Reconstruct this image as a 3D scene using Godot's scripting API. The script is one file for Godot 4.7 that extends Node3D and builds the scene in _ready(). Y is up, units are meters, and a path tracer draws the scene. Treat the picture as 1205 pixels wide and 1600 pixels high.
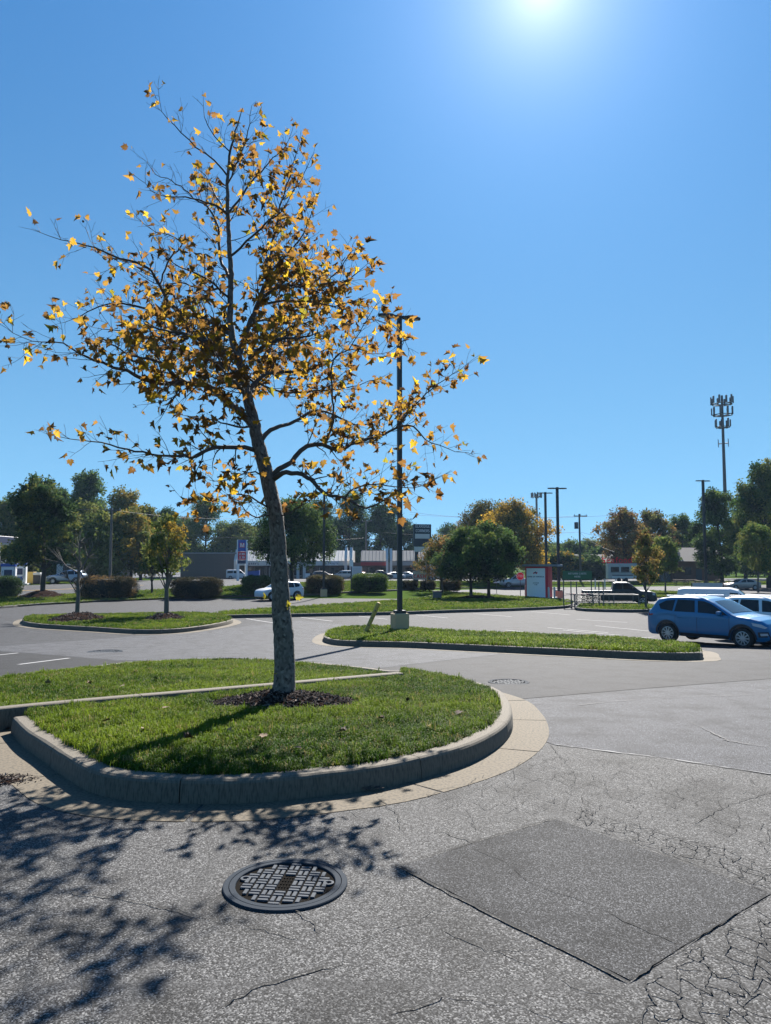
extends Node3D
# A parking lot on a clear autumn day: a young sycamore on a kerbed island, seen against the sun.

const EYE := 1.75
var rng := RandomNumberGenerator.new()
var M := {}

func _ready() -> void:
	rng.seed = 20241
	var camera := Camera3D.new()
	camera.name = "camera"
	camera.fov = 69.0
	camera.near = 0.05
	camera.far = 8000.0
	add_child(camera)
	camera.position = Vector3(0, EYE, 0)
	camera.rotation.x = atan(85.0 / 1164.0)
	camera.current = true

	var towards_sun := Vector3(0.1682, 0.6293, -0.7587).normalized()
	var world := WorldEnvironment.new()
	world.name = "daylight"
	var env := Environment.new()
	env.background_mode = Environment.BG_SKY
	env.tonemap_mode = Environment.TONE_MAPPER_LINEAR
	env.tonemap_exposure = 3.0
	env.sdfgi_enabled = true
	env.ssao_enabled = true
	env.ssil_enabled = true
	env.fog_enabled = true
	env.fog_density = 0.00018
	env.fog_light_color = Color(0.72, 0.84, 0.97)
	var sky := Sky.new()
	var air := PanoramaSkyMaterial.new()
	air.panorama = clear_sky(towards_sun, 1.0 / 3.0)
	sky.sky_material = air
	env.sky = sky
	world.environment = env
	add_child(world)
	var sun := DirectionalLight3D.new()
	sun.name = "sun"
	sun.light_energy = 1.6
	sun.light_color = Color(1.0, 0.975, 0.94)
	sun.light_angular_distance = 0.45
	sun.shadow_enabled = true
	add_child(sun)
	sun.look_at_from_position(towards_sun * 50.0, Vector3.ZERO)

	make_rows()
	make_materials()
	build_ground()
	build_islands()
	build_far_structures()
	build_sycamore()
	build_near_things()
	build_vehicles()
	build_far_things()
	build_woodland()

# the light of clear air: paler towards the horizon and round the sun
func clear_sky(sun: Vector3, scale: float) -> ImageTexture:
	var w := 512
	var h := 256
	var im := Image.create(w, h, false, Image.FORMAT_RGBF)
	var low := Vector3(0.30, 0.69, 1.03)
	var high := Vector3(0.022, 0.165, 0.49)
	for j in h:
		var e := (0.5 - (j + 0.5) / h) * PI
		for i in w:
			var a := (i + 0.5) / w * TAU
			var v := Vector3(sin(a) * cos(e), sin(e), -cos(a) * cos(e))
			var t := pow(1.0 - clampf(v.y, 0.0, 1.0), 2.7)
			var c := high.lerp(low, t)
			var g := rad_to_deg(acos(clampf(v.dot(sun), -1.0, 1.0)))
			c += Vector3(0.215, 0.40, 0.66) * exp(-g / 18.0) + Vector3(0.6, 0.5, 0.4) * exp(-g / 3.2) + Vector3(0.5, 0.45, 0.4) * exp(-g / 1.7)
			if v.y < 0.0:
				c = c.lerp(Vector3(0.16, 0.17, 0.17), clampf(-v.y * 6.0, 0.0, 1.0))
			c *= scale
			im.set_pixel(i, j, Color(c.x, c.y, c.z))
	return ImageTexture.create_from_image(im)

func make_materials() -> void:
	# coarse worn asphalt: pale stones in dark binder
	var stones := noise_texture(cells(0.16, FastNoiseLite.RETURN_CELL_VALUE, 3), 2048, ramp([[0.0, grey(0.018)], [0.3, grey(0.042)], [0.55, grey(0.085)], [0.8, Color(0.15, 0.15, 0.148)], [1.0, Color(0.31, 0.308, 0.3)]]))
	var stone_relief := noise_texture(cells(0.16, FastNoiseLite.RETURN_DISTANCE, 3), 2048)
	var fine := noise_texture(cells(0.2, FastNoiseLite.RETURN_CELL_VALUE, 8), 1024, ramp([[0.0, grey(0.018)], [0.5, grey(0.06)], [0.8, grey(0.12)], [1.0, grey(0.30)]]))
	var patches := noise_texture(noise(FastNoiseLite.TYPE_SIMPLEX_SMOOTH, 0.012, 5, 5), 1024, ramp([[0.0, grey(0.5)], [0.3, grey(0.72)], [0.45, grey(0.94)], [0.6, grey(1.02)], [1.0, grey(1.1)]]))
	var worn := noise_texture(noise(FastNoiseLite.TYPE_SIMPLEX_SMOOTH, 0.01, 6, 15), 1024, ramp([[0.0, grey(0.5)], [0.35, grey(0.82)], [0.55, grey(1.0)], [1.0, grey(1.08)]]))
	var coarse := paint(1.25, 1.22, 1.18, 0.85)
	coarse.albedo_color = Color(0.63, 0.628, 0.628).linear_to_srgb()
	coarse.albedo_texture = stones
	coarse.metallic_specular = 0.3
	coarse.uv1_scale = Vector3(0.45, 0.45, 0.45)
	coarse.heightmap_enabled = true
	coarse.heightmap_texture = stone_relief
	coarse.heightmap_scale = 0.22
	coarse.heightmap_flip_texture = true
	coarse.detail_enabled = true
	coarse.detail_albedo = patches
	coarse.detail_blend_mode = BaseMaterial3D.BLEND_MODE_MUL
	coarse.detail_uv_layer = BaseMaterial3D.DETAIL_UV_2
	M.coarse = coarse
	for spec in [["patch", 0.53, 0.9], ["light", 0.60, 0.85], ["dark", 0.28, 0.85], ["mid", 0.36, 0.85], ["stall", 0.17, 0.85], ["street", 0.5, 0.85], ["pale", 0.85, 0.9]]:
		var m := StandardMaterial3D.new()
		var k: float = spec[1]
		m.albedo_color = Color(k, k * 1.035, k * 1.15).linear_to_srgb()
		if spec[0] == "patch":
			m.albedo_color = Color(k, k * 1.01, k * 1.035).linear_to_srgb()
		m.roughness = spec[2]
		m.metallic_specular = 0.28
		m.albedo_texture = fine
		m.uv1_scale = Vector3(0.9, 0.9, 0.9)
		m.detail_enabled = true
		m.detail_albedo = worn
		m.detail_blend_mode = BaseMaterial3D.BLEND_MODE_MUL
		m.detail_uv_layer = BaseMaterial3D.DETAIL_UV_2
		if spec[0] == "patch":
			m.heightmap_enabled = true
			m.heightmap_texture = fine
			m.heightmap_scale = 0.15
		M[spec[0]] = m
	M.crack = paint(0.008, 0.008, 0.008, 0.95)
	M.tar = paint(0.02, 0.02, 0.022, 0.8)
	M.line = paint(0.27, 0.27, 0.27, 0.85)
	M.kiosk_white = paint(0.85, 0.86, 0.87, 0.6)
	M.mast = paint(0.035, 0.04, 0.045, 0.7)
	M.yellow_line = paint(0.4, 0.24, 0.04, 0.8)
	# concrete of kerbs and gutters
	var blotch := noise_texture(noise(FastNoiseLite.TYPE_SIMPLEX_SMOOTH, 0.02, 6, 21), 1024, ramp([[0.0, grey(0.22)], [0.35, grey(0.6)], [0.55, grey(0.95)], [1.0, grey(1.05)]]))
	var sandy := noise_texture(cells(0.25, FastNoiseLite.RETURN_CELL_VALUE, 22), 1024, ramp([[0.0, grey(0.7)], [0.6, grey(0.9)], [1.0, grey(1.1)]]))
	for spec in [["kerb", Color(0.122, 0.104, 0.076)], ["pan", Color(0.104, 0.082, 0.051)], ["old_kerb", Color(0.07, 0.064, 0.055)]]:
		var m := StandardMaterial3D.new()
		var c: Color = spec[1]
		m.albedo_color = c.linear_to_srgb()
		m.albedo_texture = blotch
		m.roughness = 0.9
		m.uv1_triplanar = true
		m.uv1_world_triplanar = true
		m.uv1_scale = Vector3(1.3, 1.3, 1.3)
		m.heightmap_enabled = true
		m.heightmap_texture = sandy
		m.heightmap_scale = 0.12
		if spec[0] == "kerb":
			m.uv1_scale = Vector3(2.3, 0.45, 2.3)
		M[spec[0]] = m
	# soil under the turf
	var soil := StandardMaterial3D.new()
	soil.albedo_texture = noise_texture(noise(FastNoiseLite.TYPE_SIMPLEX_SMOOTH, 0.06, 5, 31), 512, ramp([[0.0, Color(0.012, 0.022, 0.004)], [0.5, Color(0.03, 0.05, 0.008)], [1.0, Color(0.055, 0.08, 0.016)]]))
	soil.uv1_scale = Vector3(0.5, 0.5, 0.5)
	soil.roughness = 1.0
	soil.metallic_specular = 0.05
	M.soil = soil
	var turf := StandardMaterial3D.new()
	turf.albedo_texture = noise_texture(noise(FastNoiseLite.TYPE_SIMPLEX_SMOOTH, 0.05, 6, 33), 1024, ramp([[0.0, Color(0.02, 0.04, 0.005)], [0.5, Color(0.042, 0.075, 0.010)], [1.0, Color(0.08, 0.105, 0.02)]]))
	turf.uv1_scale = Vector3(0.12, 0.12, 0.12)
	turf.roughness = 1.0
	turf.metallic_specular = 0.05
	M.turf = turf
	var blade := StandardMaterial3D.new()
	blade.albedo_color = Color.WHITE
	blade.vertex_color_use_as_albedo = true
	blade.roughness = 0.6
	blade.metallic_specular = 0.22
	blade.backlight_enabled = true
	blade.backlight = Color(0.9, 0.9, 0.9)
	M.blade = blade
	var leafy := StandardMaterial3D.new()
	leafy.vertex_color_use_as_albedo = true
	leafy.roughness = 0.75
	leafy.metallic_specular = 0.15
	leafy.backlight_enabled = true
	leafy.backlight = Color(0.85, 0.85, 0.85)
	M.leafy = leafy
	var autumn := StandardMaterial3D.new()
	autumn.vertex_color_use_as_albedo = true
	autumn.roughness = 0.75
	autumn.metallic_specular = 0.2
	autumn.backlight_enabled = true
	autumn.backlight = Color(1.2, 1.16, 1.02)
	M.leafy_autumn = autumn
	var chip := StandardMaterial3D.new()
	chip.vertex_color_use_as_albedo = true
	chip.roughness = 0.95
	chip.metallic_specular = 0.15
	M.chip = chip
	M.mulch = paint(0.022, 0.013, 0.010, 1.0)
	M.mulch.metallic_specular = 0.05
	# bark: flaking patches
	var bark := StandardMaterial3D.new()
	var flakes := cells(0.02, FastNoiseLite.RETURN_CELL_VALUE, 41)
	flakes.domain_warp_enabled = true
	flakes.domain_warp_amplitude = 30.0
	flakes.domain_warp_frequency = 0.03
	bark.albedo_texture = noise_texture(flakes, 1024, ramp([[0.0, Color(0.04, 0.033, 0.028)], [0.12, Color(0.09, 0.077, 0.064)], [0.6, Color(0.122, 0.107, 0.09)], [0.88, Color(0.15, 0.134, 0.113)], [1.0, Color(0.2, 0.182, 0.155)]]))
	bark.uv1_scale = Vector3(1.3, 1.4, 1)
	bark.roughness = 0.9
	bark.heightmap_enabled = true
	bark.heightmap_texture = noise_texture(noise(FastNoiseLite.TYPE_SIMPLEX_SMOOTH, 0.03, 5, 43), 512)
	bark.heightmap_scale = 1.0
	M.bark = bark
	M.twig = paint(0.065, 0.055, 0.046, 0.85)
	M.dark_bark = paint(0.035, 0.03, 0.026, 0.9)
	M.grey_bark = paint(0.09, 0.08, 0.07, 0.9)
	# paints and metals
	M.black_metal = paint(0.012, 0.012, 0.014, 0.45)
	M.iron = paint(0.03, 0.037, 0.046, 0.7, 0.0)
	M.iron.metallic_specular = 0.12
	M.iron_worn = paint(0.05, 0.058, 0.068, 0.65, 0.0)
	M.iron_worn.metallic_specular = 0.2
	M.rust = paint(0.010, 0.009, 0.008, 0.95)
	M.rust.metallic_specular = 0.1
	M.steel = paint(0.06, 0.063, 0.068, 0.5, 0.1)
	M.galvanised = paint(0.075, 0.08, 0.085, 0.6, 0.0)
	M.white = paint(0.7, 0.7, 0.69, 0.55)
	M.off_white = paint(0.5, 0.49, 0.46, 0.7)
	M.grey_paint = paint(0.22, 0.22, 0.22, 0.7)
	M.dark_grey = paint(0.05, 0.05, 0.055, 0.7)
	M.black = paint(0.01, 0.01, 0.01, 0.6)
	M.red = paint(0.58, 0.018, 0.035, 0.5)
	M.blue = paint(0.02, 0.07, 0.3, 0.5)
	M.navy = paint(0.015, 0.025, 0.07, 0.5)
	M.green_sign = paint(0.03, 0.11, 0.05, 0.6)
	M.yellow = paint(0.42, 0.28, 0.05, 0.6)
	M.bollard_yellow = paint(0.42, 0.28, 0.07, 0.75)
	M.cream = paint(0.42, 0.31, 0.18, 0.85)
	M.pale_joint = paint(0.2, 0.2, 0.2, 0.9)
	M.wood = paint(0.16, 0.11, 0.07, 0.8)
	M.pole_wood = paint(0.11, 0.095, 0.08, 0.9)
	M.brick = bricky(Color(0.14, 0.11, 0.09), Color(0.09, 0.075, 0.065))
	M.red_brick = bricky(Color(0.19, 0.085, 0.055), Color(0.13, 0.06, 0.04))
	M.glass = paint(0.01, 0.012, 0.014, 0.06)
	M.glass.metallic_specular = 0.4
	M.lens = paint(0.45, 0.46, 0.48, 0.15)
	M.led = paint(0.55, 0.55, 0.52, 0.3)
	M.tail = paint(0.25, 0.008, 0.012, 0.2)
	M.rubber = paint(0.012, 0.012, 0.012, 0.85)
	M.alloy = paint(0.4, 0.41, 0.43, 0.35, 0.7)
	M.trim = paint(0.016, 0.016, 0.018, 0.6)
	M.far_wood = paint(0.03, 0.045, 0.03, 1.0)
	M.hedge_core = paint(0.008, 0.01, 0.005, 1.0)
	M.sign_dark = paint(0.018, 0.028, 0.036, 0.6)
	M.fin_paint = paint(0.5, 0.49, 0.46, 0.7)
	M.roof_grey = paint(0.16, 0.16, 0.155, 0.8)
	M.shop_red = paint(0.25, 0.03, 0.03, 0.7)
	M.red_bright = paint(0.8, 0.03, 0.045, 0.6)
	M.red_bright.backlight_enabled = true
	M.red_bright.backlight = Color(1.0, 0.25, 0.28)
	M.wire = paint(0.03, 0.03, 0.035, 0.7)
	var ribbed := paint(0.42, 0.41, 0.38, 0.6)
	M.roof_metal = ribbed
	M.shingle = bricky(Color(0.12, 0.11, 0.10), Color(0.09, 0.085, 0.08))

func bricky(a: Color, b: Color) -> StandardMaterial3D:
	var m := StandardMaterial3D.new()
	m.albedo_texture = noise_texture(noise(FastNoiseLite.TYPE_VALUE, 0.12, 4, 51 + M.size()), 256, ramp([[0.0, b], [1.0, a]]))
	m.uv1_triplanar = true
	m.uv1_world_triplanar = true
	m.uv1_scale = Vector3(0.3, 1.2, 0.3)
	m.roughness = 0.9
	return m

func car_paint(r: float, g: float, b: float, flake := 0.35) -> StandardMaterial3D:
	var m := paint(r, g, b, 0.38, flake)
	m.clearcoat_enabled = true
	m.clearcoat = 0.45
	m.clearcoat_roughness = 0.03
	return m

# ------------------------------------------------------------------ ground, pavement, cracks, markings
func build_ground() -> void:
	structure(sheet("ground", PackedVector2Array([Vector2(-3000, -60), Vector2(3000, -60), Vector2(3000, 4000), Vector2(-3000, 4000)]), -0.004, M.turf), "flat land of grass and soil reaching the horizon", "ground")
	structure(sheet("parking_lot", PackedVector2Array([Vector2(-110, -58), Vector2(110, -58), Vector2(110, 99), Vector2(15, 99), Vector2(15, 68), Vector2(-110, 68)]), 0.004, M.mid), "grey asphalt of the parking lot", "pavement")
	var fg := sheet("worn_asphalt", PackedVector2Array([Vector2(-40, -50), Vector2(40, -50)]) + PackedVector2Array([Vector2(4.94, 5.38), Vector2(3.31, 6.54), Vector2(2.59, 7.21), Vector2(1.71, 7.75), Vector2(0.83, 10.02), Vector2(-2.71, 10.61), Vector2(-6.97, 8.25)]), 0.008, M.coarse, null, 0.1)
	structure(fg, "coarse cracked worn asphalt in the foreground", "pavement")
	structure(sheet("smooth_asphalt", PackedVector2Array([Vector2(1.71, 7.78), Vector2(2.6, 7.23), Vector2(3.32, 6.56), Vector2(4.92, 5.41), Vector2(16.57, 17.95), Vector2(7.08, 13.87), Vector2(4.12, 12.25), Vector2(1.83, 10.94), Vector2(1.26, 9.5)]), 0.008, M.light), "paler smooth asphalt of the driving lane at right", "pavement")
	structure(sheet("dark_asphalt", PackedVector2Array([Vector2(-0.17, 16.09), Vector2(1.36, 18.37), Vector2(3.41, 21.41), Vector2(6.13, 18.16), Vector2(8.49, 18.6), Vector2(11.43, 19.29), Vector2(19.25, 20.84), Vector2(16.76, 18.16), Vector2(7.14, 13.99), Vector2(4.15, 12.34), Vector2(1.84, 11.01), Vector2(0.4, 12.52)]), 0.008, M.dark), "darker resurfaced strip of asphalt before the lamp post island", "pavement")
	structure(sheet("pale_aisle", PackedVector2Array([Vector2(-18.33, 23.9), Vector2(-12.94, 25.26), Vector2(-11.87, 27.76), Vector2(-10.1, 31.03), Vector2(-7.94, 34.21), Vector2(-6.44, 37.3), Vector2(-4.58, 40.57), Vector2(-1.34, 36.88), Vector2(0.92, 28.86), Vector2(3.39, 21.41), Vector2(1.38, 18.6), Vector2(-0.19, 16.26), Vector2(-2.66, 15.46), Vector2(-5.72, 18.6), Vector2(-6.75, 18.82), Vector2(-8.78, 20.57), Vector2(-11.74, 22.92), Vector2(-17.34, 22.61)]), 0.008, M.light), "pale grey asphalt of the aisle beyond the island", "pavement")
	structure(sheet("stall_asphalt", PackedVector2Array([Vector2(-17.1, 22.3), Vector2(-11.57, 22.61), Vector2(-8.66, 20.3), Vector2(-6.67, 18.6), Vector2(-5.65, 18.37), Vector2(-2.63, 15.32), Vector2(-3.09, 12.08), Vector2(-5.95, 11.67), Vector2(-8.62, 11.29)]), 0.008, M.stall), "darker asphalt of the parking stalls at left", "pavement")
	# the square repair and its open seam
	var repair := PackedVector2Array([Vector2(0.09, 4.49), Vector2(0.58, 4.89), Vector2(1.19, 5.34), Vector2(1.67, 4.68), Vector2(2.06, 4.12), Vector2(1.51, 3.68), Vector2(1.03, 3.28), Vector2(0.62, 3.78)])
	structure(sheet("asphalt_repair", repair, 0.013, M.patch), "smooth dark square repair in the cracked asphalt", "pavement")
	var seam := Shape.new()
	wander(seam, PackedVector2Array([Vector2(0.08, 4.49), Vector2(0.35, 4.11), Vector2(0.62, 3.76), Vector2(0.83, 3.51), Vector2(1.02, 3.26)]), 0.010, 7, 0.0165, 0.003)
	wander(seam, PackedVector2Array([Vector2(1.02, 3.26), Vector2(1.24, 3.45), Vector2(1.47, 3.64), Vector2(1.76, 3.88), Vector2(2.06, 4.11)]), 0.010, 8, 0.0165, 0.003)
	wander(seam, PackedVector2Array([Vector2(0.08, 4.49), Vector2(0.58, 4.9), Vector2(1.19, 5.36)]), 0.009, 9, 0.0165, 0.003)
	wander(seam, PackedVector2Array([Vector2(1.19, 5.36), Vector2(1.67, 4.7), Vector2(2.06, 4.13)]), 0.007, 10, 0.0165, 0.003)
	place("seam", seam.done(), M.crack, fg)
	var k := 20
	for line in [PackedVector2Array([Vector2(-0.65, 3.08), Vector2(-0.6, 3.14), Vector2(-0.51, 3.25), Vector2(-0.36, 3.31), Vector2(-0.19, 3.43), Vector2(-0.18, 3.53), Vector2(-0.1, 3.63), Vector2(0, 3.74), Vector2(0.16, 3.8), Vector2(0.26, 3.92), Vector2(0.44, 3.96)]), PackedVector2Array([Vector2(0.27, 3.74), Vector2(0.35, 3.63), Vector2(0.47, 3.54), Vector2(0.6, 3.53), Vector2(0.74, 3.57)]), PackedVector2Array([Vector2(0.55, 4.76), Vector2(0.71, 4.53), Vector2(0.8, 4.24), Vector2(0.94, 4.1), Vector2(1.09, 3.96), Vector2(1.17, 3.81), Vector2(1.27, 3.68), Vector2(1.36, 3.57)]), PackedVector2Array([Vector2(-0.27, 5.54), Vector2(-0.05, 5.23), Vector2(0.16, 5.11), Vector2(0.37, 5.08), Vector2(0.56, 4.87)]), PackedVector2Array([Vector2(1.68, 7.75), Vector2(1.62, 6.48), Vector2(1.28, 5.51)]), PackedVector2Array([Vector2(0.47, 3.54), Vector2(0.64, 3.41), Vector2(0.79, 3.23), Vector2(0.93, 3.15)]), PackedVector2Array([Vector2(-0.58, 4.04), Vector2(-0.36, 3.82), Vector2(-0.31, 3.69)]), PackedVector2Array([Vector2(-1.81, 3.63), Vector2(-1.57, 3.51), Vector2(-1.29, 3.3), Vector2(-1.13, 3.03)]), PackedVector2Array([Vector2(-0.01, 3.03), Vector2(0.25, 3.16), Vector2(0.48, 3.12), Vector2(0.73, 2.99)]), PackedVector2Array([Vector2(-1.96, 4.19), Vector2(-1.43, 4.08), Vector2(-0.86, 3.82), Vector2(-0.37, 3.63)]), PackedVector2Array([Vector2(-0.06, 5.83), Vector2(0.08, 5.44), Vector2(0.1, 5.11)]), PackedVector2Array([Vector2(2.09, 5.23), Vector2(2.49, 5.63), Vector2(3.03, 6)])]:
		var s := Shape.new()
		wander(s, line, 0.0045 if k > 20 else 0.006, k, 0.0165)
		place("crack", s.done(), M.crack, fg)
		k += 1
	for line in [PackedVector2Array([Vector2(-13.8, 25.26), Vector2(-14.23, 27.76), Vector2(-14.51, 30.31), Vector2(-13.96, 31.39), Vector2(-12.74, 31.03)]), PackedVector2Array([Vector2(-7.67, 23.9), Vector2(-6.99, 26.32), Vector2(-6.12, 27.4)]), PackedVector2Array([Vector2(1.91, 9.91), Vector2(3.16, 10.74), Vector2(4.56, 11.29), Vector2(5.91, 11.59)]), PackedVector2Array([Vector2(-3.81, 24.57), Vector2(-1.54, 21.99), Vector2(-0.04, 19.29)]), PackedVector2Array([Vector2(1.09, 34.21), Vector2(4.95, 36.88), Vector2(8.76, 34.57)]), PackedVector2Array([Vector2(3.29, 39.57), Vector2(7.92, 42.73), Vector2(12.06, 39.57)]), PackedVector2Array([Vector2(3.64, 9.04), Vector2(3.58, 7.91), Vector2(3.85, 7.6)])]:
		var tar := Shape.new()
		wander(tar, line, 0.014, k + 60, 0.0165, 0.012)
		place("sealed_crack", tar.done(), M.tar, fg)
		k += 1
	var joint := Shape.new()
	wander(joint, PackedVector2Array([Vector2(1.71, 7.75), Vector2(2.17, 7.43), Vector2(2.58, 7.18), Vector2(3.31, 6.54), Vector2(4.01, 6)]), 0.03, 70, 0.0165, 0.004)
	place("pale_joint", joint.done(), M.pale_joint, fg)
	var web := Shape.new()
	alligator(web, PackedVector2Array([Vector2(1.04, 3.25), Vector2(1.31, 3.48), Vector2(2.03, 4.05), Vector2(3.24, 4.76), Vector2(1.93, 2.64), Vector2(0.83, 2.84)]), 0.105, 0.0065, 61, 0.92)
	alligator(web, PackedVector2Array([Vector2(1.24, 5.36), Vector2(1.43, 5.63), Vector2(1.78, 5.23), Vector2(2.31, 4.6), Vector2(2.56, 4.24), Vector2(2.08, 4.16), Vector2(1.68, 4.73)]), 0.095, 0.006, 62, 0.88)
	alligator(web, PackedVector2Array([Vector2(0.18, 5.83), Vector2(1.62, 7.45), Vector2(3.2, 6.34), Vector2(3.78, 5.67), Vector2(2.56, 4.24), Vector2(1.78, 5.23), Vector2(1.21, 5.44), Vector2(0.58, 5.04)]), 0.16, 0.0036, 63, 0.6)
	var web_part := place("crack_network", web.done(), M.crack, fg)
	web_part.set_meta("kind", "stuff")
	# painted stall lines
	var stripes := []
	for ends in [PackedVector2Array([Vector2(-10.85, 19.29), Vector2(-10.59, 21.7)]), PackedVector2Array([Vector2(-8.43, 17.34), Vector2(-8.2, 19.54)]), PackedVector2Array([Vector2(-7.41, 13.21), Vector2(-6.13, 18.16)]), PackedVector2Array([Vector2(3.29, 33.17), Vector2(5.08, 29.94)]), PackedVector2Array([Vector2(5.46, 34.21), Vector2(7.41, 31.39)]), PackedVector2Array([Vector2(7.7, 35.68), Vector2(9.71, 32.82)]), PackedVector2Array([Vector2(8.91, 29.22), Vector2(10.84, 30.31)]), PackedVector2Array([Vector2(10.29, 36.88), Vector2(11.86, 33.52)]), PackedVector2Array([Vector2(8.08, 34.21), Vector2(9.79, 31.39)]), PackedVector2Array([Vector2(-7.82, 42.17), Vector2(-5.68, 38.63)]), PackedVector2Array([Vector2(-4.89, 43.31), Vector2(-2.82, 40.06)]), PackedVector2Array([Vector2(-1.61, 44.53), Vector2(0.09, 41.62)]), PackedVector2Array([Vector2(1.86, 45.81), Vector2(3.55, 42.73)]), PackedVector2Array([Vector2(5.53, 47.18), Vector2(7.39, 43.91)]), PackedVector2Array([Vector2(9.59, 49.39), Vector2(11.23, 45.81)]), PackedVector2Array([Vector2(10.55, 41.62), Vector2(12.58, 39.09)])]:
		var a: Vector2 = ends[0]
		var b: Vector2 = ends[1]
		var n := (b - a).orthogonal().normalized() * 0.055
		var o := sheet("stall_line", PackedVector2Array([a - n, b - n, b + n, a + n]), 0.014, M.line)
		structure(o, "faded white painted stall line on the asphalt", "marking")
		o.set_meta("group", "painted stall lines")

# a crack: a ribbon of open joint that wanders and changes width
func wander(s: Shape, line: PackedVector2Array, wide: float, key: int, lift: float, jitter := 0.009) -> void:
	var r := RandomNumberGenerator.new()
	r.seed = key
	var pts := PackedVector2Array()
	for i in line.size() - 1:
		var a := line[i]
		var b := line[i + 1]
		var n := maxi(2, int(a.distance_to(b) / 0.045))
		for k in n:
			pts.append(a.lerp(b, float(k) / n) + Vector2(r.randfn(0, jitter), r.randfn(0, jitter)))
	pts.append(line[line.size() - 1])
	var w := wide
	var last_l := pts[0]
	var last_r := pts[0]
	for i in range(1, pts.size()):
		w = clampf(w + r.randfn(0, wide * 0.3), wide * 0.25, wide * 1.7)
		if i == pts.size() - 1:
			w = wide * 0.1
		var n := (pts[i] - pts[i - 1]).orthogonal().normalized() * w * 0.5
		var l := pts[i] - n
		var q := pts[i] + n
		s.quad(on_ground(last_r, lift), on_ground(q, lift), on_ground(l, lift), on_ground(last_l, lift))
		last_l = l
		last_r = q

func joint_piece(s: Shape, a: Vector2, b: Vector2, wa: float, wb: float, sway: float, r: RandomNumberGenerator) -> void:
	var t := (b - a).normalized()
	var n := t.orthogonal()
	var pts := [a - t * wa * 0.3]
	for k in 3:
		pts.append(a.lerp(b, (k + 1) / 4.0) + n * r.randfn(0, sway))
	pts.append(b + t * wb * 0.3)
	for k in 4:
		var w0 := lerpf(wa, wb, k / 4.0) * 0.5
		var w1 := lerpf(wa, wb, (k + 1) / 4.0) * 0.5
		var p: Vector2 = pts[k]
		var q: Vector2 = pts[k + 1]
		s.quad(on_ground(p + n * w0, 0.0165), on_ground(q + n * w1, 0.0165), on_ground(q - n * w1, 0.0165), on_ground(p - n * w0, 0.0165))

# a net of cracks: the edges of uneven cells
func alligator(s: Shape, area: PackedVector2Array, cell: float, wide: float, key: int, share: float) -> void:
	var r := RandomNumberGenerator.new()
	r.seed = key
	var lo := area[0]
	var hi := area[0]
	for p in area:
		lo = lo.min(p)
		hi = hi.max(p)
	var cols := int((hi.x - lo.x) / cell) + 2
	var rows := int((hi.y - lo.y) / (cell * 0.5)) + 2
	var node := {}
	for j in rows:
		for i in cols:
			var x := i * cell + (0.5 * cell if (j / 2) % 2 == 1 else 0.0)
			var y := j * cell * 0.5 + (cell * 0.12 if j % 2 == 0 else -cell * 0.12)
			node[Vector2i(i, j)] = lo + Vector2(x, y) + Vector2(r.randfn(0, cell * 0.27), r.randfn(0, cell * 0.27))
	for j in rows:
		for i in cols:
			var here := Vector2i(i, j)
			var next := []
			if j % 2 == 0:
				next.append(Vector2i(i, j + 1))
			else:
				var shift := 1 if (j / 2) % 2 == 1 else 0
				next.append(Vector2i(i + shift, j + 1))
				next.append(Vector2i(i + shift - 1, j + 1))
			for q in next:
				if not node.has(q) or r.randf() > share:
					continue
				var a: Vector2 = node[here]
				var b: Vector2 = node[q]
				if not Geometry2D.is_point_in_polygon(a, area) or not Geometry2D.is_point_in_polygon(b, area):
					continue
				joint_piece(s, a, b, wide * r.randf_range(0.45, 1.3), wide * r.randf_range(0.45, 1.3), cell * 0.045, r)

# ------------------------------------------------------------------ kerbs, gutters, turf
# points along a smooth curve through the given ones
func curve(pts: PackedVector2Array, step: float, closed := false) -> PackedVector2Array:
	var out := PackedVector2Array()
	var n := pts.size()
	for i in (n if closed else n - 1):
		var a := pts[(i - 1 + n) % n] if closed else pts[maxi(i - 1, 0)]
		var b := pts[i]
		var c := pts[(i + 1) % n]
		var d := pts[(i + 2) % n] if closed else pts[mini(i + 2, n - 1)]
		var k := maxi(1, int(b.distance_to(c) / step))
		for j in k:
			out.append(b.cubic_interpolate(c, a, d, float(j) / k))
	if not closed:
		out.append(pts[n - 1])
	return out

func offset_line(pts: PackedVector2Array, by: float, closed := false) -> PackedVector2Array:
	var out := PackedVector2Array()
	var n := pts.size()
	for i in n:
		var a := pts[(i - 1 + n) % n] if closed else pts[maxi(i - 1, 0)]
		var b := pts[(i + 1) % n] if closed else pts[mini(i + 1, n - 1)]
		out.append(pts[i] - (b - a).normalized().orthogonal() * by)
	return out

func gap_line(pts: PackedVector2Array, every: float) -> Array:
	var out := []
	var run := PackedVector2Array([pts[0]])
	var length := 0.0
	for i in range(1, pts.size()):
		length += pts[i].distance_to(pts[i - 1])
		run.append(pts[i])
		if length > every and i < pts.size() - 1:
			out.append(run)
			run = PackedVector2Array([pts[i]])
			length = 0.0
	out.append(run)
	return out

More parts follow.
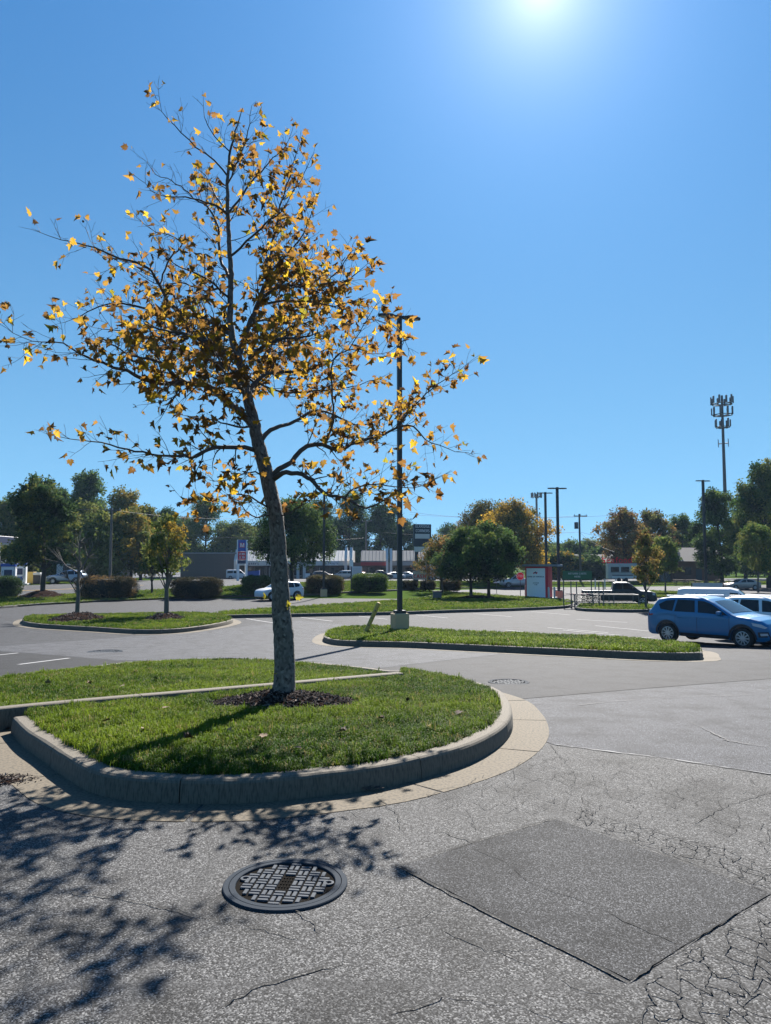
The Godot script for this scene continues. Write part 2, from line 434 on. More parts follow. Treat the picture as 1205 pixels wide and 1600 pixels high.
# a kerb: path is its foot on the road side; inward = +1 when the island lies to the left (orthogonal) of the path
func kerb(label: String, path: PackedVector2Array, h: float, w: float, inward: float, m: Material, every := 3.0) -> Node3D:
	var root := Node3D.new()
	root.name = numbered("kerb", self)
	add_child(root, true)
	structure(root, label, "kerb")
	var r := RandomNumberGenerator.new()
	r.seed = int(path[0].x * 100.0) + 7
	for run: PackedVector2Array in gap_line(path, every):
		var s := Shape.new()
		var rings := []
		var n := run.size()
		for i in n:
			var t := (run[mini(i + 1, n - 1)] - run[maxi(i - 1, 0)]).normalized()
			var q := -t.orthogonal() * inward
			var here := run[i]
			if i == 0:
				here += t * 0.005
			elif i == n - 1:
				here -= t * 0.005
			var g := ground_y(here.x, here.y)
			var chip := r.randf_range(-0.006, 0.004)
			var ring := []
			for c in [[0.0, -0.03], [0.004, h * 0.4], [0.014 + chip * 0.3, h - 0.03], [0.024, h - 0.012 + chip * 0.5], [0.042 - chip, h - 0.001], [w - 0.012, h], [w, h - 0.012], [w, h - 0.1]]:
				var p: Vector2 = here + q * c[0]
				ring.append(Vector3(p.x, g + c[1], -p.y))
			rings.append(ring)
		for i in n - 1:
			for k in 7:
				if inward < 0.0:
					s.quad(rings[i][k], rings[i][k + 1], rings[i + 1][k + 1], rings[i + 1][k])
				else:
					s.quad(rings[i][k], rings[i + 1][k], rings[i + 1][k + 1], rings[i][k + 1])
		for e in [0, n - 1]:
			for k in range(1, 7):
				if (e == 0) == (inward < 0.0):
					s.tri(rings[e][0], rings[e][k + 1], rings[e][k])
				else:
					s.tri(rings[e][0], rings[e][k], rings[e][k + 1])
		place("kerb_segment", s.done(), m, root)
	return root

func gutter(label: String, path: PackedVector2Array, wide: float, inward: float, lift: float, every := 3.0) -> Node3D:
	var root := Node3D.new()
	root.name = numbered("gutter_pan", self)
	add_child(root, true)
	structure(root, label, "gutter")
	for run: PackedVector2Array in gap_line(path, every):
		var a := run.duplicate()
		a[0] = run[0].lerp(run[1], 0.05)
		a[a.size() - 1] = run[run.size() - 1].lerp(run[run.size() - 2], 0.05)
		var inner := offset_line(a, 0.02 * inward)
		var outer := offset_line(a, -wide * inward)
		outer.reverse()
		sheet("gutter_slab", inner + outer, lift, M.pan, root)
	return root

var blade_clump := {}

func grass_clump(kind: String) -> ArrayMesh:
	if blade_clump.has(kind):
		return blade_clump[kind]
	var r := RandomNumberGenerator.new()
	r.seed = 77
	var s := Shape.new()
	s.st.set_smooth_group(0)
	var count := 11 if kind == "near" else 7
	var wide := 0.0042 if kind == "near" else 0.011
	var reach := 0.05 if kind == "near" else 0.12
	for i in count:
		var base := Vector3(r.randf_range(-reach, reach), 0, r.randf_range(-reach, reach))
		var turn := r.randf() * TAU
		var lean := Vector3(cos(turn), 0, sin(turn)) * r.randf_range(0.1, 0.75)
		var side := Vector3(-sin(turn + r.randf_range(-1, 1)), 0, cos(turn)).normalized() * wide
		var high := r.randf_range(0.6, 1.15)
		var p1 := base + Vector3(0, 0.5 * high, 0) * 0.09 + lean * 0.018
		var p2 := base + Vector3(0, 0.85 * high, 0) * 0.09 + lean * 0.05
		var p3 := base + Vector3(0, high * (1.05 - 0.4 * lean.length()), 0) * 0.09 + lean * 0.09
		s.quad(base - side, base + side, p1 + side * 0.9, p1 - side * 0.9)
		s.quad(p1 - side * 0.9, p1 + side * 0.9, p2 + side * 0.6, p2 - side * 0.6)
		s.tri(p2 - side * 0.6, p2 + side * 0.6, p3)
	blade_clump[kind] = s.done()
	return blade_clump[kind]

func scatter(called: String, mesh: Mesh, places: Array, tints: PackedColorArray, m: Material, parent: Node3D = null) -> MultiMeshInstance3D:
	var to: Node3D = parent if parent else self
	var mm := MultiMesh.new()
	mm.transform_format = MultiMesh.TRANSFORM_3D
	mm.use_colors = true
	mm.instance_count = places.size()
	mm.mesh = mesh
	for i in places.size():
		mm.set_instance_transform(i, places[i])
		mm.set_instance_color(i, tints[i])
	var o := MultiMeshInstance3D.new()
	o.name = numbered(called, to)
	o.multimesh = mm
	o.material_override = m
	o.set_meta("kind", "stuff")
	to.add_child(o, true)
	return o

# living turf over an area; holes are (x, d, radius x, radius d) of mulch
func turf(label: String, area: PackedVector2Array, lift: float, density: float, kind: String, tall: float, holes: Array, key: int) -> void:
	var bed := sheet("turf_bed", area, lift - 0.02, M.soil)
	structure(bed, "dark soil under the turf of " + label, "soil")
	var r := RandomNumberGenerator.new()
	r.seed = key
	var n1 := noise(FastNoiseLite.TYPE_SIMPLEX_SMOOTH, 0.35, 3, key)
	var n2 := noise(FastNoiseLite.TYPE_SIMPLEX_SMOOTH, 1.7, 2, key + 1)
	var lo := area[0]
	var hi := area[0]
	for p in area:
		lo = lo.min(p)
		hi = hi.max(p)
	var places := []
	var tints := PackedColorArray()
	for i in int((hi.x - lo.x) * (hi.y - lo.y) * density):
		var p := Vector2(r.randf_range(lo.x, hi.x), r.randf_range(lo.y, hi.y))
		if not Geometry2D.is_point_in_polygon(p, area):
			continue
		var skip := false
		for h in holes:
			var e := Vector2((p.x - h[0]) / h[2], (p.y - h[1]) / h[3])
			if e.length() < 0.93 + r.randf() * 0.14:
				skip = true
		if skip:
			continue
		var patchy := n1.get_noise_2d(p.x, p.y)
		var fine := n2.get_noise_2d(p.x, p.y)
		if fine < -0.32 and r.randf() < 0.55:
			continue
		var size := tall * (0.85 + 0.45 * fine + 0.25 * patchy + r.randf_range(-0.3, 0.4))
		var b := Basis(Vector3.UP, r.randf() * TAU) * Basis.from_scale(Vector3(1, size, 1))
		places.append(Transform3D(b, on_ground(p, lift - 0.02)))
		var c := Color(0.024, 0.062, 0.004).lerp(Color(0.145, 0.198, 0.016), clampf(0.5 + patchy * 0.7 + r.randf_range(-0.35, 0.35), 0.0, 1.0))
		if r.randf() < 0.065:
			c = Color(0.2, 0.17, 0.06)
		tints.append(c)
		if kind == "near" and r.randf() < 0.012:
			places[places.size() - 1] = Transform3D(Basis(Vector3.UP, r.randf() * TAU) * Basis.from_scale(Vector3(1.2, size * 1.6, 1.2)), on_ground(p, lift - 0.02))
	tag(scatter("grass", grass_clump(kind), places, tints, M.blade), label, "grass", "", "stuff")

func mulch(label: String, at: Vector2, rx: float, rd: float, h: float, lift: float, chips: int, key: int) -> void:
	var r := RandomNumberGenerator.new()
	r.seed = key
	var o := thing("mulch_bed", label, "mulch", on_ground(at, lift))
	var lump := func(x: float, z: float) -> float:
		var e := Vector2(x / rx, z / rd).length()
		return h * (1.0 - smoothstep(0.15, 1.05, e)) * (1.0 + 0.15 * sin(x * 7.0 + key) * cos(z * 6.0)) - 0.02
	var s := Shape.new()
	s.st.set_smooth_group(0)
	for i in 8:
		for k in 24:
			var q := []
			for c in [[i, k], [i, k + 1], [i + 1, k + 1], [i + 1, k]]:
				var e: float = c[0] / 8.0 * (1.0 + 0.12 * sin(c[1] * TAU / 24.0 * 3.0 + key) + 0.06 * sin(c[1] * TAU / 24.0 * 7.0))
				var x: float = cos(c[1] * TAU / 24.0) * rx * e
				var z: float = -sin(c[1] * TAU / 24.0) * rd * e
				q.append(Vector3(x, lump.call(x, z), z))
			if i > 0:
				s.tri(q[0], q[2], q[1])
			s.tri(q[0], q[3], q[2])
	place("mound", s.done(), M.mulch, o)
	var shred := Shape.new()
	shred.box(Vector3.ZERO, Vector3(0.06, 0.006, 0.012), Basis.IDENTITY, 0.002)
	var places := []
	var tints := PackedColorArray()
	for i in chips:
		var a := r.randf() * TAU
		var e := sqrt(r.randf()) * (1.04 if r.randf() < 0.9 else 1.2)
		var x := cos(a) * rx * e
		var z := sin(a) * rd * e
		var b := Basis.from_euler(Vector3(r.randfn(0, 0.5), r.randf() * TAU, r.randfn(0, 0.45))).scaled(Vector3.ONE * r.randf_range(0.5, 1.5) * (1.0 if rx < 1.1 and chips > 2000 else 0.55 if rx < 1.0 else 2.6))
		places.append(Transform3D(b, Vector3(x, maxf(lump.call(x, z), -0.02) + 0.006, z)))
		var v := r.randf()
		tints.append(Color(0.022, 0.017, 0.015).lerp(Color(0.13, 0.105, 0.09), v * v) if r.randf() < 0.93 else Color(0.2, 0.17, 0.15))
	scatter("wood_chips", shred.done(), places, tints, M.chip, o)

func build_islands() -> void:
	# the island of the sycamore: its kerb comes round the front and the right nose
	var foot := curve(PackedVector2Array([Vector2(-4.13, 8.36), Vector2(-3.62, 7.6), Vector2(-3.21, 7.08), Vector2(-2.71, 6.44), Vector2(-2.33, 6), Vector2(-1.99, 5.79), Vector2(-1.54, 5.7), Vector2(-0.97, 5.71), Vector2(-0.43, 5.91), Vector2(-0.06, 6.09), Vector2(0.42, 6.52), Vector2(0.8, 6.98), Vector2(1.12, 7.57), Vector2(1.35, 8.21), Vector2(1.5, 8.91), Vector2(1.6, 9.75), Vector2(1.63, 10.87), Vector2(1.39, 11.91), Vector2(0.96, 13), Vector2(0.44, 13.87)]), 0.16)
	kerb("weathered concrete kerb round the front of the sycamore island", foot, 0.185, 0.18, 1.0, M.kerb, 1.9)
	gutter("sandy concrete gutter slab round the sycamore island", curve(PackedVector2Array([Vector2(-6.77, 12.08), Vector2(-4.6, 9.04), Vector2(-4.13, 8.36), Vector2(-3.62, 7.6), Vector2(-3.21, 7.08), Vector2(-2.71, 6.44), Vector2(-2.33, 6), Vector2(-1.99, 5.79), Vector2(-1.54, 5.7), Vector2(-0.97, 5.71), Vector2(-0.43, 5.91), Vector2(-0.06, 6.09), Vector2(0.42, 6.52), Vector2(0.8, 6.98), Vector2(1.12, 7.57), Vector2(1.35, 8.21), Vector2(1.5, 8.91), Vector2(1.6, 9.75), Vector2(1.63, 10.87), Vector2(1.39, 11.91)]), 0.16), 0.40, 1.0, 0.012, 1.6)
	mulch("dirt and dry grass caught at the gutter's left end", Vector2(-3.2, 6.34), 0.3, 0.2, 0.02, 0.02, 500, 104)
	# the straight old kerb between the two lawns
	var back := PackedVector2Array([Vector2(-5.24, 7.55), Vector2(-4.73, 7.97), Vector2(-4.32, 8.5), Vector2(-3.52, 9.21), Vector2(-2.34, 10.14), Vector2(-1.24, 11.07), Vector2(0.31, 12.45)])
	kerb("straight pale kerb top between the two lawns", curve(back, 0.3), 0.255, 0.17, 1.0, M.kerb, 2.9)
	var inner := offset_line(foot, 0.175)
	var area := PackedVector2Array()
	for p in inner:
		area.append(p)
	var line := offset_line(curve(PackedVector2Array([Vector2(0.31, 12.45), Vector2(-1.24, 11.07), Vector2(-2.34, 10.14), Vector2(-3.52, 9.21), Vector2(-4.11, 8.72)]), 0.3), 0.05)
	for p in line:
		area.append(p)
	var ring := Vector2(-1.27, 9.42)
	turf("green lawn around the foot of the sycamore", area, 0.185, 2000.0, "near", 0.8, [[ring.x, ring.y, 1.0, 0.66]], 101)
	mulch("dark shredded mulch heaped round the sycamore trunk", ring, 1.05, 0.72, 0.15, 0.18, 3200, 103)
	var lawn := offset_line(curve(back, 0.3), 0.2)
	var far_edge := PackedVector2Array([Vector2(0.06, 12.83), Vector2(-0.5, 13.82), Vector2(-2.03, 15.7), Vector2(-3.63, 16.27), Vector2(-4.98, 15.35), Vector2(-5.72, 13.43), Vector2(-6.22, 12.19), Vector2(-6.71, 11.27), Vector2(-7.22, 10.37)])
	for p in far_edge:
		lawn.append(p)
	turf("lawn strip beyond the straight kerb behind the sycamore", lawn, 0.19, 1300.0, "near", 0.75, [], 105)
	kerb("far kerb of the lawn strip behind the sycamore", curve(PackedVector2Array([Vector2(0.45, 14.11), Vector2(0.11, 14.11), Vector2(-0.41, 14.89), Vector2(-2.17, 16.78), Vector2(-3.86, 17.34), Vector2(-5.33, 16.43), Vector2(-6.12, 14.36), Vector2(-6.63, 13), Vector2(-7.18, 12.08), Vector2(-7.66, 11.01)]), 0.3), 0.15, 0.16, 1.0, M.kerb)

	# the island of the lamp post
	var lamp_path := curve(PackedVector2Array([Vector2(-2.36, 28.49), Vector2(-1.82, 25.96), Vector2(-0.9, 24.91), Vector2(0.77, 24.23), Vector2(2.98, 22.3), Vector2(5.13, 20.3), Vector2(6.43, 19.05), Vector2(7.38, 18.6), Vector2(7.87, 18.82), Vector2(8.43, 20.04), Vector2(9.27, 22.61), Vector2(8.66, 25.61), Vector2(7.12, 28.13), Vector2(4.97, 29.58), Vector2(2.6, 31.39), Vector2(1.06, 33.17), Vector2(-0.95, 34.21), Vector2(-2.28, 32.46)]), 0.3, true)
	kerb("concrete kerb round the lamp post island", lamp_path, 0.2, 0.16, 1.0, M.kerb)
	gutter("pale gutter slab round the lamp post island", lamp_path + PackedVector2Array([lamp_path[0]]), 0.42, 1.0, 0.012)
	turf("bright lawn of the lamp post island", offset_line(lamp_path, 0.14, true), 0.2, 240.0, "far", 1.25, [], 111)

	# the island of the two small trees at left
	var small_path := curve(PackedVector2Array([Vector2(-18.24, 37.73), Vector2(-16.49, 35.68), Vector2(-14.79, 34.57), Vector2(-12.91, 33.52), Vector2(-10.59, 32.11), Vector2(-9.19, 32.46), Vector2(-8.32, 34.57), Vector2(-7.87, 37.3), Vector2(-8.04, 39.57), Vector2(-9.38, 42.73), Vector2(-11.65, 45.16), Vector2(-15.07, 43.91), Vector2(-18.31, 42.73), Vector2(-19.78, 41.62)]), 0.4, true)
	kerb("concrete kerb round the island of the bare sapling", small_path, 0.2, 0.16, 1.0, M.kerb)
	gutter("gutter slab round the island of the bare sapling", small_path + PackedVector2Array([small_path[0]]), 0.42, 1.0, 0.012)
	var m1 := Vector2(-15.86, 38.57)
	var m2 := Vector2(-11.47, 39.07)
	turf("lawn of the island with the bare sapling", offset_line(small_path, 0.14, true), 0.2, 130.0, "far", 1.25, [[m1.x, m1.y, 1.3, 2.2], [m2.x, m2.y, 1.1, 1.7]], 113)
	mulch("brown mulch mound under the bare sapling", m1, 1.5, 2.6, 0.36, 0.17, 900, 115)
	mulch("brown mulch mound under the small yellowing tree", m2, 1.15, 2.0, 0.32, 0.17, 700, 117)

	# the long island further back
	var long_path := curve(PackedVector2Array([Vector2(-9.93, 42.73), Vector2(-6.74, 43.31), Vector2(-3.13, 44.53), Vector2(0.68, 45.81), Vector2(3.98, 47.9), Vector2(8.45, 50.18), Vector2(12.68, 53.56), Vector2(14.83, 58.4), Vector2(15.69, 63.93), Vector2(13.92, 68.63), Vector2(11, 72.57), Vector2(8.61, 76.01), Vector2(5.5, 73.63), Vector2(4.02, 69.8), Vector2(2.1, 65.51), Vector2(-2.16, 59.45), Vector2(-6.74, 51.82), Vector2(-9.76, 47.18)]), 0.8, true)
	kerb("long concrete kerb of the grass median", long_path, 0.2, 0.2, 1.0, M.old_kerb, 6.0)
	turf("grass of the long median with the pair of dark trees", offset_line(long_path, 0.18, true), 0.2, 38.0, "far", 1.4, [], 119)
	# the grass with the corral's far side
	var right_path := curve(PackedVector2Array([Vector2(12.94, 50.99), Vector2(14.83, 48.63), Vector2(16.9, 48.63), Vector2(18.9, 51.82), Vector2(19.85, 56.38), Vector2(18.14, 59.45), Vector2(15.58, 58.4)]), 0.8, true)
	kerb("kerb of the small grass plot behind the cart corral", right_path, 0.2, 0.2, 1.0, M.old_kerb, 6.0)
	turf("small grass plot behind the cart corral", offset_line(right_path, 0.18, true), 0.2, 38.0, "far", 1.4, [], 121)

# ------------------------------------------------------------------ the sycamore
var leaf_spots := []   # [position, out direction, weight]
var fine_wood: Shape
var tree_rng := RandomNumberGenerator.new()

func parse_limb(text: String) -> Array:
	var pts := PackedVector3Array()
	var radii := PackedFloat32Array()
	for part in text.split(","):
		var v := part.strip_edges().split_floats(" ")
		pts.append(Vector3(v[0], v[1], v[2]))
		radii.append(v[3])
	return [pts, radii]

func smooth_limb(pts: PackedVector3Array, radii: PackedFloat32Array, step: float, wobble: float) -> Array:
	var p := PackedVector3Array()
	var r := PackedFloat32Array()
	for i in pts.size() - 1:
		var a := pts[maxi(i - 1, 0)]
		var d := pts[mini(i + 2, pts.size() - 1)]
		var n := maxi(1, int(pts[i].distance_to(pts[i + 1]) / step))
		for k in n:
			var t := float(k) / n
			p.append(pts[i].cubic_interpolate(pts[i + 1], a, d, t) + Vector3(tree_rng.randfn(0, wobble), tree_rng.randfn(0, wobble), tree_rng.randfn(0, wobble)) * (0.0 if i == 0 and k == 0 else 1.0))
			r.append(lerpf(radii[i], radii[i + 1], t))
	p.append(pts[pts.size() - 1])
	r.append(radii[radii.size() - 1])
	return [p, r]

# a side shoot that carries shoots of its own and leaves at its end
func shoot(from: Vector3, along: Vector3, length: float, radius: float, level: int, leaves: float) -> void:
	var n := maxi(3, int(length / 0.07))
	var pts := PackedVector3Array([from])
	var radii := PackedFloat32Array([radius])
	var v := along.normalized()
	for i in n:
		v = (v + Vector3(tree_rng.randfn(0, 0.13), tree_rng.randfn(0, 0.13) + 0.035, tree_rng.randfn(0, 0.13))).normalized()
		pts.append(pts[i] + v * length / n)
		radii.append(lerpf(radius, 0.0016, float(i + 1) / n))
	fine_wood.tube(pts, radii, 5 if radius > 0.008 else 3, false)
	var start := 0.25 if level > 0 else 0.15
	if level < 2:
		var shoots := int(length / (0.13 if level == 0 else 0.10))
		for k in shoots:
			var t := lerpf(start, 0.97, (k + tree_rng.randf()) / maxf(shoots, 1))
			var i := clampi(int(t * n), 1, n - 1)
			var dir := (pts[i + 1] - pts[i - 1]).normalized()
			var side := dir.cross(Vector3(tree_rng.randfn(), tree_rng.randfn(), tree_rng.randfn())).normalized()
			var out := (dir * 0.75 + side * tree_rng.randf_range(0.6, 1.1) + Vector3(0, 0.22, 0)).normalized()
			var l := length * (1.0 - 0.55 * t) * tree_rng.randf_range(0.32, 0.6)
			if l > 0.06:
				shoot(pts[i], out, l, maxf(radii[i] * 0.55, 0.0022), level + 1, leaves)
	for i in range(1, n + 1):
		if tree_rng.randf() < leaves * (1.0 if i == n else 0.26 * level):
			leaf_spots.append([pts[i], v, tree_rng.randf()])

func limb(text: String, tree: Node3D, called: String, shoots_per_metre: float, leaves: float, long := 0.75, start := 0.12) -> void:
	var raw := parse_limb(text)
	var s := smooth_limb(raw[0], raw[1], 0.09, 0.006)
	var pts: PackedVector3Array = s[0]
	var radii: PackedFloat32Array = s[1]
	for i in pts.size():
		pts[i] -= tree.position
	var w := Shape.new()
	w.tube(pts, radii, 10 if radii[0] > 0.03 else 7, true, 0.10)
	place(called, w.done(), M.bark if radii[0] > 0.05 else M.twig, tree)
	var length := 0.0
	for i in range(1, pts.size()):
		length += pts[i].distance_to(pts[i - 1])
	var n := int(length * shoots_per_metre * 3.0)
	for k in n:
		var t := lerpf(start, 1.0, (k + tree_rng.randf()) / n)
		var i := clampi(int(t * (pts.size() - 1)), 1, pts.size() - 2)
		var dir := (pts[i + 1] - pts[i - 1]).normalized()
		var side := dir.cross(Vector3(tree_rng.randfn(), tree_rng.randfn(), tree_rng.randfn())).normalized()
		var out := (dir * 0.7 + side * 0.9 + Vector3(0, 0.25, 0)).normalized()
		shoot(pts[i], out, long * (1.15 - 0.6 * t) * tree_rng.randf_range(0.45, 1.15), clampf(radii[i] * 0.38, 0.0032, 0.010), 0, leaves)
	shoot(pts[pts.size() - 1], (pts[pts.size() - 1] - pts[pts.size() - 3]).normalized(), 0.3 * long, maxf(radii[radii.size() - 1], 0.003), 1, leaves)

# a lobed leaf in the plane of x and y with its stalk at the origin; some are folded or curled
func leaf_mesh(kind: int, color := Color.WHITE) -> ArrayMesh:
	var half := [Vector2(0.02, 0.0), Vector2(0.2, -0.1), Vector2(0.3, 0.02), Vector2(0.52, 0.12), Vector2(0.36, 0.27), Vector2(0.5, 0.56), Vector2(0.26, 0.52), Vector2(0.18, 0.7), Vector2(0.0, 1.0)]
	var s := Shape.new()
	s.st.set_color(color)
	s.st.set_smooth_group(0)
	var fold: float = [0.25, 0.9, 1.5, 0.55][kind]
	var curl: float = [0.25, 0.6, 1.2, -0.7][kind]
	for side: float in [-1.0, 1.0]:
		var pts := []
		for p: Vector2 in half:
			var x := p.x * side
			var y := p.y
			var z := absf(x) * sin(fold * 0.7) * 0.8 - y * y * curl * 0.35 + absf(x) * absf(x) * curl * 0.6
			pts.append(Vector3(x * cos(fold * 0.6), y * (1.0 - 0.12 * absf(curl)), z))
		var mid := Vector3(0, 0.32, -0.32 * 0.32 * curl * 0.35)
		for i in pts.size() - 1:
			if side > 0:
				s.tri(mid, pts[i], pts[i + 1])
			else:
				s.tri(mid, pts[i + 1], pts[i])
	# stalk
	s.st.set_smooth_group(-1)
	s.tri(Vector3(-0.012, 0.03, 0), Vector3(0.0, -0.3, 0.02), Vector3(0.012, 0.03, 0))
	return s.done()

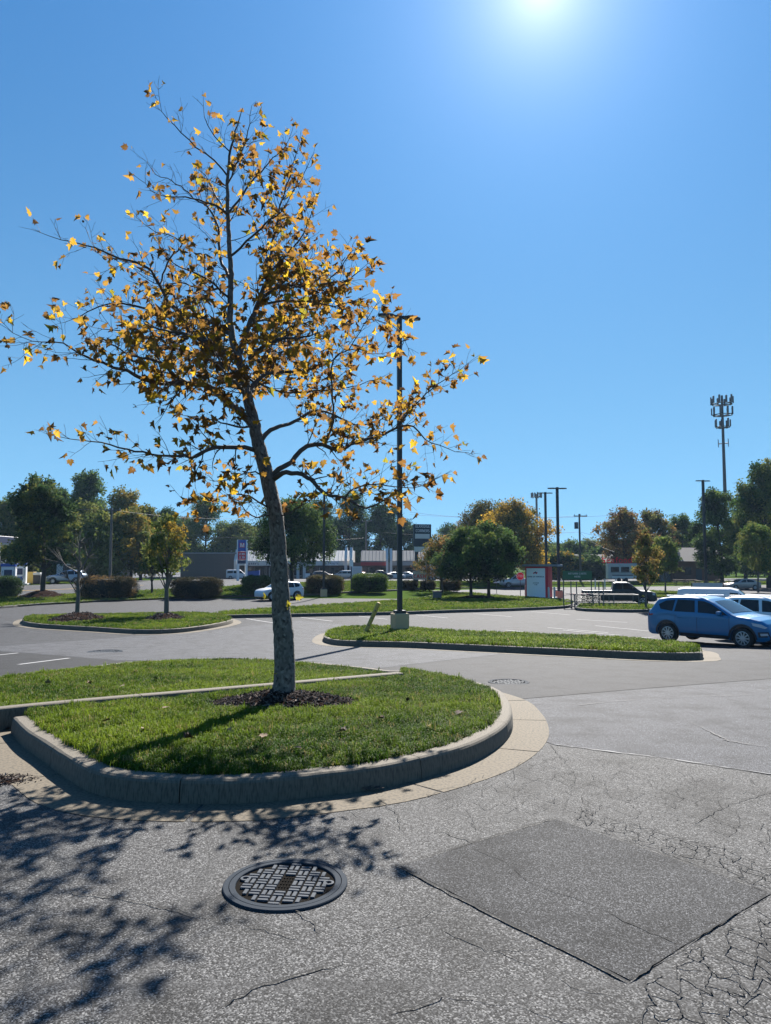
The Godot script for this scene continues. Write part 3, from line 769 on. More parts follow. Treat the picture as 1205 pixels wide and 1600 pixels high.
func build_sycamore() -> void:
	tree_rng.seed = 4411
	fine_wood = Shape.new()
	var foot := Vector2(-1.33, 9.77)
	var tree := thing("sycamore_tree", "tall young sycamore with sparse yellow and brown leaves on the nearest grass island", "tree", on_ground(foot, 0.15))
	# trunk with a flared foot
	var raw := parse_limb("-1.29 0.03 -9.5 0.1806, -1.29 0.12 -9.5 0.1554, -1.28 0.27 -9.5 0.1386, -1.27 0.5 -9.5 0.131, -1.29 0.82 -9.5 0.126, -1.32 1.14 -9.5 0.1193, -1.34 1.6 -9.5 0.1092, -1.38 2.2 -9.5 0.0991, -1.45 2.61 -9.5 0.0941, -1.54 2.98 -9.5 0.0907, -1.64 3.32 -9.5 0.084, -1.71 3.64 -9.5 0.0739, -1.79 3.96 -9.5 0.0655, -1.85 4.27 -9.5 0.0588, -1.97 4.61 -9.5 0.0487, -2.02 4.95 -9.5 0.0403, -2.02 5.38 -9.5 0.0361, -2.02 5.57 -9.5 0.0336, -2.07 6.17 -9.5 0.0277, -2.09 6.78 -9.5 0.021, -2.06 7.23 -9.5 0.0151, -1.99 7.52 -9.5 0.0101, -1.9 7.84 -9.5 0.0034")
	var s := smooth_limb(raw[0], raw[1], 0.07, 0.004)
	var pts: PackedVector3Array = s[0]
	for i in pts.size():
		pts[i] -= tree.position
	var w := Shape.new()
	w.tube(pts, s[1], 18, true, 0.075)
	place("trunk", w.done(), M.bark, tree)
	for i in range(int(pts.size() * 0.62), pts.size() - 4, 3):
		var dir := (pts[i + 1] - pts[i - 1]).normalized()
		var side := dir.cross(Vector3(tree_rng.randfn(), tree_rng.randfn(), tree_rng.randfn())).normalized()
		shoot(pts[i], (dir * 0.6 + side * 0.8).normalized(), tree_rng.randf_range(0.4, 0.8), 0.008, 0, 0.42)
	for e in [
		# left side, low to high
		["lower_limb", "-1.68 3.24 -9.5 0.0302, -1.74 3.26 -9.41 0.0286, -2.01 3.22 -9.14 0.0252, -2.22 3.14 -8.96 0.0218, -2.33 3.04 -8.87 0.0185, -2.38 3.06 -8.78 0.0168, -2.63 3.04 -8.6 0.0126, -2.94 3.08 -8.42 0.0101, -3.17 3.13 -8.24 0.0076, -3.37 3.13 -8.15 0.005, -3.63 3.19 -8.06 0.0025", 3.4, 0.62, 0.55, 0.12],
		["lower_limb", "-1.7 3.53 -9.5 0.0504, -1.83 3.68 -9.41 0.0462, -2.04 3.85 -9.23 0.042, -2.16 3.97 -9.14 0.0378, -2.37 3.98 -8.96 0.0336, -2.63 3.93 -8.78 0.0277, -2.83 3.94 -8.6 0.0235, -2.97 3.99 -8.42 0.0193, -3.1 4.02 -8.33 0.0168, -3.25 4.04 -8.15 0.0134, -3.38 4.11 -8.06 0.0101, -3.51 4.18 -7.97 0.0076, -3.81 4.17 -7.88 0.0042, -4.05 4.29 -7.79 0.0025", 4.0, 0.68, 0.7, 0.2],
		["limb", "-2.37 3.98 -8.96 0.0252, -2.48 3.99 -8.69 0.021, -2.54 4.06 -8.42 0.0168, -2.64 4.05 -8.15 0.0134, -2.74 4.01 -7.88 0.0101, -2.82 4.04 -7.61 0.0067, -2.91 4.03 -7.34 0.0025", 4.2, 0.7, 0.6, 0.1],
		["limb", "-2 4.78 -9.5 0.0378, -2.17 4.86 -9.59 0.0336, -2.38 5.05 -9.77 0.0277, -2.86 5.22 -10.04 0.0218, -3.27 5.34 -10.22 0.0176, -3.84 5.51 -10.4 0.0118, -4.24 5.48 -10.58 0.0084, -4.62 5.38 -10.76 0.005, -4.83 5.36 -10.85 0.0025", 4.0, 0.62, 0.65, 0.15],
		["limb", "-2.73 5.18 -9.95 0.0252, -2.95 5.32 -9.86 0.0218, -3.03 5.53 -9.77 0.0193, -3.19 5.72 -9.59 0.016, -3.45 5.74 -9.41 0.0126, -3.81 5.84 -9.23 0.0084, -4.11 5.87 -9.14 0.005, -4.4 5.95 -9.05 0.0025", 3.6, 0.4, 0.6, 0.2],
		["limb", "-3.03 5.54 -9.77 0.0143, -2.99 6 -10.04 0.0118, -2.87 6.29 -10.22 0.0092, -3.08 6.49 -10.4 0.0076, -3.4 6.63 -10.49 0.005, -3.69 6.89 -10.58 0.0025", 3.8, 0.35, 0.5, 0.2],
		["limb", "-2.02 5.47 -9.5 0.0252, -2.22 5.88 -9.77 0.0202, -2.31 6.41 -9.95 0.0151, -2.48 6.74 -10.04 0.0126, -2.7 6.91 -10.13 0.0101, -2.85 7.09 -10.22 0.0084, -3.07 7.27 -10.31 0.0059, -3.32 7.41 -10.4 0.0042, -3.46 7.65 -10.4 0.0025", 3.6, 0.36, 0.5, 0.2],
		["limb", "-2.07 6.37 -9.5 0.0151, -2.21 6.34 -9.14 0.0118, -2.44 6.24 -8.78 0.0084, -2.7 6.17 -8.6 0.005, -2.88 6.27 -8.42 0.0025", 3.6, 0.32, 0.5, 0.2],
		["limb", "-2.09 6.9 -9.5 0.0134, -2.25 7.06 -9.41 0.0109, -2.46 7.19 -9.32 0.0084, -2.71 7.41 -9.23 0.0059, -2.86 7.56 -9.14 0.0034, -2.92 7.92 -9.14 0.0021", 3.2, 0.3, 0.42, 0.2],
		["limb", "-1.92 4.44 -9.5 0.0336, -1.98 4.36 -8.78 0.0286, -2.07 4.28 -8.15 0.0235, -2.15 4.18 -7.61 0.0168, -2.21 4.07 -7.16 0.0101, -2.25 4.01 -6.8 0.0034", 4.2, 0.7, 0.65, 0.2],
		["limb", "-1.85 4.23 -9.5 0.0336, -2.26 4.56 -10.22 0.0286, -2.7 4.85 -10.94 0.0218, -3.22 5.18 -11.57 0.0134, -3.74 5.4 -12.11 0.0034", 4.2, 0.66, 0.65, 0.2],
		# right side
		["lower_limb", "-1.49 2.87 -9.5 0.0378, -1.37 3 -9.5 0.0353, -1.23 3.1 -9.59 0.0319, -1.04 3.32 -9.68 0.0302, -0.84 3.34 -9.77 0.0277, -0.61 3.3 -9.86 0.0252, -0.38 3.43 -9.95 0.0218, -0.11 3.5 -10.04 0.0185, 0.14 3.64 -10.13 0.016, 0.39 3.69 -10.22 0.0126, 0.55 3.52 -10.31 0.0084, 0.87 3.4 -10.4 0.005, 1.2 3.35 -10.49 0.0025", 4.2, 0.78, 0.55, 0.2],
		["limb", "0.14 3.64 -10.13 0.0118, 0.32 3.84 -10.04 0.0101, 0.47 4.01 -9.95 0.0084, 0.72 4.22 -9.95 0.0059, 0.99 4.4 -9.95 0.0042, 1.18 4.55 -9.95 0.0025", 6.0, 0.82, 0.5, 0.05],
		["limb", "-1.59 3.39 -9.5 0.0336, -1.52 3.54 -9.68 0.0277, -1.4 3.6 -9.77 0.0252, -1.23 3.72 -10.04 0.0227, -1.02 3.92 -10.31 0.0193, -0.87 3.96 -10.49 0.0168, -0.6 3.89 -10.76 0.0134, -0.38 3.85 -10.94 0.0109, -0.1 3.96 -11.12 0.0076, 0.27 4.15 -11.3 0.0034", 4.0, 0.75, 0.55, 0.25],
		["lower_limb", "-1.44 2.86 -9.5 0.0353, -1.32 2.93 -9.41 0.0319, -1.1 2.91 -9.23 0.0286, -0.89 2.8 -9.05 0.0252, -0.74 2.63 -8.96 0.021, -0.49 2.56 -8.78 0.0168, -0.22 2.42 -8.6 0.0118, -0.01 2.51 -8.51 0.0084, 0.19 2.66 -8.42 0.005, 0.44 2.7 -8.33 0.0025", 4.0, 0.72, 0.5, 0.25],
		["limb", "-0.47 2.56 -8.78 0.0118, -0.35 2.65 -8.51 0.0101, -0.06 2.66 -8.24 0.0076, 0.3 2.59 -7.97 0.0042, 0.58 2.69 -7.79 0.0025", 5.0, 0.78, 0.45, 0.1],
		["limb", "-0.81 3.35 -9.77 0.0151, -0.68 3.65 -9.59 0.0134, -0.69 4.08 -9.41 0.0109, -0.66 4.38 -9.32 0.0092, -0.46 4.46 -9.14 0.0076, -0.37 4.56 -9.05 0.0059, -0.23 4.78 -8.96 0.0042, -0.07 4.97 -8.87 0.0025", 4.6, 0.8, 0.5, 0.3],
		["limb", "-0.46 4.46 -9.14 0.0067, -0.18 4.38 -9.05 0.005, 0.06 4.37 -8.96 0.0034, 0.23 4.53 -8.96 0.0025", 5.0, 0.75, 0.4, 0.1],
		["limb", "-1.79 4.02 -9.5 0.0336, -1.63 4.25 -9.68 0.0252, -1.45 4.35 -9.86 0.0218, -1.06 4.42 -10.04 0.0168, -0.86 4.53 -10.13 0.0126, -0.65 4.69 -10.22 0.0076, -0.46 4.95 -10.31 0.0025", 4.6, 0.8, 0.6, 0.2],
		["limb", "-1.9 4.44 -9.5 0.0378, -1.85 4.84 -9.68 0.0353, -1.75 5.23 -9.86 0.0336, -1.67 5.55 -9.95 0.0294, -1.58 5.78 -9.95 0.0252, -1.56 6.22 -10.04 0.0185, -1.46 6.88 -10.13 0.0118, -1.31 7.38 -10.13 0.0067, -1.22 7.74 -10.13 0.0025", 4.2, 0.72, 0.6, 0.25],
		["limb", "-1.74 5.27 -9.86 0.0294, -1.54 5.35 -9.59 0.0252, -1.26 5.3 -9.23 0.0218, -1.02 5.2 -8.96 0.0176, -0.69 5.13 -8.69 0.0126, -0.42 5.08 -8.42 0.0076, -0.25 5.14 -8.24 0.0025", 5.0, 0.8, 0.6, 0.15],
		["limb", "-0.69 5.13 -8.69 0.0084, -0.47 5.35 -8.6 0.0059, -0.38 5.54 -8.51 0.0025", 5.5, 0.8, 0.4, 0.1],
		["limb", "-2.06 6.4 -9.5 0.0168, -1.9 6.67 -9.59 0.0143, -1.83 6.9 -9.68 0.0118, -1.68 7.1 -9.77 0.0092, -1.55 7.36 -9.86 0.0067, -1.38 7.5 -9.86 0.0042, -1.29 7.73 -9.86 0.0025", 4.0, 0.6, 0.5, 0.2],
		["limb", "-1.58 5.78 -9.95 0.0168, -1.39 6.04 -10.04 0.0134, -1.21 6.31 -10.13 0.0101, -1.05 6.63 -10.13 0.0067, -0.95 6.96 -10.13 0.0025", 5.0, 0.8, 0.55, 0.15],
		["limb", "-1.77 5.04 -9.77 0.0252, -1.57 5.26 -10.4 0.021, -1.32 5.39 -10.94 0.0151, -1.02 5.59 -11.39 0.0092, -0.7 5.82 -11.75 0.0025", 4.6, 0.8, 0.6, 0.2],
		["limb", "-1.78 4.47 -9.59 0.0294, -1.44 4.4 -8.78 0.0252, -1.15 4.25 -8.06 0.0185, -0.86 4.07 -7.43 0.0118, -0.63 3.98 -6.98 0.0025", 4.6, 0.78, 0.6, 0.2],
		["limb", "-1.72 3.77 -9.5 0.0252, -1.67 3.81 -8.6 0.0218, -1.67 3.77 -7.88 0.0168, -1.65 3.73 -7.34 0.0101, -1.66 3.73 -6.98 0.0025", 4.2, 0.72, 0.6, 0.25],
		["limb", "-1.76 3.85 -9.5 0.0252, -1.84 4.33 -10.4 0.0218, -1.85 4.9 -11.12 0.0168, -1.86 5.37 -11.66 0.0101, -1.82 5.8 -12.02 0.0025", 4.2, 0.75, 0.6, 0.25],
		# more of the inner crown
		["limb", "-2.02 5.21 -9.5 0.0168, -2.22 5.36 -9.23 0.0134, -2.39 5.38 -8.96 0.0101, -2.54 5.37 -8.69 0.0059, -2.65 5.5 -8.51 0.0025", 4.0, 0.6, 0.55, 0.2],
		["limb", "-2.03 5.81 -9.5 0.0168, -1.7 5.95 -9.23 0.0134, -1.45 6.03 -8.96 0.0101, -1.27 6.06 -8.78 0.0067, -1.11 6.21 -8.6 0.0025", 4.4, 0.75, 0.5, 0.2],
		["limb", "-1.76 5.25 -9.86 0.0185, -1.33 5.14 -9.32 0.0151, -0.87 4.93 -8.78 0.0109, -0.57 4.72 -8.33 0.0067, -0.29 4.71 -8.06 0.0025", 4.8, 0.85, 0.55, 0.15],
		["limb", "-1.81 4.19 -9.5 0.0185, -1.42 4.13 -10.04 0.0151, -0.95 4.28 -10.58 0.0118, -0.5 4.42 -10.94 0.0076, -0.02 4.65 -11.21 0.0025", 4.8, 0.8, 0.5, 0.2],
		["limb", "-1.58 5.78 -9.95 0.0151, -1.34 5.92 -10.31 0.0118, -1.05 6.22 -10.58 0.0076, -0.77 6.47 -10.76 0.0025", 4.8, 0.85, 0.5, 0.15],
		["limb", "-2.09 6.78 -9.5 0.0134, -1.98 7.22 -9.68 0.0101, -1.88 7.68 -9.77 0.0067, -1.85 8.1 -9.86 0.0025", 4.4, 0.65, 0.42, 0.15],
		["limb", "-2.06 7.23 -9.5 0.0092, -2.23 7.35 -9.32 0.0067, -2.34 7.55 -9.23 0.0042, -2.36 7.78 -9.23 0.0021", 3.8, 0.5, 0.4, 0.15],
		["limb", "-2.21 4.9 -9.59 0.0185, -2.4 4.64 -9.05 0.0151, -2.67 4.41 -8.51 0.0109, -2.9 4.34 -8.06 0.0067, -3.09 4.29 -7.79 0.0025", 4.4, 0.75, 0.6, 0.15],
		["limb", "-2.02 5.41 -9.5 0.0168, -2.46 5.51 -9.95 0.0134, -2.88 5.76 -10.31 0.0092, -3.41 5.85 -10.67 0.005, -3.8 5.99 -10.85 0.0025", 4.2, 0.65, 0.5, 0.2],
		["limb", "-0.23 4.78 -8.96 0.0059, -0.02 4.75 -8.96 0.005, 0.18 4.61 -8.96 0.0034, 0.31 4.35 -8.96 0.0021", 6.0, 0.9, 0.36, 0.1],
		["limb", "-2.07 6.33 -9.5 0.0151, -2.32 6.82 -9.95 0.0118, -2.55 7.29 -10.31 0.0076, -2.75 7.56 -10.49 0.0034", 4.0, 0.5, 0.45, 0.2],
		["limb", "-1.46 6.88 -10.13 0.0092, -1.25 7.15 -10.22 0.0067, -1.13 7.46 -10.31 0.0042, -1.04 7.67 -10.31 0.0021", 4.6, 0.8, 0.38, 0.15],
		# low sprays on the trunk
		["limb", "-1.44 2.44 -9.5 0.0151, -1.6 2.56 -9.41 0.0118, -1.72 2.63 -9.32 0.0101, -1.9 2.65 -9.14 0.0076, -2.05 2.57 -8.96 0.005, -2.25 2.47 -8.78 0.0034, -2.42 2.6 -8.6 0.0017", 4.6, 0.75, 0.45, 0.2],
		["limb", "-1.44 2.4 -9.5 0.0118, -1.62 2.37 -9.32 0.0092, -1.72 2.42 -9.14 0.0067, -1.78 2.54 -8.96 0.0042, -1.9 2.62 -8.78 0.0025", 4.6, 0.7, 0.4, 0.2],
		["limb", "-1.51 2.86 -9.5 0.0118, -1.63 2.92 -9.23 0.0092, -1.76 2.85 -8.96 0.0067, -1.9 2.75 -8.69 0.0042, -2.04 2.75 -8.51 0.0017", 5.0, 0.75, 0.4, 0.2],
		["limb", "-1.39 2.36 -9.5 0.0101, -1.18 2.43 -9.32 0.0076, -0.97 2.54 -9.14 0.005, -0.75 2.64 -8.96 0.0025", 4.0, 0.6, 0.35, 0.2],
		["limb", "-1.69 3.56 -9.5 0.0168, -1.78 3.49 -9.23 0.0134, -1.93 3.48 -8.96 0.0101, -2.06 3.48 -8.69 0.0067, -2.24 3.47 -8.51 0.0034, -2.47 3.52 -8.33 0.0017", 4.4, 0.8, 0.45, 0.2],
	]:
		limb(e[1], tree, e[0], e[2], e[3], e[4], e[5])
	var twigs := place("twigs", fine_wood.done(), M.twig, tree)
	twigs.set_meta("kind", "stuff")
	# green shoots low on the trunk
	for e in [Vector3(-1.2, 1.33, -9.32), Vector3(-1.14, 1.38, -9.32), Vector3(-1.44, 1.34, -9.32), Vector3(-1.41, 0.44, -9.3), Vector3(-1.23, 1.3, -9.3)]:
		var p: Vector3 = e
		leaf_spots.append([p - tree.position, Vector3(0, 1, 0), -1.0])
	# leaves: the ones that show largest are parts, the rest is one mass
	var kinds := []
	for k in 4:
		kinds.append(leaf_mesh(k))
	var shades := [Color(0.24, 0.145, 0.035), Color(0.33, 0.215, 0.035), Color(0.16, 0.088, 0.034), Color(0.20, 0.115, 0.034), Color(0.11, 0.066, 0.032), Color(0.2, 0.19, 0.03), Color(0.42, 0.29, 0.028)]
	var shares := [0.23, 0.18, 0.19, 0.21, 0.10, 0.03, 0.06]
	var single_kinds := []
	for c: Color in shades:
		for k in 4:
			single_kinds.append(leaf_mesh(k, c))
	var rest := []
	var tints := PackedColorArray()
	var total := leaf_spots.size()
	print("leaves ", total)
	var single := 0
	for n in total:
		var e: Array = leaf_spots[n]
		var p: Vector3 = e[0]
		var out: Vector3 = e[1]
		var hang := Vector3(tree_rng.randfn(0, 0.6), tree_rng.randfn(-0.55, 0.5), tree_rng.randfn(0, 0.6)) + out * 0.5
		hang = hang.normalized()
		var side := hang.cross(Vector3(tree_rng.randfn(), tree_rng.randfn(), tree_rng.randfn())).normalized()
		var size := tree_rng.randf_range(0.066, 0.135)
		var b := Basis(side, hang, side.cross(hang)).scaled_local(Vector3.ONE * size)
		var x := Transform3D(b, p + hang * size * 0.28)
		var pick := tree_rng.randf()
		var shade := 0
		for k in shares.size():
			pick -= shares[k]
			if pick <= 0.0:
				shade = k
				break
		if e[2] < 0.0:
			shade = 5
		var kind := tree_rng.randi() % 4
		if single < 296 and (tree_rng.randf() < 310.0 / total or e[2] < 0.0):
			var o := place("leaf", single_kinds[shade * 4 + kind], M.leafy_autumn, tree)
			o.transform = x
			single += 1
		else:
			var flex := tree_rng.randf_range(0.3, 1.7) * (-1.0 if tree_rng.randf() < 0.5 else 1.0)
			rest.append(Transform3D(b.scaled_local(Vector3(tree_rng.randf_range(0.65, 1.15), 1.0, flex)), x.origin))
			var c: Color = shades[shade]
			tints.append(c * tree_rng.randf_range(0.8, 1.2))
	scatter("leaves", kinds[1], rest, tints, M.leafy_autumn, tree)
	# seed balls
	var ball := Shape.new()
	ball.lathe(PackedVector2Array([Vector2(0, -0.016), Vector2(0.012, -0.011), Vector2(0.016, 0), Vector2(0.012, 0.011), Vector2(0, 0.016)]), 8, Transform3D.IDENTITY, true)
	var ball_mesh := ball.done()
	for k in 22:
		var e: Array = leaf_spots[tree_rng.randi() % total]
		var o := place("seed_ball", ball_mesh, M.twig, tree)
		o.position = e[0] + Vector3(0, -0.06, 0)
	# fallen leaves
	var dead := [paint(0.14, 0.09, 0.05, 0.9), paint(0.05, 0.028, 0.018, 0.9), paint(0.2, 0.15, 0.1, 0.9)]
	for e in [
		[Vector2(-2.86, 7.71), "brown", "dark brown curled leaf in the grass in the left corner of the sycamore lawn"], [Vector2(-2.51, 6.98), "tan", "pale tan leaf in the left corner grass, nearer the front kerb"],
		[Vector2(-2.36, 7.34), "tan", "tan leaf lying just left of the trunk shadow in the grass"], [Vector2(-2.52, 8.58), "brown", "brown leaf in the grass left of the mulch, close to the straight kerb"],
		[Vector2(-1.81, 6.87), "dead", "dark leaf lying in the grass where the trunk shadow ends"], [Vector2(-1.52, 7.22), "tan", "tan leaf in the grass between the mulch and the front kerb"],
		[Vector2(-1.13, 7.07), "brown", "brown leaf in the grass in front of the trunk"], [Vector2(-0.72, 6.47), "dead", "dark leaf in the grass close above the middle of the front kerb"],
		[Vector2(-0.38, 7.22), "tan", "pale leaf in the grass right of the mulch, towards the front kerb"], [Vector2(-0.02, 7.89), "brown", "brown leaf in the middle of the right half of the sycamore lawn"],
		[Vector2(0.29, 9.21), "dead", "dark leaf at the back of the right half of the sycamore lawn"], [Vector2(0.83, 8.36), "dead", "dark leaf near the rounded right end of the sycamore lawn"],
		[Vector2(-4.89, 10.94), "tan", "tan leaf at the left end of the lawn strip behind the straight kerb"], [Vector2(-4.31, 10.94), "brown", "brown leaf on the lawn strip behind the straight kerb, second from the left"],
		[Vector2(-3.7, 10.71), "tan", "pale leaf on the lawn strip behind the straight kerb, third from the left"], [Vector2(-3.49, 11.53), "dead", "dark leaf on the lawn strip behind the straight kerb, nearest the trunk"],
	]:
		var o := place("fallen_leaf", kinds[tree_rng.randi() % 4], dead[["tan", "dead", "brown"].find(e[1]) if e[1] != "tan" else 2], null)
		if e[1] == "brown":
			o.material_override = dead[0]
		tag(o, e[2], "leaf", "fallen leaves in the grass")
		o.transform = Transform3D(Basis.from_euler(Vector3(-PI / 2 + tree_rng.randfn(0, 0.5), tree_rng.randf() * TAU, 0)).scaled_local(Vector3.ONE * tree_rng.randf_range(0.07, 0.11)), on_ground(e[0], 0.25))
	for e in [[Vector2(-4.43, 8.78), "dead brown leaf in the gutter at the left edge, nearest the lawn kerb"], [Vector2(-4.24, 8.55), "dead brown leaf in the gutter touching the left end of the front kerb"], [Vector2(-0.14, 6), "dead leaf in the gutter below the middle of the front kerb, by the joint"], [Vector2(-0.09, 6.03), "small dead leaf right of the other one in the gutter below the front kerb"]]:
		var o := place("fallen_leaf", kinds[tree_rng.randi() % 4], dead[tree_rng.randi() % 2], null)
		tag(o, e[1], "leaf", "dead leaves in the gutter")
		o.transform = Transform3D(Basis.from_euler(Vector3(-PI / 2 + tree_rng.randfn(0, 0.3), tree_rng.randf() * TAU, 0)).scaled_local(Vector3.ONE * tree_rng.randf_range(0.07, 0.1)), on_ground(e[0], 0.03))

# ------------------------------------------------------------------ manholes, lamp post, bollard
func manhole(label: String, at: Vector2, r: float, turn: float, fine: bool) -> void:
	var o := thing("manhole_cover", label, "manhole", on_ground(at, 0.0125), turn)
	var rim := Shape.new()
	var k := r / 0.335
	rim.lathe(PackedVector2Array([Vector2(0.335 * k, -0.04), Vector2(0.335 * k, 0.006), Vector2(0.331 * k, 0.010), Vector2(0.305 * k, 0.011), Vector2(0.3035 * k, 0.008), Vector2(0.3035 * k, -0.01)]), 72)
	place("frame", rim.done(), M.iron, o)
	var lid := Shape.new()
	lid.lathe(PackedVector2Array([Vector2(0.301 * k, -0.012), Vector2(0.301 * k, 0.009), Vector2(0.299 * k, 0.0105), Vector2(0.272 * k, 0.0105), Vector2(0.269 * k, 0.008), Vector2(0.268 * k, -0.0035), Vector2(0.0, -0.0035)]), 72)
	place("lid", lid.done(), M.iron, o)
	var dirt := Shape.new()
	dirt.lathe(PackedVector2Array([Vector2(0.2675 * k, -0.001), Vector2(0.0, -0.001)]), 48)
	place("grime", dirt.done(), M.rust, o)
	# woven pattern of paired bars
	var bars := Shape.new()
	var cell := 0.066 * k if fine else 0.09 * k
	for i in range(-5, 6):
		for j in range(-5, 6):
			var c := Vector2(i * cell, j * cell)
			if fine and absf(c.x) < cell * 0.6 and c.y > -cell * 1.6 and c.y < cell * 1.6:
				continue
			for s: float in [-1.0, 1.0]:
				var across := (i + j) % 2 == 0
				var at2 := c + (Vector2(0, s * cell * 0.24) if across else Vector2(s * cell * 0.24, 0))
				var size := Vector3(cell * 0.86, 0.012, cell * 0.33) if across else Vector3(cell * 0.33, 0.012, cell * 0.86)
				if (at2.abs() + Vector2(size.x, size.z) * 0.42).length() > 0.266 * k:
					continue
				bars.box(Vector3(at2.x, 0.0035, at2.y), size, Basis.IDENTITY, 0.003)
	var b := place("raised_pattern", bars.done(), M.iron_worn, o)
	b.set_meta("kind", "stuff")
	if fine:
		for s: float in [-1.0, 1.0]:
			var ear := Shape.new()
			ear.lathe(PackedVector2Array([Vector2(0.03, -0.003), Vector2(0.03, 0.009), Vector2(0.017, 0.0095), Vector2(0.016, -0.003)]), 16, Transform3D(Basis.IDENTITY, Vector3(s * 0.235, 0, -0.03)))
			place("pick_hole", ear.done(), M.iron_worn, o)
		var words := Shape.new()
		for j in 5:
			for i in 4:
				words.box(Vector3(-0.024 + i * 0.016, 0.001, -0.08 + j * 0.04), Vector3(0.009, 0.005, 0.024), Basis.IDENTITY, 0.002)
		place("worn_lettering", words.done(), M.rust, o).set_meta("kind", "stuff")

# a square pole with two flat heads on a concrete foot
func lamp_post(label: String, at: Vector3, tall: float, wide: float, foot: Material, turn: float, foot_h := 0.72, foot_w := 0.74, group := "") -> Node3D:
	var o := thing("lamp_post", label, "lamp post", at, turn, group)
	box_part("concrete_base", Vector3(0, foot_h * 0.5 - 0.15, 0), Vector3(foot_w, foot_h + 0.3, foot_w), foot, o, 0.03)
	box_part("base_cover", Vector3(0, foot_h + 0.06, 0), Vector3(wide * 2.4, 0.12, wide * 2.4), M.black_metal, o, 0.02)
	box_part("pole", Vector3(0, foot_h + 0.12 + (tall - foot_h) * 0.5, 0), Vector3(wide, tall - foot_h, wide), M.black_metal, o, 0.012)
	for s: float in [-1.0, 1.0]:
		var head := Shape.new()
		var x := Transform3D(Basis(Vector3(s, 0, 0), Vector3(0, 0, 1), Vector3(0, 1, 0)), Vector3(0, tall - 0.05, 0))
		head.prism(PackedVector2Array([Vector2(wide * 0.5, -0.07), Vector2(wide * 0.5, 0.07), Vector2(0.24, 0.1), Vector2(0.36, 0.22), Vector2(0.62, 0.22), Vector2(0.95, 0.06), Vector2(0.95, -0.06), Vector2(0.62, -0.22), Vector2(0.36, -0.22), Vector2(0.24, -0.1)]), 0.1, x)
		var h := place("lamp_head", head.done(), M.black_metal, o)
		var lens := Shape.new()
		lens.prism(PackedVector2Array([Vector2(0.38, -0.16), Vector2(0.38, 0.16), Vector2(0.62, 0.17), Vector2(0.9, 0.04), Vector2(0.9, -0.04), Vector2(0.62, -0.17)]), 0.012, Transform3D(x.basis, x.origin + Vector3(0, -0.008, 0)))
		place("lens", lens.done(), M.led, h)
	return o

func build_near_things() -> void:
	manhole("round iron manhole cover with woven pattern in the cracked asphalt near the viewer", Vector2(-0.55, 4.24), 0.34, -0.12, true)
	manhole("pale worn manhole cover in the dark asphalt right of the sycamore island", Vector2(2.17, 13.31), 0.36, 0.2, false)
	manhole("flat dark manhole cover in the pale aisle at left", Vector2(-8.31, 22.3), 0.5, 0.1, false)
	var at := on_ground(Vector2(0.6, 31.56), 0.2)
	lamp_post("tall black square lamp post with two flat heads, nearest of the lamp posts", at, 13.45, 0.19, M.cream, 0.3, 0.72, 0.64)
	# leaning bollard
	var p := on_ground(Vector2(-0.81, 30.38), 0.18)
	var o := thing("leaning_bollard", "yellowed steel bollard leaning to the right beside the nearest lamp post", "bollard", p)
	var lean := Basis(Vector3(0, 0, 1), -0.42) * Basis(Vector3(1, 0, 0), 0.1)
	var s := Shape.new()
	s.lathe(PackedVector2Array([Vector2(0.085, -0.2), Vector2(0.085, 1.3), Vector2(0.07, 1.34), Vector2(0.0, 1.355)]), 16, Transform3D(lean, Vector3.ZERO), false)
	place("pipe", s.done(), M.bollard_yellow, o)
	var band := Shape.new()
	for k in 3:
		band.box(lean * Vector3(0.0, 0.35 + k * 0.32, 0.083), Vector3(0.06, 0.05, 0.01), lean, 0.002)
	place("scuff", band.done(), M.dark_grey, o)

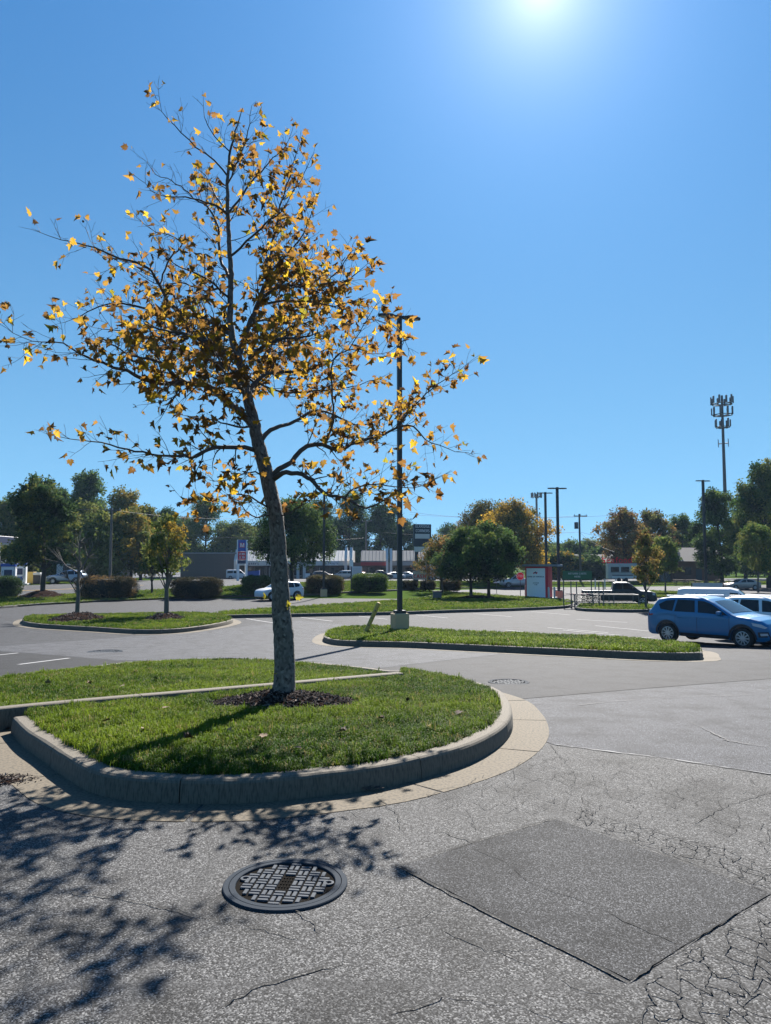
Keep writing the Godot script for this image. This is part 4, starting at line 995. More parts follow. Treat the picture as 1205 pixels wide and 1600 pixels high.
# ------------------------------------------------------------------ vehicles
# local axes: x forward, y up, z to the right-hand side
class Body:
	var top := PackedVector2Array()      # outline of the roof, rear to front
	var length := 4.5
	var width := 1.85
	var sill := 0.26
	var belt := 1.05
	var tumble := 0.3
	var wheel_r := 0.35
	var arch := 0.40
	var axles := PackedFloat32Array([-1.33, 1.36])
	var square := 8.0
	func roof(x: float) -> float:
		for i in top.size() - 1:
			if x <= top[i + 1].x:
				var t := clampf((x - top[i].x) / maxf(top[i + 1].x - top[i].x, 0.001), 0.0, 1.0)
				return lerpf(top[i].y, top[i + 1].y, t)
		return top[top.size() - 1].y
	func under(x: float) -> float:
		var y := sill
		var end := absf(x) / (length * 0.5)
		if end > 0.9:
			y += (end - 0.9) * 0.9
		for a: float in axles:
			if absf(x - a) < arch:
				y = maxf(y, wheel_r + sqrt(arch * arch - (x - a) * (x - a)) - 0.02)
		return y
	func half(x: float, y: float) -> float:
		var plan := pow(maxf(1.0 - pow(absf(x) / (length * 0.5 + 0.015), square), 0.0), 0.32)
		var h := width * 0.5 * lerpf(0.55, 1.0, plan)
		h *= 1.0 - 0.05 * pow(absf(y - 0.72) / 0.5, 2.0) * (1.0 if y < belt else 0.0)
		if y > belt:
			h -= (y - belt) * tumble + width * 0.5 * 0.05 * pow((belt - 0.72) / 0.5, 2.0)
		if y < sill + 0.14:
			h -= (sill + 0.14 - y) * 0.25
		var c := 0.1
		var t := clampf((y - (roof(x) - c)) / c, 0.0, 1.0)
		return h - c * (1.0 - sqrt(1.0 - t * t)) * 1.1
	func mesh() -> ArrayMesh:
		var s := Shape.new()
		var xs := PackedFloat32Array()
		var n := 64
		for i in n + 1:
			xs.append(-length * 0.5 + length * i / n)
		for a: float in axles:
			for k: float in [-1.0, 1.0]:
				xs.append(a + k * arch * 0.998)
				xs.append(a + k * arch * 1.002)
		for p in top:
			xs.append(clampf(p.x, -length * 0.5, length * 0.5))
		xs.sort()
		var rings := []
		for x in xs:
			var ring := PackedVector3Array()
			var b := under(x)
			var t := roof(x)
			var c := 0.1
			var shoulder := maxf(t - c, b + 0.02)
			var mid := clampf(belt, b + 0.01, shoulder)
			ring.append(Vector3(x, b, 0))
			for k in 6:
				var y := lerpf(b, mid, k / 6.0)
				ring.append(Vector3(x, y, half(x, y)))
			for k in 5:
				var y := lerpf(mid, shoulder, k / 5.0)
				ring.append(Vector3(x, y, half(x, y)))
			for k in 5:
				var y := shoulder + (t - shoulder) * sin(PI * 0.5 * k / 4.0) * 0.999
				ring.append(Vector3(x, y, half(x, y)))
			var w := half(x, t)
			for k: float in [0.66, 0.33, 0.0]:
				ring.append(Vector3(x, t + 0.025 * (1.0 - k * k), w * k))
			rings.append(ring)
		var m: int = rings[0].size()
		for side: float in [1.0, -1.0]:
			var f := Vector3(1, 1, side)
			for i in rings.size() - 1:
				for k in m - 1:
					s.st.set_smooth_group(0 if k > 0 else 3)
					var a: Vector3 = rings[i][k] * f
					var b: Vector3 = rings[i + 1][k] * f
					var c: Vector3 = rings[i + 1][k + 1] * f
					var d: Vector3 = rings[i][k + 1] * f
					if side > 0:
						s.quad(a, b, c, d)
					else:
						s.quad(a, d, c, b)
			s.st.set_smooth_group(-1)
			for e in [0, rings.size() - 1]:
				for k in range(1, m - 1):
					var a: Vector3 = rings[e][0] * f
					var b: Vector3 = rings[e][k] * f
					var c: Vector3 = rings[e][k + 1] * f
					if (side > 0) == (e > 0):
						s.tri(a, c, b)
					else:
						s.tri(a, b, c)
		return s.done()
	# a piece of the side given in x and y, standing proud of the body
	func side_piece(s: Shape, poly: PackedVector2Array, side: float, proud: float) -> void:
		var lo := poly[0]
		var hi := poly[0]
		for p in poly:
			lo = lo.min(p)
			hi = hi.max(p)
		s.st.set_smooth_group(0)
		var nx := maxi(1, int(ceil((hi.x - lo.x) / 0.16)))
		var ny := maxi(1, int(ceil((hi.y - lo.y) / 0.12)))
		for i in nx:
			for j in ny:
				var c0 := lo + (hi - lo) * Vector2(float(i) / nx, float(j) / ny)
				var c1 := lo + (hi - lo) * Vector2(float(i + 1) / nx, float(j + 1) / ny)
				for piece in Geometry2D.intersect_polygons(poly, PackedVector2Array([c0, Vector2(c1.x, c0.y), c1, Vector2(c0.x, c1.y)])):
					var index := Geometry2D.triangulate_polygon(piece)
					for k in range(0, index.size(), 3):
						var v := []
						for q in 3:
							var p: Vector2 = piece[index[k + q]]
							v.append(Vector3(p.x, p.y, side * (half(p.x, p.y) + proud)))
						var normal: Vector3 = (v[1] - v[0]).cross(v[2] - v[0])
						if normal.z * side > 0.0:
							s.tri(v[0], v[1], v[2])
						else:
							s.tri(v[0], v[2], v[1])
		s.st.set_smooth_group(-1)
	# a piece of the top between two stations; share is how much of the width it takes
	func top_piece(s: Shape, x0: float, x1: float, share0: float, share1: float, proud: float) -> void:
		s.st.set_smooth_group(0)
		var n := 10
		var up := Vector3(-(roof(x1) - roof(x0)), x1 - x0, 0).normalized() * proud
		for i in n:
			var a := lerpf(x0, x1, float(i) / n)
			var b := lerpf(x0, x1, float(i + 1) / n)
			var wa := half(a, roof(a)) * lerpf(share0, share1, float(i) / n)
			var wb := half(b, roof(b)) * lerpf(share0, share1, float(i + 1) / n)
			for k in 6:
				var u := lerpf(-1, 1, k / 6.0)
				var v := lerpf(-1, 1, (k + 1) / 6.0)
				s.quad(Vector3(a, roof(a) + 0.025 * (1 - u * u), wa * u) + up, Vector3(a, roof(a) + 0.025 * (1 - v * v), wa * v) + up, Vector3(b, roof(b) + 0.025 * (1 - v * v), wb * v) + up, Vector3(b, roof(b) + 0.025 * (1 - u * u), wb * u) + up)
		s.st.set_smooth_group(-1)

func both_sides(called: String, b: Body, poly: Array, proud: float, m: Material, o: Node3D) -> void:
	for side: float in [1.0, -1.0]:
		var s := Shape.new()
		b.side_piece(s, PackedVector2Array(poly), side, proud)
		place(called, s.done(), m, o)

var tyre_mesh := {}

func wheels(o: Node3D, b: Body, spokes: int) -> void:
	var key := int(b.wheel_r * 1000)
	if not tyre_mesh.has(key):
		var t := Shape.new()
		var r := b.wheel_r
		t.lathe(PackedVector2Array([Vector2(r * 0.66, -0.1), Vector2(r * 0.9, -0.115), Vector2(r * 0.985, -0.09), Vector2(r, -0.04), Vector2(r, 0.04), Vector2(r * 0.985, 0.09), Vector2(r * 0.9, 0.115), Vector2(r * 0.66, 0.1)]), 32, Transform3D.IDENTITY, true)
		var rim := Shape.new()
		rim.lathe(PackedVector2Array([Vector2(r * 0.665, 0.03), Vector2(r * 0.665, 0.105), Vector2(r * 0.62, 0.108), Vector2(r * 0.59, 0.08), Vector2(r * 0.585, 0.03)]), 32)
		rim.lathe(PackedVector2Array([Vector2(r * 0.17, 0.03), Vector2(r * 0.16, 0.1), Vector2(0.0, 0.103)]), 16)
		for k in spokes:
			var a := TAU * k / spokes
			var turn := Basis(Vector3.UP, a)
			rim.box(turn * Vector3(r * 0.37, 0.083, 0), Vector3(r * 0.5, 0.035, r * 0.13), turn, 0.008)
		var disc := Shape.new()
		disc.lathe(PackedVector2Array([Vector2(r * 0.66, 0.02), Vector2(0.0, 0.022)]), 24)
		tyre_mesh[key] = [t.done(), rim.done(), disc.done()]
	for x: float in b.axles:
		for side: float in [1.0, -1.0]:
			var w := Node3D.new()
			w.name = numbered("wheel", o)
			o.add_child(w, true)
			w.position = Vector3(x, b.wheel_r, side * (b.width * 0.5 - 0.125))
			w.rotation.x = PI * 0.5 * side
			place("tyre", tyre_mesh[key][0], M.rubber, w)
			place("rim", tyre_mesh[key][1], M.alloy, w)
			place("brake_disc", tyre_mesh[key][2], M.black, w)

func crossover(label: String, at: Vector2, turn: float, coat: Material, detail: bool, size := 1.0, called := "parked_car", group := "") -> Node3D:
	var o := thing(called, label, "car", on_ground(at, 0.012), turn, group)
	o.scale = Vector3.ONE * size
	var b := Body.new()
	b.length = 4.48
	b.width = 1.86
	b.top = PackedVector2Array([Vector2(-2.24, 0.66), Vector2(-2.22, 0.98), Vector2(-2.12, 1.12), Vector2(-2.02, 1.2), Vector2(-1.82, 1.48), Vector2(-1.72, 1.56), Vector2(-1.3, 1.63), Vector2(-0.7, 1.66), Vector2(-0.2, 1.64), Vector2(0.1, 1.58), Vector2(0.32, 1.49), Vector2(0.98, 1.13), Vector2(1.15, 1.07), Vector2(1.6, 1.02), Vector2(1.95, 0.94), Vector2(2.14, 0.82), Vector2(2.24, 0.6)])
	b.belt = 1.06
	b.sill = 0.27
	b.wheel_r = 0.345
	b.arch = 0.42
	place("body", b.mesh(), coat, o)
	both_sides("window", b, [Vector2(-0.28, 1.10), Vector2(-0.34, 1.53), Vector2(-0.98, 1.54), Vector2(-1.06, 1.12)], 0.008, M.glass, o)
	both_sides("window", b, [Vector2(0.86, 1.09), Vector2(0.60, 1.25), Vector2(0.27, 1.43), Vector2(0.02, 1.51), Vector2(-0.22, 1.53), Vector2(-0.17, 1.10)], 0.008, M.glass, o)
	both_sides("window", b, [Vector2(-1.13, 1.13), Vector2(-1.07, 1.53), Vector2(-1.42, 1.49), Vector2(-1.70, 1.35), Vector2(-1.60, 1.19)], 0.008, M.glass, o)
	both_sides("window_trim", b, [Vector2(0.93, 1.06), Vector2(0.86, 1.085), Vector2(-1.06, 1.10), Vector2(-1.06, 1.075)], 0.01, M.trim, o)
	var g := Shape.new()
	b.top_piece(g, 0.97, 0.28, 0.9, 0.86, -0.012)
	place("windscreen", g.done(), M.windscreen, o)
	var rear := Shape.new()
	b.top_piece(rear, -1.83, -2.03, 0.8, 0.85, -0.01)
	place("rear_window", rear.done(), M.glass, o)
	# cladding round the arches and along the sill
	for x: float in b.axles:
		var arc := []
		for k in 13:
			var a := PI * (k / 12.0) * 1.0
			arc.append(Vector2(x - cos(a) * 0.475, maxf(b.wheel_r + sin(a) * 0.475, 0.3)))
		for k in 13:
			var a := PI * (1.0 - k / 12.0)
			arc.append(Vector2(x - cos(a) * 0.418, maxf(b.wheel_r + sin(a) * 0.418 - 0.02, 0.3)))
		both_sides("arch_cladding", b, arc, 0.012, M.trim, o)
	both_sides("sill_cladding", b, [Vector2(-0.86, 0.28), Vector2(-0.84, 0.4), Vector2(0.9, 0.4), Vector2(0.89, 0.28)], 0.012, M.trim, o)
	both_sides("headlight", b, [Vector2(1.68, 0.87), Vector2(1.72, 0.78), Vector2(2.08, 0.70), Vector2(2.14, 0.74), Vector2(1.98, 0.83)], 0.008, M.lens, o)
	both_sides("tail_light", b, [Vector2(-2.23, 0.92), Vector2(-2.2, 1.06), Vector2(-1.86, 1.04), Vector2(-1.92, 0.95)], 0.012, M.tail, o)
	for side: float in [1.0, -1.0]:
		box_part("mirror", Vector3(0.62, 1.13, side * 0.98), Vector3(0.13, 0.14, 0.2), coat, o, 0.05)
	if detail:
		for x: float in [-1.02, -0.21, 0.93]:
			both_sides("door_seam", b, [Vector2(x, 0.42), Vector2(x + 0.012, 0.42), Vector2(x + 0.012, 1.06), Vector2(x, 1.06)], 0.004, M.black, o)
		for x: float in [-0.95, -0.12]:
			for side: float in [1.0, -1.0]:
				box_part("door_handle", Vector3(x + 0.1, 0.93, side * 0.925), Vector3(0.19, 0.03, 0.035), coat, o, 0.01)
		both_sides("fog_light", b, [Vector2(1.95, 0.46), Vector2(1.93, 0.54), Vector2(2.14, 0.55), Vector2(2.16, 0.48)], 0.012, M.lens, o)
		both_sides("fog_light_bezel", b, [Vector2(1.88, 0.41), Vector2(1.86, 0.58), Vector2(2.16, 0.6), Vector2(2.2, 0.43)], 0.006, M.trim, o)
		var grille := Node3D.new()
		grille.name = "grille"
		o.add_child(grille)
		box_part("grille_field", Vector3(2.2, 0.68, 0), Vector3(0.1, 0.3, 1.0), M.black, grille, 0.02)
		for k in 4:
			box_part("grille_bar", Vector3(2.245, 0.57 + k * 0.075, 0), Vector3(0.04, 0.025, 0.96), M.alloy, grille, 0.008)
		for side: float in [1.0, -1.0]:
			rod_part("roof_rail", Vector3(-1.5, 1.66, side * 0.6), Vector3(0.0, 1.68, side * 0.62), 0.018, coat, o)
		box_part("bumper", Vector3(2.12, 0.38, 0), Vector3(0.24, 0.2, 1.5), M.trim, o, 0.05)
	wheels(o, b, 10)
	return o

func sedan(label: String, at: Vector2, turn: float, coat: Material, called := "parked_car", group := "") -> Node3D:
	var o := thing(called, label, "car", on_ground(at, 0.012), turn, group)
	var b := Body.new()
	b.length = 4.7
	b.width = 1.82
	b.top = PackedVector2Array([Vector2(-2.35, 0.7), Vector2(-2.3, 1.0), Vector2(-1.75, 1.07), Vector2(-1.1, 1.36), Vector2(-0.6, 1.44), Vector2(0.0, 1.42), Vector2(0.3, 1.33), Vector2(1.05, 0.98), Vector2(1.8, 0.88), Vector2(2.2, 0.78), Vector2(2.35, 0.6)])
	b.belt = 0.95
	b.sill = 0.22
	b.wheel_r = 0.33
	b.arch = 0.39
	place("body", b.mesh(), coat, o)
	both_sides("window", b, [Vector2(0.82, 0.98), Vector2(0.2, 1.3), Vector2(-0.15, 1.34), Vector2(-0.15, 0.98)], 0.008, M.glass, o)
	both_sides("window", b, [Vector2(-0.25, 0.98), Vector2(-0.25, 1.34), Vector2(-0.75, 1.34), Vector2(-1.15, 1.22), Vector2(-1.3, 1.02)], 0.008, M.glass, o)
	var g := Shape.new()
	b.top_piece(g, 1.03, 0.3, 0.9, 0.86, -0.012)
	place("windscreen", g.done(), M.windscreen, o)
	var rear := Shape.new()
	b.top_piece(rear, -1.1, -1.72, 0.82, 0.88, -0.012)
	place("rear_window", rear.done(), M.windscreen, o)
	both_sides("headlight", b, [Vector2(1.9, 0.7), Vector2(1.95, 0.8), Vector2(2.28, 0.68), Vector2(2.26, 0.62)], 0.008, M.lens, o)
	both_sides("tail_light", b, [Vector2(-2.32, 0.8), Vector2(-2.3, 0.94), Vector2(-1.95, 0.96), Vector2(-2.0, 0.84)], 0.008, M.tail, o)
	for side: float in [1.0, -1.0]:
		box_part("mirror", Vector3(0.72, 1.02, side * 0.96), Vector3(0.1, 0.12, 0.18), coat, o, 0.04)
	wheels(o, b, 10)
	return o

func van(label: String, at: Vector2, turn: float, coat: Material, tall: float, long: float, called := "parked_van", group := "", windows := true) -> Node3D:
	var o := thing(called, label, "van", on_ground(at, 0.012), turn, group)
	var b := Body.new()
	var f := long * 0.5
	b.length = long
	b.width = 1.95
	b.top = PackedVector2Array([Vector2(-f, tall - 0.25), Vector2(-f + 0.06, tall - 0.05), Vector2(-f + 0.3, tall), Vector2(f - 2.0, tall), Vector2(f - 1.7, tall - 0.08), Vector2(f - 0.95, 1.2), Vector2(f - 0.3, 1.0), Vector2(f, 0.7)])
	b.belt = 1.1
	b.tumble = 0.14
	b.sill = 0.27
	b.square = 14.0
	b.axles = PackedFloat32Array([-f + 0.9, f - 0.85])
	place("body", b.mesh(), coat, o)
	both_sides("window", b, [Vector2(f - 1.1, 1.15), Vector2(f - 1.6, tall - 0.2), Vector2(f - 2.0, tall - 0.18), Vector2(f - 2.0, 1.15)], 0.008, M.glass, o)
	if windows:
		both_sides("window", b, [Vector2(f - 2.1, 1.15), Vector2(f - 2.1, tall - 0.18), Vector2(f - 3.1, tall - 0.18), Vector2(f - 3.1, 1.15)], 0.008, M.glass, o)
		both_sides("window", b, [Vector2(f - 3.2, 1.15), Vector2(f - 3.2, tall - 0.18), Vector2(-f + 0.3, tall - 0.2), Vector2(-f + 0.25, 1.15)], 0.008, M.glass, o)
	var g := Shape.new()
	b.top_piece(g, f - 0.98, f - 1.68, 0.92, 0.9, -0.012)
	place("windscreen", g.done(), M.windscreen, o)
	both_sides("headlight", b, [Vector2(f - 0.4, 0.75), Vector2(f - 0.42, 0.9), Vector2(f - 0.1, 0.8), Vector2(f - 0.06, 0.7)], 0.008, M.lens, o)
	both_sides("tail_light", b, [Vector2(-f + 0.02, 0.9), Vector2(-f + 0.02, 1.2), Vector2(-f + 0.14, 1.2), Vector2(-f + 0.14, 0.9)], 0.008, M.tail, o)
	for side: float in [1.0, -1.0]:
		box_part("mirror", Vector3(f - 1.25, 1.25, side * 1.05), Vector3(0.1, 0.22, 0.18), M.trim, o, 0.04)
	wheels(o, b, 10)
	return o

func pickup(label: String, at: Vector2, turn: float, coat: Material, group := "") -> Node3D:
	var o := thing("pickup_truck", label, "pickup truck", on_ground(at, 0.012), turn, group)
	var b := Body.new()
	b.length = 5.5
	b.width = 1.9
	b.top = PackedVector2Array([Vector2(-2.75, 1.12), Vector2(-2.72, 1.18), Vector2(-0.52, 1.2), Vector2(-0.5, 1.24), Vector2(-0.42, 1.74), Vector2(-0.2, 1.8), Vector2(0.6, 1.8), Vector2(0.8, 1.73), Vector2(1.4, 1.25), Vector2(1.55, 1.18), Vector2(2.3, 1.12), Vector2(2.65, 1.0), Vector2(2.75, 0.7)])
	b.belt = 1.2
	b.sill = 0.36
	b.tumble = 0.2
	b.square = 14.0
	b.wheel_r = 0.38
	b.arch = 0.46
	b.axles = PackedFloat32Array([-1.72, 1.7])
	place("body", b.mesh(), coat, o)
	both_sides("window", b, [Vector2(1.2, 1.26), Vector2(0.7, 1.66), Vector2(0.3, 1.68), Vector2(0.3, 1.26)], 0.008, M.glass, o)
	both_sides("window", b, [Vector2(0.2, 1.26), Vector2(0.2, 1.68), Vector2(-0.3, 1.66), Vector2(-0.36, 1.28)], 0.008, M.glass, o)
	var g := Shape.new()
	b.top_piece(g, 1.38, 0.82, 0.9, 0.86, -0.012)
	place("windscreen", g.done(), M.windscreen, o)
	var rear := Shape.new()
	b.top_piece(rear, -0.425, -0.49, 0.8, 0.85, 0.01)
	place("rear_window", rear.done(), M.glass, o)
	var bed := Shape.new()
	b.top_piece(bed, -0.56, -2.66, 0.9, 0.9, -0.008)
	place("bed_cover", bed.done(), M.bed_cloth, o)
	both_sides("tail_light", b, [Vector2(-2.74, 0.8), Vector2(-2.74, 1.08), Vector2(-2.62, 1.08), Vector2(-2.62, 0.8)], 0.008, M.tail, o)
	both_sides("headlight", b, [Vector2(2.4, 0.86), Vector2(2.4, 1.0), Vector2(2.66, 0.95), Vector2(2.68, 0.84)], 0.008, M.lens, o)
	box_part("bumper", Vector3(-2.76, 0.52, 0), Vector3(0.16, 0.18, 1.75), M.trim, o, 0.03)
	box_part("number_plate", Vector3(-2.85, 0.55, 0), Vector3(0.02, 0.14, 0.3), M.off_white, o, 0.003)
	for side: float in [1.0, -1.0]:
		box_part("mirror", Vector3(1.0, 1.32, side * 1.03), Vector3(0.1, 0.2, 0.2), M.trim, o, 0.04)
	wheels(o, b, 6)
	return o

func build_vehicles() -> void:
	M.bed_cloth = paint(0.012, 0.012, 0.013, 0.95)
	M.bed_cloth.metallic_specular = 0.05
	M.windscreen = paint(0.035, 0.05, 0.06, 0.05)
	M.windscreen.metallic_specular = 0.6
	var blue := car_paint(0.003, 0.125, 0.28, 0.1)
	var white := car_paint(0.55, 0.56, 0.57, 0.0)
	var silver := car_paint(0.36, 0.37, 0.38, 0.6)
	var black := car_paint(0.01, 0.01, 0.012, 0.0)
	var dark_green := paint(0.008, 0.018, 0.02, 0.5)
	var red := car_paint(0.3, 0.015, 0.02, 0.1)
	var pale_blue := car_paint(0.2, 0.27, 0.34, 0.5)
	var tan_gold := car_paint(0.36, 0.3, 0.27, 0.6)
	crossover("bright blue compact crossover parked with its nose towards the right edge", Vector2(11.62, 26.4), -0.90, blue, true)
	crossover("white crossover parked just behind the blue one, its bonnet running out of the picture", Vector2(14.5, 27.7), -0.90, white, true)
	crossover("black crossover at the right edge, mostly outside the picture behind the white one", Vector2(18.6, 31.5), -0.90, black, false)
	var v := van("white delivery van with blue lettering behind the blue crossover", Vector2(15.4, 33.6), -0.5, white, 1.92, 4.2, "delivery_van", "", false)
	lettering("van_lettering", "BLU", Vector3(-1.2, 1.5, 0.945), 0.34, M.blue, v, Basis.IDENTITY)
	pickup("dark green pickup truck behind the cart corral, seen from its rear corner", Vector2(18.04, 58), -0.22, dark_green)
	crossover("white crossover with black roof on the drive, half hidden by the sycamore trunk", Vector2(-9.42, 66.5), PI + 0.72, white, false, 0.97)
	crossover("pale blue hatchback parked across the road near the fuel pumps", Vector2(-37.48, 88), PI + 0.12, pale_blue, false, 0.98)
	sedan("silver sedan on the far drive at the right, by the picnic tables", Vector2(46.13, 97), PI + 0.15, tan_gold)
	van("white work van parked by the brick end wall of the shops", Vector2(-30.01, 152), 0.1, white, 1.9, 4.6)
	crossover("black crossover parked before the shops, leftmost of the dark ones", Vector2(-12.52, 150), 0.3, black, false)
	van("silver minivan parked before the shops behind the round hedge", Vector2(-8.03, 150), PI - 0.3, silver, 1.75, 4.9)
	sedan("red sedan parked between the white panel and the dark pickup at the shops", Vector2(-4.49, 152), -0.4, red)
	pickup("dark pickup truck parked before the shops above the clipped hedge", Vector2(-1.31, 146), 0.25, black)
	var row := [[Vector2(1.73, 150), white, "white sedan, first of the row right of the nearest lamp post"], [Vector2(4.1, 152), silver, "silver sedan, second of the row right of the nearest lamp post"], [Vector2(7.1, 158), black, "black sedan behind the small roadside sign"], [Vector2(9.66, 132), silver, "grey sedan under the thin reddish tree, nearest the road"], [Vector2(12.17, 140), pale_blue, "pale blue sedan right of the thin reddish tree"], [Vector2(14.19, 146), black, "dark sedan beside the round green tree, in the row of cars"], [Vector2(15.99, 150), silver, "silver sedan, last of the row before the round green tree"]]
	for e in row:
		sedan(e[2], e[0], 0.5 if row.find(e) % 2 == 0 else PI - 0.4, e[1], "parked_car", "cars parked in the lot of the shops")
	var jeep := pickup("grey pickup truck passing behind the bank kiosk on the far drive", Vector2(18.83, 105), PI, silver)
	# white box truck in the lot
	var at := Vector2(11.24, 150)
	var o := thing("box_truck", "white box truck among the parked cars at the shops", "truck", on_ground(at, 0.01), 0.2)
	box_part("cargo_box", Vector3(-0.6, 1.85, 0), Vector3(4.6, 2.4, 2.3), M.white, o, 0.04)
	box_part("cab", Vector3(2.4, 1.3, 0), Vector3(1.4, 1.7, 2.1), M.white, o, 0.2)
	box_part("windscreen", Vector3(3.08, 1.65, 0), Vector3(0.06, 0.7, 1.8), M.glass, o, 0.02)
	box_part("chassis", Vector3(0, 0.55, 0), Vector3(5.8, 0.2, 1.0), M.black, o, 0.02)
	var wb := Body.new()
	wb.width = 2.2
	wb.wheel_r = 0.42
	wb.axles = PackedFloat32Array([-1.8, 2.3])
	wheels(o, wb, 6)

# ------------------------------------------------------------------ beyond the lot
func build_far_structures() -> void:
	# lawn strip with the hedges, between the drive and the road
	var front := PackedVector2Array([Vector2(-33.21, 45.16), Vector2(-29.6, 49.39), Vector2(-27.54, 53.56), Vector2(-27.04, 58.4), Vector2(-24.59, 63.64), Vector2(-17.65, 68.29), Vector2(-7.98, 70.49), Vector2(-2.7, 74.24), Vector2(2.57, 80.03), Vector2(13.83, 102.71), Vector2(18.18, 107.66)])
	var verge := PackedVector2Array()
	for p in front:
		verge.append(p)
	for p in PackedVector2Array([Vector2(20.46, 121.09), Vector2(9.91, 118.86), Vector2(1.75, 116.58), Vector2(-9.33, 89), Vector2(-17.14, 79.41), Vector2(-24.18, 74.94), Vector2(-30.53, 71.11), Vector2(-34.98, 67.97), Vector2(-38.67, 64.47), Vector2(-43, 58.4)]):
		verge.append(p)
	turf("grass verge with the clipped hedges along the road", verge, 0.15, 22.0, "far", 1.3, [], 201)
	kerb("low kerb along the grass verge of the drive", curve(front, 1.5), 0.16, 0.25, 1.0, M.old_kerb, 12.0)
	structure(sheet("road", PackedVector2Array([Vector2(-50.88, 59.45), Vector2(-39.13, 65.23), Vector2(-35.31, 68.61), Vector2(-30.8, 71.74), Vector2(-24.4, 75.62), Vector2(-17.34, 80.31), Vector2(-9.68, 92.42), Vector2(1.84, 122.68), Vector2(18.3, 135.82), Vector2(27.77, 205.98), Vector2(3.12, 208.38), Vector2(-19.96, 190.35), Vector2(-36.57, 169.22), Vector2(-41.58, 128.74), Vector2(-36.89, 85.83), Vector2(-41.38, 80.31), Vector2(-46.72, 77.78), Vector2(-63.08, 73.63)]), 0.03, M.street), "the road running past beyond the grass verge", "road")
	for ends in [[PackedVector2Array([Vector2(-38.25, 74.28), Vector2(-32.94, 76.67), Vector2(-26.62, 82.44)]), M.yellow_line], [PackedVector2Array([Vector2(-20.77, 96.14), Vector2(-15.1, 144.08), Vector2(2.38, 159.19)]), M.line]]:
		var l: PackedVector2Array = ends[0]
		var side := offset_line(l, 0.22)
		side.reverse()
		structure(sheet("road_marking", l + side, 0.05, ends[1]), "long painted line along the road", "marking")
	structure(sheet("forecourt", PackedVector2Array([Vector2(-60.63, 78.57), Vector2(-47.63, 92.42), Vector2(-44.04, 108.94), Vector2(-51.8, 160.32), Vector2(-42.77, 190.35), Vector2(-76.04, 338.25), Vector2(-174.52, 338.25), Vector2(-261.42, 338.25)]), 0.035, M.pale), "pale paved forecourt of the fuel station", "pavement")
	turf("narrow grass strip before the fuel station", PackedVector2Array([Vector2(-51.4, 74.94), Vector2(-41.89, 81.31), Vector2(-38.25, 89), Vector2(-46.54, 144.08), Vector2(-53.2, 164.65), Vector2(-46.84, 108.94), Vector2(-45.87, 89), Vector2(-54.49, 79.41)]), 0.1, 14.0, "far", 1.3, [], 203)
	structure(sheet("shop_lot", PackedVector2Array([Vector2(-43.81, 169.22), Vector2(-20.6, 196.48), Vector2(3.23, 215.79), Vector2(33.62, 221.23), Vector2(56.73, 373.19), Vector2(-98.57, 380.51)]), 0.035, M.pale), "pale paved lot before the row of shops", "pavement")
	# right side: drives and grass beyond the lot
	structure(sheet("drive", PackedVector2Array([Vector2(9.99, 65.93), Vector2(20.68, 81.34), Vector2(30.39, 89.45), Vector2(51.18, 99.37), Vector2(79.81, 104.01), Vector2(87.98, 114.61), Vector2(58.13, 112.81), Vector2(36.59, 107.66), Vector2(25.12, 105.89), Vector2(18.18, 107.66), Vector2(6.86, 82.37)]), 0.03, M.street), "pale drive passing the bank kiosk", "pavement")
	turf("grass strip beside the young trees at right", PackedVector2Array([Vector2(24.31, 71.61), Vector2(30.1, 74.58), Vector2(35.24, 87.27), Vector2(32.35, 91.74)]), 0.12, 30.0, "far", 1.3, [], 205)
	turf("grass strip between the two far drives", PackedVector2Array([Vector2(14.44, 107.21), Vector2(28.93, 113.7), Vector2(38.35, 112.81), Vector2(60.05, 116.51), Vector2(80.92, 118.62), Vector2(88.65, 129.93), Vector2(64.2, 124.54), Vector2(41.18, 121.09), Vector2(28.75, 121.09), Vector2(16.78, 124.54)]), 0.12, 14.0, "far", 1.3, [], 207)
	structure(sheet("far_drive", PackedVector2Array([Vector2(19.31, 127.17), Vector2(42.35, 124.54), Vector2(92.68, 135.82), Vector2(110.22, 161.49), Vector2(53.49, 157.24), Vector2(24.53, 161.49)]), 0.03, M.pale), "the pale far drive before the food trailer", "pavement")
	# a low ridge at the horizon
	var r := RandomNumberGenerator.new()
	r.seed = 9
	var s := Shape.new()
	s.st.set_smooth_group(0)
	var crest := []
	for i in 81:
		var x := -2400.0 + i * 60.0
		var h := 27.0 + 9.0 * sin(i * 0.31) + 5.0 * sin(i * 0.83 + 1.0) + r.randf_range(-1.5, 1.5)
		crest.append([Vector3(x, -4, -1500), Vector3(x, h * 0.7, -1620), Vector3(x, h, -1760), Vector3(x, -4, -2100)])
	for i in 80:
		for k in 3:
			s.quad(crest[i][k], crest[i + 1][k], crest[i + 1][k + 1], crest[i][k + 1])
	structure(place("hills", s.done(), M.far_wood), "low wooded ridge far off at the horizon", "hills")

# ------------------------------------------------------------------ leaves in the mass
var sprig_cache := {}

